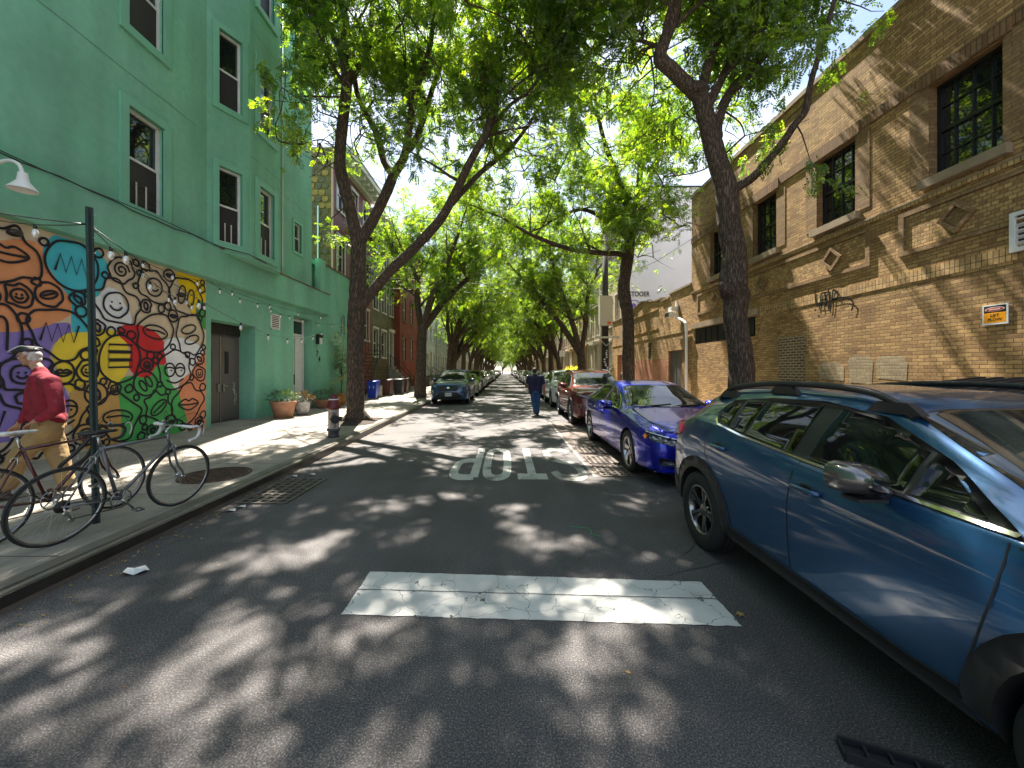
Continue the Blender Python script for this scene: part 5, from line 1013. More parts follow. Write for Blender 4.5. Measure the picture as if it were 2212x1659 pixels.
class Car:
    def __init__(s, sp):
        s.sp = sp; L = sp['L']; s.L = L; e = np.array([0,.012,.03,.06,.1,.15,.21]); S = np.unique(np.concatenate([e, np.arange(.27, L-.27, .05), L-e])); s.S = S
        g = lambda k, w=.06: smooth_curve(sp[k], S, w)
        s.top, s.belt, s.bot, s.w, s.wr = g('top'), g('belt'), g('bot',.03), g('plan',.03), g('wr')
        s.verts = []; nsec = []
        for i in range(len(S)): nsec.append(s.section(i))
        s.sec = np.array(nsec)          # station, point, (x,z)
    def section(s, i):
        w, zb, zt, zc, wr = s.w[i], s.bot[i], s.top[i], s.belt[i], s.wr[i]; g = max(zt-zc, .0); k = min(1, g/.30); h = zc-zb; wr = min(wr, w*.97)
        P = [(0,zb),(w*.8,zb),(w*.955,zb+.03),(w*.985,zb+h*.12),(w*.995,zb+h*.30),(w,zb+h*.5),(w*.998,zb+h*.66),(w*.985,zb+h*.80),(w*.968,zb+h*.90),(w*.94,zc-h*.03),(w*.92,zc+.004)]
        ws = w*.905; e = .10*k+.012*(1-k)
        P += [(ws*(1-.3)+wr*.3+.012*k, zc+(g-e)*.30),(ws*.36+wr*.64+.014*k, zc+(g-e)*.64),(ws*.06+wr*.94, zc+(g-e)*.92),(wr*.955, zt-e*.62),(wr*.86, zt-e*.28),(wr*.6, zt-e*.08),(wr*.3, zt-e*.01),(0,zt)]
        Q = crom([(a,b,0) for a,b in P], 3); return [(q.x, q.y) for q in Q]
    def mesh(s, mats_paint, cut):
        n = s.sec.shape[1]; S = s.S; V = []; F = []
        for i in range(len(S)):
            for j in range(n): V.append((s.sec[i,j,0], S[i]-s.L/2, s.sec[i,j,1]))
            for j in range(n-2,0,-1): V.append((-s.sec[i,j,0], S[i]-s.L/2, s.sec[i,j,1]))
        k = 2*n-2
        for i in range(len(S)-1):
            for j in range(k): F.append((i*k+j, i*k+(j+1)%k, (i+1)*k+(j+1)%k, (i+1)*k+j))
        F.append(tuple(range(k))[::-1]); F.append(tuple((len(S)-1)*k+j for j in range(k)))
        me = bpy.data.meshes.new('body'); me.from_pydata(V, [], F); me.materials.append(mats_paint); me.materials.append(M['blackmat'])
        bm = bmesh.new(); bm.from_mesh(me); bmesh.ops.recalc_face_normals(bm, faces=bm.faces); bm.to_mesh(me); bm.free()
        o = bpy.data.objects.new('body', me); SC.collection.objects.link(o)
        s.bvh = BVHTree.FromPolygons([tuple(v.co) for v in me.vertices], [tuple(p.vertices) for p in me.polygons])
        if cut:
            c = MB().mat(M['blackmat']); 
            for ya in s.axles():
                for sg in (-1,1):
                    c.lathe([(0,sg*.55),(s.sp['arch'],sg*.55),(s.sp['arch'],sg*1.3),(0,sg*1.3)], (0, ya, s.sp['rw']+.01), 40, 'x', False)
            co = c.build('cutter'); bm = bmesh.new(); bm.from_mesh(co.data); bmesh.ops.remove_doubles(bm, verts=bm.verts, dist=1e-4); bmesh.ops.recalc_face_normals(bm, faces=bm.faces); bm.to_mesh(co.data); bm.free()
            md = o.modifiers.new('b','BOOLEAN'); md.object = co; md.operation = 'DIFFERENCE'; md.solver = 'EXACT'
            try: md.material_mode = 'TRANSFER'
            except Exception: pass
            dg = bpy.context.evaluated_depsgraph_get(); me2 = bpy.data.meshes.new_from_object(o.evaluated_get(dg)); o.modifiers.clear(); o.data = me2; bpy.data.objects.remove(co)
            me2.name = 'body'
        me = o.data
        bm = bmesh.new(); bm.from_mesh(me)
        for f in bm.faces: f.smooth = True
        for e in bm.edges:
            if len(e.link_faces) == 2 and e.calc_face_angle(0) > .75: e.smooth = False
        bm.to_mesh(me); bm.free(); s.body = o; return o
    def axles(s): f = s.sp['fo']-s.L/2; return (f, f+s.sp['wb'])
    def proj(s, view, a, b, off):
        # side: a = distance from nose, b = height; front/rear: a = x, b = height; top: a = x, b = distance from nose
        if view == 'side': o, d = Vector((3, a-s.L/2, b)), Vector((-1,0,0))
        elif view == 'front': o, d = Vector((a, -5, b)), Vector((0,1,0))
        elif view == 'rear': o, d = Vector((a, 5, b)), Vector((0,-1,0))
        else: o, d = Vector((a, b-s.L/2, 4)), Vector((0,0,-1))
        h, nrm, _, _ = s.bvh.ray_cast(o, d)
        if h is None:
            h, nrm, _, _ = s.bvh.find_nearest(o+d*(2.2 if view == 'side' else (3 if view != 'top' else 2.6)))
        if nrm.dot(d) > 0: nrm = -nrm
        return h + (nrm*.4 - d*.6).normalized()*off
    def panel(s, name, view, poly, off, mt, parent, step=.07, mirror=False, both=True, closed_curve=0):
        if closed_curve: poly = [(q.x,q.y) for q in crom([(a,b,0) for a,b in poly], closed_curve, True)]
        bm = bmesh.new(); vs = [bm.verts.new((a,b,0)) for a,b in poly]; bm.faces.new(vs)
        xs = [p[0] for p in poly]; ys = [p[1] for p in poly]
        for q in np.arange(math.floor(min(xs)/step)*step+step, max(xs), step): bmesh.ops.bisect_plane(bm, geom=bm.verts[:]+bm.edges[:]+bm.faces[:], plane_co=(q,0,0), plane_no=(1,0,0))
        for q in np.arange(math.floor(min(ys)/step)*step+step, max(ys), step): bmesh.ops.bisect_plane(bm, geom=bm.verts[:]+bm.edges[:]+bm.faces[:], plane_co=(0,q,0), plane_no=(0,1,0))
        bmesh.ops.triangulate(bm, faces=[f for f in bm.faces if len(f.verts) > 4])
        out = []
        for sg in ((1,-1) if (view == 'side' or mirror) and both else (1,)):
            m = MB().mat(mt); V = []
            for v in bm.verts:
                p = s.proj(view, v.co.x, v.co.y, off); V.append((p.x*sg, p.y, p.z))
            bm.verts.index_update(); F = [tuple(v.index for v in f.verts) for f in bm.faces]
            # closed rim so the panel has an edge thickness
            V2 = []
            for v in bm.verts:
                p = s.proj(view, v.co.x, v.co.y, min(-.002, off-.02)); V2.append((p.x*sg, p.y, p.z))
            n = len(V); E = [(e.verts[0].index, e.verts[1].index) for e in bm.edges if len(e.link_faces) == 1]
            m.add(V+V2, F, True); 
            for a, b in E: m.f.append((a,b,b+n,a+n)); m.mi.append(0); m.sm.append(False)
            out.append(m.buildl(name, parent))
        bm.free(); return out
    def line(s, m, view, pts, w, off, sg=1, closed=False):
        Q = []
        for (a,b),(c,d) in zip(pts, pts[1:]+([pts[0]] if closed else [])):
            n = max(1,int(math.hypot(c-a,d-b)/.06))
            for i in range(n): Q.append((a+(c-a)*i/n, b+(d-b)*i/n))
        if not closed: Q.append(pts[-1])
        R = []; N = len(Q)
        for i,(a,b) in enumerate(Q):
            t = Vector((Q[(i+1)%N if closed else min(i+1,N-1)][0]-Q[i-1 if (i or closed) else 0][0], Q[(i+1)%N if closed else min(i+1,N-1)][1]-Q[i-1 if (i or closed) else 0][1])); t = t.normalized() if t.length else Vector((1,0)); nx = (-t.y*w/2, t.x*w/2)
            p, q = s.proj(view, a+nx[0], b+nx[1], off), s.proj(view, a-nx[0], b-nx[1], off); R += [(p.x*sg,p.y,p.z),(q.x*sg,q.y,q.z)]
        m.add(R, [(2*i,2*i+1,2*((i+1)%N)+1,2*((i+1)%N)) for i in range(N if closed else N-1)], True)
def buildl(self, name, parent):     # vertices already local to the parent
    me = bpy.data.meshes.new(name); me.from_pydata([tuple(v) for v in self.v], [], self.f)
    for m_ in self.mats: me.materials.append(m_)
    me.polygons.foreach_set('material_index', self.mi); me.polygons.foreach_set('use_smooth', self.sm); me.update()
    o = bpy.data.objects.new(name, me); SC.collection.objects.link(o); o.parent = parent; return o
MB.buildl = buildl
def make_wheel(R, rimR, width, spokes, style, parent, x, y, sg):
    w = bpy.data.objects.new('wheel', None)
    m = MB().mat(M['darksteel']); m.lathe([(.0,-width*.1),(rimR*.62,-width*.1),(rimR*.62,-width*.1+.02),(0,-width*.1+.02)], (0,0,0), 28, 'x', False)
    wh = m.buildl('wheel', parent); wh.location = (x, y, R)
    if sg < 0: wh.rotation_euler = (0,0,math.pi)
    h = width/2
    m = MB().mat(M['rubber']); m.lathe([(rimR-.005,-h*.8),(rimR+.02,-h*.95),(R-.05,-h),(R-.015,-h*.86),(R,-h*.6),(R,-h*.22),(R-.006,-h*.2),(R-.006,-h*.14),(R,-h*.12),(R,h*.12),(R-.006,h*.14),(R-.006,h*.2),(R,h*.22),(R,h*.6),(R-.012,h*.86),(R-.045,h*.985),(rimR+.04,h),(rimR+.012,h*.93),(rimR-.005,h*.8)], (0,0,0), 48, 'x', True); m.buildl('tyre', wh)
    m = MB().mat(M['rim']); m.lathe([(rimR,h*.84),(rimR-.012,h*.9),(rimR-.022,h*.8),(rimR-.03,h*.2),(rimR-.03,-h*.8)], (0,0,0), 44, 'x', True)
    m.lathe([(0,h*.66),(.035,h*.66),(.05,h*.58),(.07,h*.5),(.07,h*.2)], (0,0,0), 20, 'x', True)
    for k in range(spokes):
        a = 2*math.pi*k/spokes
        for q, wd, mm_ in ([(-.13,.016,'rim'),(.13,.016,'rim'),(0,.028,'rimdark')] if style == 'double' else [(0,.03,'rim'),(.28,.014,'rimdark')]):
            m.mat(M[mm_]); tw = .0 if style == 'double' else .35
            def pt(r, an, hh): return Vector((hh, r*math.cos(an), r*math.sin(an)))
            P = [pt(.05, a+q*.6, h*.55), pt(rimR*.5, a+q+tw*.5, h*.66), pt(rimR-.012, a+q*1.25+tw, h*.78)]
            for p0, p1, w0, w1 in ((P[0],P[1],wd*1.3,wd),(P[1],P[2],wd,wd*1.25)):
                t = (p1-p0).normalized(); c = Vector((1,0,0)).cross(t).normalized()
                m.add([p0-c*w0, p0+c*w0, p1+c*w1, p1-c*w1, p0-c*w0-Vector((.03,0,0)), p0+c*w0-Vector((.03,0,0)), p1+c*w1-Vector((.03,0,0)), p1-c*w1-Vector((.03,0,0))], [(0,1,2,3),(4,5,6,7),(0,1,5,4),(1,2,6,5),(2,3,7,6),(3,0,4,7)], False)
    m.buildl('rim', wh); return wh
def build_car(name, label, cat, sp, paint, group=None):
    T = thing(name, label, cat, (0,0,0), group); c = Car(sp); b = c.mesh(P_[paint], True); b.parent = T; L = c.L
    for nm, view, poly, off, mt, *kw in sp['panels']:
        k = kw[0] if kw else {}; c.panel(nm, view, poly, off, M[mt] if mt in M else P_[mt], T, **k)
    m = MB().mat(M['black'])
    for pts in sp['seams']:
        for sg in (1,-1): c.line(m, 'side', pts, .007, .0025, sg)
    for pts in sp.get('topseams', []):
        for sg in (1,-1): c.line(m, 'top', pts, .007, .0025, sg)
    m.buildl('panel_gap', T)
    if sp.get('chrome'):
        for pts in sp['chrome']:
            for sg in (1,-1): m = MB().mat(M['chromecar']); c.line(m, 'side', pts, .013, .011, sg); m.buildl('chrome_strip', T)
    for sx in (1,-1):
        for (a, z) in sp['handles']:
            p = c.proj('side', a, z, .0); m = MB().mat(P_[paint]); q = [Vector((p.x*sx+sx*dx, p.y+dy, p.z+dz)) for dx,dy,dz in ((.0,-.10,.0),(.028,-.08,.004),(.034,0,.006),(.028,.08,.004),(.0,.10,.0))]; m.tube(crom(q,4), [.012]+[.016]*15+[.012,.012][:1], 8); 
            m.mat(M['black']); m.ell((p.x*sx+sx*.001,p.y,p.z),(.006,.07,.035),10,6); m.buildl('door_handle', T)
        a, z = sp['mirror']; p = c.proj('side', a, z, 0); m = MB().mat(M[sp['mircap']] if sp['mircap'] in M else P_[sp['mircap']])
        cx, cy, cz = p.x*sx+sx*.14, p.y+.0, p.z+.075
        prof = []
        for i, t in enumerate(np.linspace(0, 1, 9)):
            y = -.085+.17*t; k = max(.12,(1-(1-t)**2.4))**.5; prof.append((y, k))
        n = 16; Vv = []
        for y, k in prof:
            for j in range(n):
                th = 2*math.pi*j/n; ex = abs(math.cos(th))**.6*math.copysign(1,math.cos(th)); ez = abs(math.sin(th))**.6*math.copysign(1,math.sin(th)); Vv.append((cx+sx*(.125*k*ex), cy+y, cz+.078*k*ez+.01*ex))
        F = [(i*n+j,i*n+(j+1)%n,(i+1)*n+(j+1)%n,(i+1)*n+j) for i in range(8) for j in range(n)]+[tuple(range(n))]; m.add(Vv, F, True); m.add([Vv[8*n+j] for j in range(n)], [tuple(range(n))], False)
        mo = m.buildl('wing_mirror', T)
        m = MB().mat(M['blackmat']); m.tube([(p.x*sx-sx*.03,p.y+.03,p.z-.0),(cx,cy+.02,cz-.07)],[.03,.022],8); m.obox((cx,cy,cz-.082),(.07,0,0),(0,.05,0),(0,0,.008)); m.buildl('mirror_foot', mo)
        m = MB().mat(M['chrome']); V9 = [Vector(Vv[8*n+j]) for j in range(n)]; cc = sum(V9, Vector())/n; m.add([cc+(v-cc)*.9+Vector((0,.003,0)) for v in V9], [tuple(range(n))], False); m.buildl('mirror_glass', mo)
        if sp.get('rails'):
            m = MB().mat(M['blackmat']); P = []
            for a, h in sp['rails']: q = c.proj('top', sp['railx'](a), a, 0); P.append(Vector((q.x*sx, q.y, q.z+h)))
            Q = crom(P, 5); m.tube(Q, .021, 8)
            for a in sp['feet']:
                q = c.proj('top', sp['railx'](a), a, -.005); m.add([(q.x*sx+dx, q.y+dy*(1.5 if dz == 0 else .8), q.z+dz*.06) for dz in (0,1) for dx,dy in ((-.022,-.1),(.022,-.1),(.022,.1),(-.022,.1))], [(0,3,2,1),(4,5,6,7),(0,1,5,4),(1,2,6,5),(2,3,7,6),(3,0,4,7)], False)
            m.buildl('roof_rail', T)
        for ya in c.axles(): make_wheel(sp['rw'], sp['rim'], .225, sp['spokes'], sp['wstyle'], T, sx*(sp['track']), ya, sx)
    # front plate
    p = c.proj('front', 0, sp['plate'], .0); m = MB().mat(M['plate']); m.box(-.155,.155,p.y-.02,p.y-.008,sp['plate']-.08,sp['plate']+.08); pl_ = m.buildl('licence_plate', T)
    V, Fc = textmesh('J53 HTK', .075, .002); m = MB().mat(M['black']); m.add([(v.x, p.y-.022, sp['plate']-.03+v.y) for v in V], Fc, False); m.buildl('plate_lettering', pl_)
    # wipers
    m = MB().mat(M['black'])
    for a in ((-.55,.05),(.02,.6)):
        q0, q1 = c.proj('top', a[0], sp['wiper']+.03, .012), c.proj('top', a[1], sp['wiper']+.12, .012); m.tube([q0,q1], .007, 5)
    m.buildl('wiper', T)
    return T
def arch_ring(s0, z0, r0, r1, a0=-8, a1=188, n=18):
    A = [math.radians(a0+(a1-a0)*i/n) for i in range(n+1)]; return [(s0+r1*math.cos(t), z0+r1*math.sin(t)) for t in A]+[(s0+r0*math.cos(t), z0+r0*math.sin(t)) for t in reversed(A)]
# --- raised hatchback (near car): lengths measured from the nose
def hatch_spec(L=4.48, W=1.80, H=1.545, fo=1.05, wb=2.55, cladding=True, mircap='mirror_cap', tall=0.0):
    hw = W/2; r = fo+wb
    top = [(0,.62),(.02,.74),(.07,.88),(.16,.95),(.5,1.0+tall*.5),(1.1,1.055+tall*.5),(1.28,1.085+tall*.5),(1.6,1.27+tall*.8),(2.02,1.475+tall),(2.35,1.53+tall),(2.9,H+tall),(3.5,H-.035+tall),(3.95,H-.12+tall),(4.05,H-.16+tall),(4.30,1.15+tall*.6),(4.40,1.0),(4.46,.86),(L,.6)]
    belt = [(0,.55),(.03,.66),(.1,.78),(.3,.90),(.7,.96),(1.2,1.01),(1.6,1.035),(2.4,1.075),(3.0,1.12),(3.4,1.18),(3.8,1.19),(4.2,1.08),(4.4,.92),(4.46,.82),(L,.56)]
    bot = [(0,.40),(.05,.30),(.2,.25),(.5,.27),(3.9,.27),(4.2,.32),(4.4,.38),(L,.44)]
    plan = [(0,.42),(.015,.56),(.05,.68),(.12,.78),(.25,.855),(.45,hw*.985),(.8,hw),(3.6,hw),(3.95,hw*.985),(4.2,hw*.94),(4.36,.76),(4.44,.66),(L,.5)]
    wr = [(0,.35),(.12,.6),(.5,.70),(1.1,.74),(1.35,.73),(2.0,.63),(2.5,.625),(3.5,.60),(4.0,.56),(4.3,.60),(L,.45)]
    arch = .385; rw = .352; Z = rw+.01
    P = []
    win_lo = [(1.47,1.052),(2.0,1.078),(2.5,1.098)]
    P.append(('window_trim','side',[(1.40,1.03),(2.4,1.075),(3.05,1.13),(3.40,1.19),(3.53,1.27),(3.46,1.385+tall),(3.0,1.435+tall),(2.5,1.45+tall),(2.1,1.40+tall),(1.75,1.24+tall)],.003,'black'))
    P.append(('side_window','side',[(1.52,1.062),(1.80,1.077),(1.80,1.235+tall),(1.70,1.185+tall)],.008,'tint'))
    P.append(('side_window','side',[(1.84,1.08),(2.40,1.105),(2.36,1.415+tall),(2.10,1.375+tall),(1.84,1.26+tall)],.008,'tint'))
    P.append(('side_window','side',[(2.53,1.11),(3.02,1.15),(3.0,1.405+tall),(2.50,1.425+tall)],.008,'tint'))
    P.append(('side_window','side',[(3.05,1.152),(3.2,1.17),(3.26,1.38+tall),(3.03,1.402+tall)],.008,'tint'))
    P.append(('side_window','side',[(3.25,1.18),(3.41,1.22),(3.47,1.28),(3.40,1.345+tall),(3.31,1.372+tall)],.008,'tint'))
    P.append(('windscreen','top',[(-.70,1.34),(-.35,1.25),(0,1.22),(.35,1.25),(.70,1.34),(.575,2.0),(.3,1.98),(0,1.97),(-.3,1.98),(-.575,2.0)],.004,'wsglass'))
    P.append(('rear_window','rear',[(-.55,1.12),(.55,1.12),(.48,1.34+tall),(-.48,1.34+tall)],.004,'tint'))
    P.append(('headlight','front',[(.42,.72),(.60,.70),(.80,.80),(.78,.87),(.60,.83),(.44,.80)],.010,'lamp',{'mirror':True}))
    P.append(('grille','front',[(-.34,.60),(.34,.60),(.42,.76),(.38,.82),(-.38,.82),(-.42,.76)],.008,'blackmat'))
    P.append(('lower_grille','front',[(-.5,.32),(.5,.32),(.58,.48),(-.58,.48)],.008,'blackmat'))
    P.append(('fog_lamp','front',[(.58,.50),(.72,.52),(.70,.66),(.60,.64)],.012,'blackmat',{'mirror':True}))
    P.append(('emblem','front',[(-.055,.70),(0,.675),(.055,.70),(.055,.73),(0,.755),(-.055,.73)],.02,'chromecar'))
    P.append(('tail_light','side',[(4.0,1.02),(4.2,.95),(4.38,.92),(4.43,1.0),(4.3,1.10),(4.05,1.10)],.035,'tail'))
    P.append(('tail_light','rear',[(.5,.93),(.74,.95),(.74,1.05),(.55,1.06)],.014,'tail',{'mirror':True}))
    if cladding:
        P.append(('wheel_arch_trim','side',arch_ring(fo,Z,arch+.0,arch+.10,-12,192),.014,'clad'))
        P.append(('wheel_arch_trim','side',arch_ring(r,Z,arch+.0,arch+.10,-12,192),.014,'clad'))
        P.append(('sill_trim','side',[(fo+arch+.06,.285),(r-arch-.06,.285),(r-arch-.10,.40),(r-arch-.28,.395),(fo+arch+.3,.385),(fo+arch+.10,.40)],.014,'clad'))
        P.append(('bumper_trim','side',[(r+arch+.04,.34),(4.3,.42),(4.34,.6),(r+arch+.1,.52)],.012,'clad'))
    seams = [[(1.43,1.015),(1.42,.95),(1.44,.8),(1.49,.6),(1.545,.40)],
             [(2.44,1.075),(2.46,1.0),(2.47,.8),(2.465,.6),(2.45,.40)], [(3.46,1.16),(3.5,1.02),(3.48,.9),(3.36,.78),(3.18,.62),(3.10,.5),(3.08,.41)],
             [(1.40,1.01),(1.15,.985),(.6,.955),(.25,.88)]]
    return dict(L=L, fo=fo, wb=wb, arch=arch, rw=rw, rim=.225, track=hw-.115, spokes=5, wstyle='double', top=top, belt=belt, bot=bot, plan=plan, wr=wr, panels=P, seams=seams,
        topseams=[[(.66,1.16),(.70,.9),(.70,.5),(.6,.2)]], chrome=[[(1.42,1.042),(2.4,1.088),(3.05,1.135),(3.38,1.182),(3.47,1.225)]], handles=[(2.33,.93),(3.28,1.0)], mirror=(1.86,1.045), mircap=mircap,
        rails=[(1.98,.01),(2.08,.05),(2.3,.075),(2.9,.075),(3.5,.075),(3.68,.06),(3.78,.01)], railx=lambda a: .60-.02*(a-2)/2, feet=(2.08,2.9,3.6), plate=.55, wiper=1.20)
# --- saloon
def sedan_spec(L=4.88, W=1.86, H=1.45, fo=.95, wb=2.83, mircap='royal'):
    hw = W/2; r = fo+wb
    top = [(0,.55),(.02,.66),(.07,.75),(.2,.80),(.6,.88),(1.2,.965),(1.45,1.0),(1.8,1.16),(2.3,1.375),(2.65,1.44),(3.05,H),(3.5,H-.03),(3.9,H-.13),(4.3,1.17),(4.55,1.08),(4.78,1.05),(4.84,.95),(L,.65)]
    belt = [(0,.5),(.05,.62),(.2,.72),(.6,.82),(1.2,.90),(1.6,.935),(2.6,.965),(3.6,1.0),(4.2,1.02),(4.7,.98),(4.83,.9),(L,.6)]
    bot = [(0,.28),(.05,.20),(.3,.19),(4.2,.2),(4.6,.26),(L,.34)]
    plan = [(0,.40),(.015,.55),(.05,.68),(.12,.79),(.28,.87),(.5,hw*.985),(.9,hw),(3.9,hw),(4.3,hw*.97),(4.6,.84),(4.78,.74),(L,.55)]
    wr = [(0,.35),(.12,.6),(.5,.74),(1.2,.77),(1.5,.75),(2.3,.62),(2.8,.60),(3.5,.59),(4.1,.62),(4.4,.70),(L,.5)]
    arch = .375; rw = .338; Z = rw+.01; P = []
    P.append(('window_trim','side',[(1.62,.945),(2.6,.975),(3.6,1.01),(4.05,1.045),(3.85,1.17),(3.55,1.285),(3.1,1.34),(2.7,1.335),(2.35,1.26),(1.95,1.09)],.003,'black'))
    P.append(('side_window','side',[(1.78,.96),(2.68,.99),(2.66,1.305),(2.38,1.24),(2.0,1.075)],.008,'tint'))
    P.append(('side_window','side',[(2.76,.992),(3.55,1.02),(3.52,1.26),(3.1,1.318),(2.74,1.31)],.008,'tint'))
    P.append(('side_window','side',[(3.60,1.024),(3.93,1.05),(3.78,1.165),(3.57,1.24)],.008,'tint'))
    P.append(('windscreen','top',[(-.74,1.55),(-.35,1.45),(0,1.42),(.35,1.45),(.74,1.55),(.57,2.3),(.3,2.27),(0,2.26),(-.3,2.27),(-.57,2.3)],.004,'wsglass'))
    P.append(('rear_window','top',[(-.52,3.85),(.52,3.85),(.62,4.3),(-.62,4.3)],.004,'tint'))
    P.append(('headlight','front',[(.36,.60),(.55,.585),(.80,.64),(.845,.70),(.835,.735),(.6,.68),(.38,.655)],.012,'lampdark',{'mirror':True,'step':.05}))
    for a_ in (.46,.56,.66,.76): P.append(('headlight_bulb','front',[(a_-.03,.605+(a_-.4)*.14),(a_+.03,.612+(a_-.4)*.14),(a_+.032,.648+(a_-.4)*.16),(a_-.028,.64+(a_-.4)*.16)],.018,'lamp',{'mirror':True,'step':.05}))
    P.append(('headlight_rim','front',[(.36,.66),(.6,.69),(.83,.745),(.835,.757),(.6,.703),(.36,.672)],.016,'chromecar',{'mirror':True,'step':.05}))
    P.append(('side_marker','side',[(.29,.655),(.36,.69),(.345,.725),(.27,.70)],.015,'amber'))
    P.append(('grille','front',[(-.40,.46),(.40,.46),(.36,.64),(-.36,.64)],.010,'blackmat'))
    P.append(('lower_grille','front',[(-.35,.25),(.35,.25),(.40,.40),(-.40,.40)],.008,'blackmat'))
    P.append(('fog_lamp','front',[(.50,.31),(.74,.32),(.74,.42),(.52,.40)],.010,'blackmat',{'mirror':True}))
    P.append(('fog_lamp_bulb','front',[(.56,.34),(.70,.35),(.70,.38),(.57,.37)],.018,'lamp',{'mirror':True}))
    P.append(('front_splitter','front',[(-.76,.20),(.76,.20),(.76,.235),(-.76,.235)],.03,'royal'))
    P.append(('tail_light','rear',[(.45,.88),(.78,.86),(.80,.97),(.5,.96)],.012,'tail',{'mirror':True}))
    seams = [[(1.66,.94),(1.60,.86),(1.60,.6),(1.66,.3)], [(2.72,.975),(2.74,.8),(2.74,.5),(2.70,.27)], [(3.72,1.0),(3.72,.85),(3.56,.66),(3.44,.5),(3.40,.3)], [(1.64,.93),(1.2,.88),(.5,.79)]]
    return dict(L=L, fo=fo, wb=wb, arch=arch, rw=rw, rim=.24, track=hw-.115, spokes=5, wstyle='twist', top=top, belt=belt, bot=bot, plan=plan, wr=wr, panels=P, seams=seams,
        topseams=[[(.70,1.42),(.72,1.0),(.68,.5),(.55,.2)]], chrome=[[(1.64,.955),(2.6,.983),(3.6,1.018),(4.04,1.05),(3.85,1.18),(3.55,1.295),(3.1,1.35),(2.7,1.345),(2.35,1.27),(1.95,1.10),(1.66,.965)]], handles=[(2.60,.83),(3.58,.87)], mirror=(1.90,.94), mircap=mircap, rails=None, plate=.42, wiper=1.42)
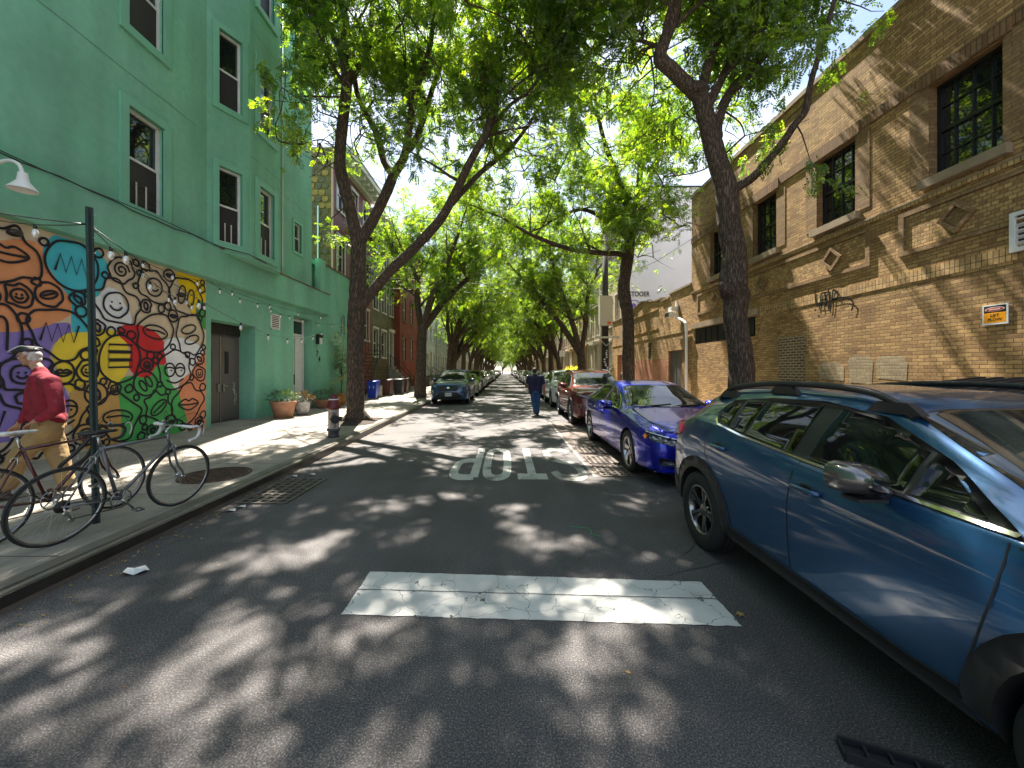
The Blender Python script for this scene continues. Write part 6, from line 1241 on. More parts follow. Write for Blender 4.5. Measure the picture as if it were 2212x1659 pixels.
# --- tall SUV
def suv_spec(L=4.6, W=1.86, H=1.68, fo=.93, wb=2.69, mircap='black'):
    hw = W/2; r = fo+wb
    top = [(0,.70),(.02,.86),(.06,.98),(.15,1.04),(.6,1.10),(1.15,1.14),(1.3,1.18),(1.65,1.40),(2.0,1.58),(2.4,1.655),(3.0,H),(3.7,H-.02),(4.15,H-.08),(4.25,H-.14),(4.42,1.22),(4.52,1.05),(4.57,.9),(L,.6)]
    belt = [(0,.62),(.03,.76),(.1,.90),(.3,1.0),(.8,1.04),(1.3,1.07),(2.4,1.10),(3.4,1.15),(4.0,1.2),(4.3,1.15),(4.5,.98),(L,.56)]
    bot = [(0,.40),(.05,.28),(.2,.23),(.5,.25),(4.0,.25),(4.4,.34),(L,.42)]
    plan = [(0,.48),(.015,.62),(.05,.73),(.12,.80),(.25,.87),(.45,hw*.985),(.8,hw),(3.8,hw),(4.1,hw*.98),(4.35,.85),(4.5,.75),(L,.6)]
    wr = [(0,.4),(.12,.62),(.5,.74),(1.15,.78),(1.4,.76),(2.0,.67),(2.5,.66),(3.7,.63),(4.2,.6),(4.4,.66),(L,.5)]
    arch = .40; rw = .36; Z = rw+.01; P = []
    P.append(('window_trim','side',[(1.45,1.08),(2.4,1.11),(3.5,1.16),(4.0,1.24),(3.95,1.42),(3.6,1.53),(2.9,1.57),(2.4,1.555),(2.05,1.47),(1.7,1.28)],.003,'black'))
    P.append(('side_window','side',[(1.66,1.105),(2.46,1.13),(2.44,1.53),(2.1,1.45),(1.75,1.27)],.008,'tint'))
    P.append(('side_window','side',[(2.55,1.132),(3.3,1.165),(3.28,1.52),(2.9,1.545),(2.53,1.54)],.008,'tint'))
    P.append(('side_window','side',[(3.36,1.17),(3.9,1.25),(3.86,1.40),(3.58,1.49),(3.35,1.512)],.008,'tint'))
    P.append(('windscreen','top',[(-.74,1.36),(-.35,1.26),(0,1.24),(.35,1.26),(.74,1.36),(.61,2.03),(.3,2.0),(0,1.99),(-.3,2.0),(-.61,2.03)],.004,'wsglass'))
    P.append(('rear_window','rear',[(-.55,1.2),(.55,1.2),(.5,1.5),(-.5,1.5)],.004,'tint'))
    P.append(('headlight','front',[(.46,.84),(.64,.83),(.84,.93),(.83,.985),(.64,.93),(.47,.90)],.012,'lampdark',{'mirror':True,'step':.05}))
    P.append(('headlight_bulb','front',[(.56,.86),(.70,.885),(.80,.935),(.78,.955),(.64,.905),(.55,.885)],.018,'lamp',{'mirror':True,'step':.05}))
    P.append(('grille','front',[(-.40,.66),(.40,.66),(.50,.82),(.42,.90),(-.42,.90),(-.50,.82)],.010,'blackmat'))
    P.append(('lower_grille','front',[(-.70,.30),(.70,.30),(.62,.44),(.40,.60),(-.40,.60),(-.62,.44)],.008,'blackmat'))
    P.append(('skid_plate','front',[(-.6,.27),(.6,.27),(.56,.31),(-.56,.31)],.02,'rim'))
    P.append(('fog_lamp','front',[(.70,.52),(.80,.55),(.80,.72),(.73,.68)],.012,'lampdark',{'mirror':True}))
    P.append(('emblem','front',[(-.07,.80),(0,.77),(.07,.80),(.07,.84),(0,.87),(-.07,.84)],.022,'chromecar'))
    P.append(('wheel_arch_trim','side',arch_ring(fo,Z,arch,arch+.06,-12,192),.012,'clad')); P.append(('wheel_arch_trim','side',arch_ring(r,Z,arch,arch+.06,-12,192),.012,'clad'))
    P.append(('sill_trim','side',[(fo+arch+.06,.265),(r-arch-.06,.265),(r-arch-.08,.38),(fo+arch+.08,.38)],.014,'clad'))
    P.append(('tail_light','rear',[(.5,1.0),(.78,1.0),(.78,1.12),(.5,1.1)],.014,'tail',{'mirror':True}))
    seams = [[(1.42,1.05),(1.39,.9),(1.40,.65),(1.45,.38)],[(2.5,1.10),(2.52,.9),(2.51,.6),(2.48,.38)],[(3.5,1.15),(3.52,1.0),(3.35,.78),(3.18,.6),(3.12,.4)],[(1.42,1.04),(1.0,1.03),(.4,.98)]]
    return dict(L=L, fo=fo, wb=wb, arch=arch, rw=rw, rim=.23, track=hw-.115, spokes=5, wstyle='double', top=top, belt=belt, bot=bot, plan=plan, wr=wr, panels=P, seams=seams,
        topseams=[[(.70,1.2),(.74,.9),(.72,.5),(.6,.2)]], chrome=None, handles=[(2.36,.97),(3.35,1.02)], mirror=(1.78,1.09), mircap=mircap, rails=[(2.1,.01),(2.2,.04),(3.0,.05),(3.8,.04),(3.95,.01)], railx=lambda a: .62, feet=(2.2,3.8), plate=.50, wiper=1.24)
def place(T, x, yfront, L, rot=0): T.location = (x, yfront+L/2, 0); T.rotation_euler.z = rot; return T
GC_R = 'cars parked along the brick building side'; GC_L = 'cars parked along the green building side'
c1 = place(build_car('parked_car','steel blue raised hatchback with black wheel arches and roof rails','car',hatch_spec(),'steelblue',GC_R), 2.69, -.02, 4.48)
c2 = place(build_car('parked_car','royal blue saloon parked behind the steel blue hatchback','car',sedan_spec(),'royal',GC_R), 2.90, 5.31, 4.88)
c3 = place(build_car('parked_car','dark red SUV parked behind the royal blue saloon','car',suv_spec(mircap='red'),'red',GC_R), 2.92, 11.0, 4.6)
def recolour(src, pname, label, group, x, yf, L, base):
    o = copy_tree(src, None, {P_[base].name: P_[pname]}); o.location = (x, yf+L/2, 0); o['label'] = label; o['group'] = group; return o
c4 = recolour(c3,'white','white SUV parked behind the dark red SUV',GC_R,2.95,16.4,4.6,'red')
c5 = recolour(c3,'blue','blue SUV facing the camera on the green building side, black grille and white plate',GC_L,-2.72,18.25,4.6,'red')
rc = random.Random(12)
cols = ['gray','silver','white','black','steelblue','gray','black','red','silver','white','gray','blue']
y = 22.0; k = 0
while y < 160 and k < 25:
    s_, base, L, kind = rc.choice(((c3,'red',4.6,'SUV'),(c2,'royal',4.88,'saloon'),(c1,'steelblue',4.48,'hatchback'),(c3,'red',4.6,'SUV'))); pc = cols[(k*5+1)%12]
    if k == 0: s_, base, L, kind, pc = c1,'steelblue',4.48,'hatchback','silver'
    recolour(s_, pc, f'{ {"steelblue":"pale blue","gray":"grey"}.get(pc,pc)} {kind}, {ORD[k+4]} car in the row along the brick building side', GC_R, 2.95+rc.uniform(-.08,.08), y, L, base); y += L+rc.uniform(.6,1.1); k += 1
y = 24.2; k = 0
while y < 160 and k < 25:
    s_, base, L, kind = rc.choice(((c3,'red',4.6,'SUV'),(c2,'royal',4.88,'saloon'),(c1,'steelblue',4.48,'hatchback'),(c3,'red',4.6,'SUV'))); pc = cols[(k*7)%12]
    if k == 0: s_, base, L, kind, pc = c2,'royal',4.88,'saloon','silver'
    if k == 1: s_, base, L, kind, pc = c3,'red',4.6,'SUV','black'
    recolour(s_, pc, f'{ {"steelblue":"pale blue","gray":"grey"}.get(pc,pc)} {kind}, {ORD[k+1]} car in the row along the green building side', GC_L, -2.72+rc.uniform(-.08,.08), y, L, base); y += L+rc.uniform(.6,1.1); k += 1
# ---------------------------------------------------------------- people
def capsule(m, a, ra, b, rb, n=12):
    a, b = Vector(a), Vector(b); d = (b-a); L = d.length
    if L < 1e-6: m.ell(a,(ra,)*3,n,8); return
    k = 4; pts = []; rad = []; u = d/L
    for i in range(k): t = math.pi/2*(1-i/k); pts.append(a-u*ra*math.sin(t)); rad.append(max(1e-4, ra*math.cos(t)))
    for i in range(5): t = i/4; pts.append(a+d*t); rad.append(ra+(rb-ra)*t)
    for i in range(1,k+1): t = math.pi/2*i/k; pts.append(b+u*rb*math.sin(t)); rad.append(max(1e-4, rb*math.cos(t)))
    m.tube(pts, rad, n, True)
def fuse(m, name, mt, parent, vox=.008, smooth=4, loc=None, wrinkle=0):
    o = m.build(name, mt, None, None); o.data.materials.clear()
    md = o.modifiers.new('r','REMESH'); md.mode = 'VOXEL'; md.voxel_size = vox; md.use_smooth_shade = True
    ms = o.modifiers.new('s','SMOOTH'); ms.iterations = smooth; ms.factor = .5
    if wrinkle:
        tx = bpy.data.textures.new('w','CLOUDS'); tx.noise_scale = .15; dd = o.modifiers.new('d','DISPLACE'); dd.texture = tx; dd.strength = wrinkle; dd.mid_level = .5
    dg = bpy.context.evaluated_depsgraph_get(); me = bpy.data.meshes.new_from_object(o.evaluated_get(dg)); me.name = name; bpy.data.objects.remove(o)
    L = Vector((0,0,0)); q = parent
    while q is not None: L = L+q.location; q = q.parent
    if loc is not None: L = Vector(loc)
    me.transform(Matrix.Translation(-L)); me.materials.clear(); me.materials.append(mt)
    me.polygons.foreach_set('use_smooth', [True]*len(me.polygons))
    o = bpy.data.objects.new(name, me); SC.collection.objects.link(o)
    if parent is not None: o.parent = parent
    if loc is not None: o.location = L
    return o
def hand(m, w, d, pn, th, curl=.5, L=.185):      # wrist, direction, palm normal, thumb side
    w, d, pn, th = Vector(w), Vector(d).normalized(), Vector(pn).normalized(), Vector(th).normalized(); s = th
    capsule(m, w, .026, w+d*.03, .028); pl = L*.5
    for k, off in enumerate((-.030,-.010,.010,.030)): capsule(m, w+d*.025+s*off*.8, .017, w+d*pl+s*off, .013, 8)
    for k, (off, fl) in enumerate(((-.032,.78),(-.011,.95),(.011,1.0),(.032,.9))):
        p = w+d*pl+s*off; dd = d.copy(); seg = L*.5*fl
        for j, f in enumerate((.44,.32,.24)):
            ang = curl*(.35+.35*j); dd = (d*math.cos(ang*(j+1)*.8)+pn*math.sin(ang*(j+1)*.8)).normalized(); q = p+dd*seg*f; capsule(m, p, .0092-.0008*j, q, .0085-.0008*j, 8); p = q
    p = w+d*.03+s*.03; q = p+(d*.55+s*.6+pn*.3).normalized()*.045; capsule(m, p, .014, q, .0115, 8); capsule(m, q, .0112, q+(d*.85+s*.15+pn*.35).normalized()*.04, .0085, 8)
def head(m, c, f, up, r=1.0):      # c centre of the skull, f facing
    c, f, up = Vector(c), Vector(f).normalized(), Vector(up).normalized(); s = up.cross(f).normalized()
    def e(o, rad): 
        k = len(m.v); m.ell((0,0,0), rad, 14, 10)
        for i in range(k, len(m.v)): v = Vector(m.v[i]); m.v[i] = tuple(c+(f*(v.x+o[0])+s*(v.y+o[1])+up*(v.z+o[2]))*r)
    e((-.012,0,.025),(.098,.076,.092)); e((.02,0,-.035),(.07,.06,.082)); e((.05,0,-.088),(.032,.035,.026)); e((.03,0,-.06),(.05,.052,.045))
    e((.078,0,.018),(.018,.05,.012)); e((.095,0,-.018),(.022,.013,.014)); e((.088,0,.0),(.014,.009,.024)); e((.082,0,-.058),(.012,.026,.008)); e((.08,0,-.07),(.013,.022,.007))
    for q in (-1,1): e((-.008,q*.078,-.01),(.02,.010,.032)); e((.06,q*.042,-.025),(.022,.02,.022))
    return s
SK = mat('skin',(.42,.22,.14),.55,var=.2,vs=30); SK2 = mat('tanned skin',(.36,.19,.12),.55,var=.2,vs=30)
def shoe(m, heel, toe, z0, w=.045):
    h, t = Vector(heel), Vector(toe); d = (t-h); 
    for k, r_, hh in ((0,.9,.06),(.25,1,.062),(.5,1.05,.052),(.75,1.05,.042),(.95,.8,.034)):
        p = h+d*k; m.ell((p.x,p.y,z0+hh*.55),(w*r_+.012,w*r_+.012,hh*.6),12,8)
# --- man in the cap, walking towards the left past the mural (his left side faces the road)
Yp = 4.55
def J(x, y, dy=0): return PX(x, y, Yp+dy)
def man_cap():
    loc = (-5.72, 4.58, .15)
    hd, nb = J(62,768,.02), J(86,803,.02); shN, shF = J(112,826,-.17), J(80,822,.2); el = J(124,884,-.26); wr = J(80,908,-.27); elF, wrF = J(64,878,.26), J(38,918,.2)
    hip = J(104,920,0); hN, hF = J(106,925,-.09), J(102,925,.09); kF, aF = J(42,985,-.10), J(10,1053,-.10); kB, aB = J(128,990,.09), J(146,1047,.10)
    m = MB(); head(m, hd, (-1,-.12,-.18), (-.25,0,1), 1.0)
    capsule(m, nb+Vector((.02,0,-.02)), .058, hd+Vector((.03,0,-.05)), .052)
    capsule(m, J(98,840), .085, hip, .09); capsule(m, shN, .05, el, .04); capsule(m, el, .038, wr, .026); capsule(m, shF, .05, elF, .04); capsule(m, elF, .036, wrF, .026)
    hand(m, wr, (J(52,922,-.27)-wr), (.3,.3,-1), (0,.9,.3), .55, .19); hand(m, wrF, Vector((-.6,0,-.8)), (.6,0,-.5), (-.3,-.9,0), .6)
    for h_, k_, a_ in ((hN,kF,aF),(hF,kB,aB)): capsule(m, h_, .085, k_, .052); capsule(m, k_, .05, a_, .036)
    P = fuse(m, 'person', SK, None, .0062, 3, loc); tag(P, 'older man in a dark red sweater, khaki trousers and flat cap, striding past the mural', 'person')
    m = MB(); ch = J(97,838,0)
    capsule(m, J(90,820,.0), .105, J(100,860,0), .135); capsule(m, J(100,860,0), .135, J(100,893,0), .135); capsule(m, J(88,822,.10), .08, J(98,890,.07), .10); capsule(m, J(100,822,-.08), .085, J(105,890,-.06), .105); capsule(m, J(72,826,0),.06,J(75,880,0),.09); capsule(m, J(112,840,0),.08,J(118,890,0),.09)
    capsule(m, nb+Vector((.005,0,-.0)), .070, J(92,822,0), .095); capsule(m, shN, .085, shF, .085); capsule(m, shN, .078, el, .062); capsule(m, el, .06, J(86,905,-.27), .042); capsule(m, shF, .075, elF, .058); capsule(m, elF, .055, J(45,910,.21), .04)
    capsule(m, J(75,900,.0), .085, J(120,903,0), .10); capsule(m, J(80,902,-.07), .08, J(120,906,-.06), .08)
    fuse(m, 'sweater', mat('dark red knit',(.26,.014,.030),.9,var=.3,vs=8,bump=.3,bs=120), P, .010, 4, wrinkle=.03)
    m = MB(); capsule(m, J(84,918,0), .085, J(118,920,0), .10); capsule(m, hN, .125, kF, .098); capsule(m, kF, .096, J(14,1046,-.10), .088); capsule(m, hF, .125, kB, .095); capsule(m, kB, .093, J(143,1040,.10), .085); capsule(m, J(108,925,0), .12, J(106,935,0), .12)
    fuse(m, 'trousers', mat('khaki cotton',(.36,.235,.10),.85,var=.2,vs=6,bump=.2,bs=60), P, .010, 4, wrinkle=.034)
    for nm, a_, tilt in (('shoe',aF,0),('shoe',aB,.04)):
        m = MB(); shoe(m, (a_.x+.05,a_.y,0), (a_.x-.2,a_.y,0), .15+tilt, .042); capsule(m, (a_.x+.01,a_.y,.24), .045, (a_.x,a_.y,.30), .042); fuse(m, 'shoe', mat('brown shoe leather',(.07,.04,.025),.5), P, .008, 2)
    m = MB(); up = Vector((-.25,0,1)).normalized(); c = hd+up*.048+Vector((.006,0,0)); f = Vector((-1,-.1,-.15)).normalized()
    m.ell(c+up*.015, (.112,.09,.050), 16, 10); m.ell(c+f*.06+up*.008, (.095,.082,.032), 16, 10); m.ell(c+f*.135-up*.008, (.055,.07,.009), 14, 8)
    fuse(m, 'flat_cap', M['blackmat'], P, .006, 3)
    m = MB().mat(mat('pale cap stripe',(.6,.6,.58),.6)); s = up.cross(f).normalized()
    for q in (-.075,-.03,.03,.075): m.tube(crom([c+f*.155+s*q*.8+up*.012, c+f*.07+s*q+up*.042, c-f*.02+s*q+up*.060, c-f*.10+s*q*.8+up*.03],5), .006, 6)
    m.buildl2('cap_stripe', P)
    m = MB(); m.ell(hd-f*.072-up*.005, (.045,.066,.055), 12, 10); m.ell(hd-f*.075-up*.06, (.030,.05,.04), 12, 10)
    for q in (-1,1): m.ell(hd-f*.03+s*q*.066+up*.02, (.03,.016,.025), 10, 8); m.ell(hd-f*.055+s*q*.058-up*.045, (.022,.016,.035), 10, 8)
    fuse(m, 'hair', mat('grey hair',(.5,.48,.45),.8,bump=.5,bs=150), P, .006, 2, wrinkle=.01)
    for q in (-1,1):
        m = MB().mat(M['black']); m.ell(hd+f*.083+s*q*.032+up*.006, (.008,.008,.006), 8, 6); m.buildl2('eye', P)
    m = MB().mat(mat('reusable bag',(.55,.6,.6),.6,var=.6,vs=20,col2=(.1,.35,.1))); c = J(150,1000,.32); m.obox(c,(.07,0,.02),(0,.05,0),(-.02,0,.1)); 
    return P
_x = 0
def buildl2(self, name, parent):
    return self.build(name, None, parent)
MB.buildl2 = buildl2
man_cap()
# --- man in the navy T-shirt walking away
def man_navy():
    X0, Y0 = 1.10, 14.15; q = lambda x, y, z: Vector((X0+x, Y0+y, z)); loc = (X0, Y0, 0)
    m = MB(); head(m, q(-.03,.03,1.635), (.05,1,0), (0,0,1), 1.0); capsule(m, q(-.01,0,1.46), .06, q(-.02,.02,1.56), .056)
    capsule(m, q(0,0,1.3), .10, q(0,0,.95), .11)
    aR = [q(.235,0,1.40), q(.31,-.03,1.12), q(.335,.04,.88)]; aL = [q(-.235,0,1.40), q(-.30,.04,1.13), q(-.24,.18,.98)]
    for A in (aR, aL): capsule(m, A[0], .055, A[1], .045); capsule(m, A[1], .043, A[2], .029)
    hand(m, aR[2], (.02,.1,-1), (-1,0,0), (0,1,0), .6); hand(m, aL[2], (.1,.6,-.7), (1,0,0), (.2,.8,.3), .6)
    legs = ((q(.09,0,.90), q(.10,.07,.50), q(.07,-.02,.09)), (q(-.09,0,.90), q(-.05,.03,.49), q(-.02,-.16,.14)))
    for h_, k_, a_ in legs: capsule(m, h_, .09, k_, .055); capsule(m, k_, .052, a_, .038)
    P = fuse(m, 'person', SK2, None, .008, 3, loc); tag(P, 'man in navy T-shirt and blue jeans walking away up the middle of the road', 'person')
    m = MB(); capsule(m, q(-.14,0,1.37), .11, q(.14,0,1.37), .11); capsule(m, q(-.11,0,1.3), .15, q(-.10,0,.95), .15); capsule(m, q(.11,0,1.3), .15, q(.10,0,.95), .15); capsule(m, q(0,.05,1.25), .15, q(0,.05,.95), .16); capsule(m, q(0,0,1.44), .085, q(0,0,1.3), .14)
    for A in (aR, aL): capsule(m, A[0], .088, A[0].lerp(A[1],.72), .075)
    capsule(m, q(-.13,0,.86), .12, q(.13,0,.86), .12)
    fuse(m, 'navy_shirt', mat('navy cotton',(.018,.017,.055),.85,var=.2,vs=8,bump=.2), P, .012, 4, wrinkle=.02)
    m = MB(); capsule(m, q(-.09,0,.88), .13, q(.09,0,.88), .13)
    for h_, k_, a_ in legs: capsule(m, h_, .125, k_, .092); capsule(m, k_, .088, a_+Vector((0,0,.02)), .075)
    fuse(m, 'jeans', mat('blue denim',(.03,.09,.21),.85,var=.3,vs=7,bump=.2), P, .012, 4, wrinkle=.02)
    for a_ in (legs[0][2], legs[1][2]):
        m = MB(); shoe(m, (a_.x,a_.y-.06,0), (a_.x+.02,a_.y+.2,0), max(.0,a_.z-.09), .045); fuse(m, 'shoe', M['black'], P, .009, 2)
    m = MB(); m.ell(q(-.03,.005,1.665),(.083,.10,.088),14,10); m.ell(q(-.03,-.035,1.60),(.072,.06,.06),14,10); fuse(m, 'hair', mat('dark brown hair',(.03,.018,.012),.7,bump=.5,bs=150), P, .008, 2)
man_navy()
# --- dark figure half hidden behind the tree by the garage
def man_dark():
    X0, Y0 = 5.42, 17.6; q = lambda x,y,z: Vector((X0+x,Y0+y,z+.15)); m = MB(); head(m, q(0,0,1.60), (-1,-.2,0), (0,0,1)); capsule(m, q(0,0,1.42),.055,q(0,0,1.52),.05); capsule(m,q(0,0,1.3),.14,q(0,0,.9),.14)
    for s in (-1,1): capsule(m,q(0,s*.2,1.36),.05,q(.03,s*.25,1.08),.04); capsule(m,q(.03,s*.25,1.08),.04,q(-.08,s*.2,.86),.028); hand(m,q(-.08,s*.2,.86),(-.2,0,-1),(-.3,-s,0),(-1,0,0),.6); capsule(m,q(0,s*.09,.88),.085,q(s*.06,s*.09,.48),.055); capsule(m,q(s*.06,s*.09,.48),.05,q(s*.10,s*.09,.08),.038)
    P = fuse(m,'person',SK2,None,.009,3,(X0,Y0,.15)); tag(P,'person in dark clothes half hidden behind the tree by the low garage','person')
    m = MB(); capsule(m,q(0,-.12,1.34),.11,q(0,.12,1.34),.11); capsule(m,q(0,-.07,1.3),.14,q(0,-.06,.9),.14); capsule(m,q(0,.07,1.3),.14,q(0,.06,.9),.14)
    for s in (-1,1): capsule(m,q(0,s*.2,1.36),.075,q(.03,s*.25,1.08),.06); capsule(m,q(.03,s*.25,1.08),.058,q(-.06,s*.21,.90),.045)
    fuse(m,'jacket',M['blackmat'],P,.014,4)
    m = MB(); 
    for s in (-1,1): capsule(m,q(0,s*.09,.88),.12,q(s*.06,s*.09,.48),.085); capsule(m,q(s*.06,s*.09,.48),.08,q(s*.10,s*.09,.1),.07)
    fuse(m,'trousers',M['blackmat'],P,.014,4)
    m = MB(); m.ell(q(.01,0,1.635),(.10,.085,.085),12,8); fuse(m,'hair',M['black'],P,.01,2)
    for s in (-1,1): m = MB(); shoe(m,(X0+s*.1+.05,Y0+s*.09,0),(X0+s*.1-.18,Y0+s*.09,0),.15); fuse(m,'shoe',M['black'],P,.01,2)
man_dark()
# ---------------------------------------------------------------- bicycles
def bicycle(label, frame_m, bar_m, saddle_m, tape_m, R0, F0, lean, steer=0, wb=1.0, mudguard=None):
    T = thing('bicycle', label, 'bicycle', (R0[0], R0[1], .15), 'road bicycles locked to the green pole'); ang = math.atan2(F0[1]-R0[1], F0[0]-R0[0]); T.rotation_euler = (0,0,0)
    T.rotation_mode = 'QUATERNION'; T.rotation_quaternion = (Matrix.Rotation(ang,4,'Z') @ Matrix.Rotation(lean,4,'X')).to_quaternion()
    wr = .335; RA, FA = Vector((0,0,wr)), Vector((wb,0,wr)); BBk = Vector((.42,0,.27)); ST = Vector((.26,0,.80)); HT, HB = Vector((wb-.175,0,.83)), Vector((wb-.135,0,.70))
    m = MB().mat(frame_m)
    for a, b, r in ((ST+Vector((.003,0,-.02)),HT+Vector((.01,0,-.03)),.0135),(BBk,HB+Vector((0,0,.02)),.0155),(BBk,ST,.0145),(HT,HB,.018)): m.tube([a,b],r,10)
    for s in (-1,1): m.tube([BBk+Vector((-.03,s*.03,0)),RA+Vector((.0,s*.06,0))],.0095,8); m.tube([ST+Vector((0,s*.012,-.03)),RA+Vector((0,s*.06,0))],.0075,8)
    m.tube([BBk+Vector((0,-.035,0)),BBk+Vector((0,.035,0))],.021,12); m.buildl('frame', T)
    f = MB().mat(frame_m)
    for s in (-1,1): f.tube(crom([HB+Vector((.01,s*.04,-.03)),HB+Vector((.06,s*.05,-.22)),FA+Vector((-.02,s*.05,.06)),FA+Vector((0,s*.05,0))],5),.0105,8)
    f.tube([HB+Vector((.01,-.045,-.02)),HB+Vector((.01,.045,-.02))],.014,8); f.buildl('fork', T)
    for A, rear in ((RA,1),(FA,0)):
        m = MB().mat(M['rubber'])
        m.lathe([(wr-.022,-.008),(wr-.012,-.0125),(wr-.003,-.009),(wr,0),(wr-.003,.009),(wr-.012,.0125),(wr-.022,.008)],(0,0,0),56,'y',True); w = m.buildl('wheel',T); w.location = A
        r_ = MB().mat(M['rim']); r_.lathe([(wr-.020,-.009),(wr-.036,-.008),(wr-.038,0),(wr-.036,.008),(wr-.020,.009)],(0,0,0),56,'y',True); r_.buildl('rim',w)
        h = MB().mat(M['steel']); h.lathe([(.004,-.07),(.009,-.06),(.009,-.045),(.024,-.04),(.024,-.034),(.013,-.03),(.013,.03),(.024,.034),(.024,.04),(.009,.045),(.009,.06),(.004,.07)],(0,0,0),16,'y')
        if rear:
            h.mat(M['darksteel'])
            for i in range(6): rr_ = .055-.0055*i; h.lathe([(.02,-.030-.004*i),(rr_,-.030-.004*i),(rr_,-.032-.004*i),(.02,-.032-.004*i)],(0,0,0),24,'y')
        h.buildl('hub',w); sp = MB().mat(M['steel'])
        for k in range(28):
            a = 2*math.pi*k/28; b = a+(.45 if (k//2)%2 else -.45); s = -1 if k%2 else 1
            sp.tube([(.022*math.cos(b),s*.036,.022*math.sin(b)),((wr-.036)*math.cos(a),0,(wr-.036)*math.sin(a))],.0011,3,False)
        sp.buildl('spoke',w)
    m = MB().mat(M['rim']); c = BBk+Vector((0,-.05,0))
    m.lathe([(.078,-.003),(.088,-.003),(.088,.003),(.078,.003),(.078,-.003)],c,32,'y')
    for k in range(5): a = 2*math.pi*k/5; m.tube([c,c+Vector((.08*math.cos(a),0,.08*math.sin(a)))],.006,6)
    a = -.9; e1 = c+Vector((.165*math.cos(a),-.015,.165*math.sin(a))); m.tube([c+Vector((0,-.012,0)),e1],.009,8); e2 = BBk+Vector((-.165*math.cos(a),.07,-.165*math.sin(a))); m.tube([BBk+Vector((0,.05,0)),e2],.009,8); cr = m.buildl('crankset',T)
    for e, s in ((e1,-1),(e2,1)):
        m = MB().mat(M['steel']); m.tube([e,e+Vector((0,s*.09,0))],.006,6)
        for dx in (-.032,.032): m.obox(e+Vector((dx,s*.055,0)),(.003,0,0),(0,.035,0),(0,0,.008))
        for dy in (.02,.09): m.obox(e+Vector((0,s*dy,0)),(.032,0,0),(0,.003,0),(0,0,.008))
        m.buildl('pedal',cr)
    m = MB().mat(M['darksteel']); m.tube([BBk+Vector((0,-.05,.086)),RA+Vector((0,-.045,.04))],.004,5); m.tube([BBk+Vector((0,-.05,-.086)),RA+Vector((.06,-.045,-.13)),RA+Vector((.02,-.045,-.06)),RA+Vector((.0,-.045,-.04))],.004,5); m.buildl('chain',T)
    m = MB().mat(M['steel']); m.tube([RA+Vector((0,-.055,-.01)),RA+Vector((.02,-.055,-.06)),RA+Vector((.06,-.055,-.13))],.009,6); m.lathe([(0,-.004),(.024,-.004),(.024,.004),(0,.004)],RA+Vector((.06,-.05,-.13)),14,'y'); m.lathe([(0,-.004),(.022,-.004),(.022,.004),(0,.004)],RA+Vector((.018,-.05,-.065)),14,'y'); m.buildl('derailleur',T)
    m = MB().mat(M['steel']); sd_ = (ST-BBk).normalized(); top = ST+sd_*.10; m.tube([ST,top],.0125,8); m.tube([top+Vector((-.04,0,.01)),top+Vector((.05,0,.02))],.008,6); m.buildl('seat_post',T)
    m = MB().mat(saddle_m); c = top+Vector((.0,0,.045)); m.ell(c+Vector((-.08,0,0)),(.07,.068,.022)); m.ell(c+Vector((.02,0,-.002)),(.11,.032,.02)); m.ell(c+Vector((.11,0,-.004)),(.05,.018,.016)); o = m.buildl('tmp',T); o.parent = None
    md = o.modifiers.new('r','REMESH'); md.mode='VOXEL'; md.voxel_size=.006; md.use_smooth_shade=True; ms=o.modifiers.new('s','SMOOTH'); ms.iterations=6
    me = bpy.data.meshes.new_from_object(o.evaluated_get(bpy.context.evaluated_depsgraph_get())); bpy.data.objects.remove(o); me.materials.clear(); me.materials.append(saddle_m); me.polygons.foreach_set('use_smooth',[True]*len(me.polygons)); o = bpy.data.objects.new('saddle',me); SC.collection.objects.link(o); o.parent = T
    ht = HT+Vector((-.008,0,.04)); sc_ = Vector((ht.x+.09,0,ht.z+.035)); st = Matrix.Rotation(steer,3,'Z')
    def R_(p): p = Vector(p)-ht; return ht+st@p
    m = MB().mat(bar_m); m.tube([HT,ht],.014,8); m.tube([ht,R_(sc_)],.013,8); m.tube([R_(sc_+Vector((0,-.21,0))),R_(sc_+Vector((0,.21,0)))],.0125,8); hb = m.buildl('handlebar',T)
    m = MB().mat(tape_m)
    for s in (-1,1): m.tube(crom([R_(sc_+Vector((0,s*.10,0))),R_(sc_+Vector((0,s*.20,0))),R_(sc_+Vector((.06,s*.21,-.005))),R_(sc_+Vector((.095,s*.21,-.05))),R_(sc_+Vector((.06,s*.21,-.125))),R_(sc_+Vector((-.04,s*.21,-.14)))],6),.0155,8)
    m.buildl('bar_tape',hb)
    m = MB().mat(M['steel'])
    for s in (-1,1): m.tube(crom([R_(sc_+Vector((.10,s*.21,.0))),R_(sc_+Vector((.135,s*.212,.02))),R_(sc_+Vector((.15,s*.215,-.04))),R_(sc_+Vector((.125,s*.22,-.11)))],4),.007,6)
    m.buildl('brake_lever',hb)
    m = MB().mat(M['black'])
    for s in (-1,1): m.tube(crom([R_(sc_+Vector((.13,s*.21,.02))),R_(sc_+Vector((.08,s*.16,.14))),R_(sc_+Vector((-.02,s*.04,.06))),HT+Vector((-.02,0,-.05))],6),.0025,4)
    m.tube([ST+Vector((.03,0,.0)),HT+Vector((-.03,0,.0))],.0025,4); m.buildl('brake_cable',hb)
    for A in (HB+Vector((.035,0,-.02)), ST+Vector((-.05,0,-.10))):
        m = MB().mat(M['steel']); 
        for s in (-1,1): m.tube(crom([A+Vector((0,0,.02)),A+Vector((0,s*.035,.005)),A+Vector((0,s*.03,-.045))],4),.007,6)
        m.buildl('brake_caliper',T)
    return T
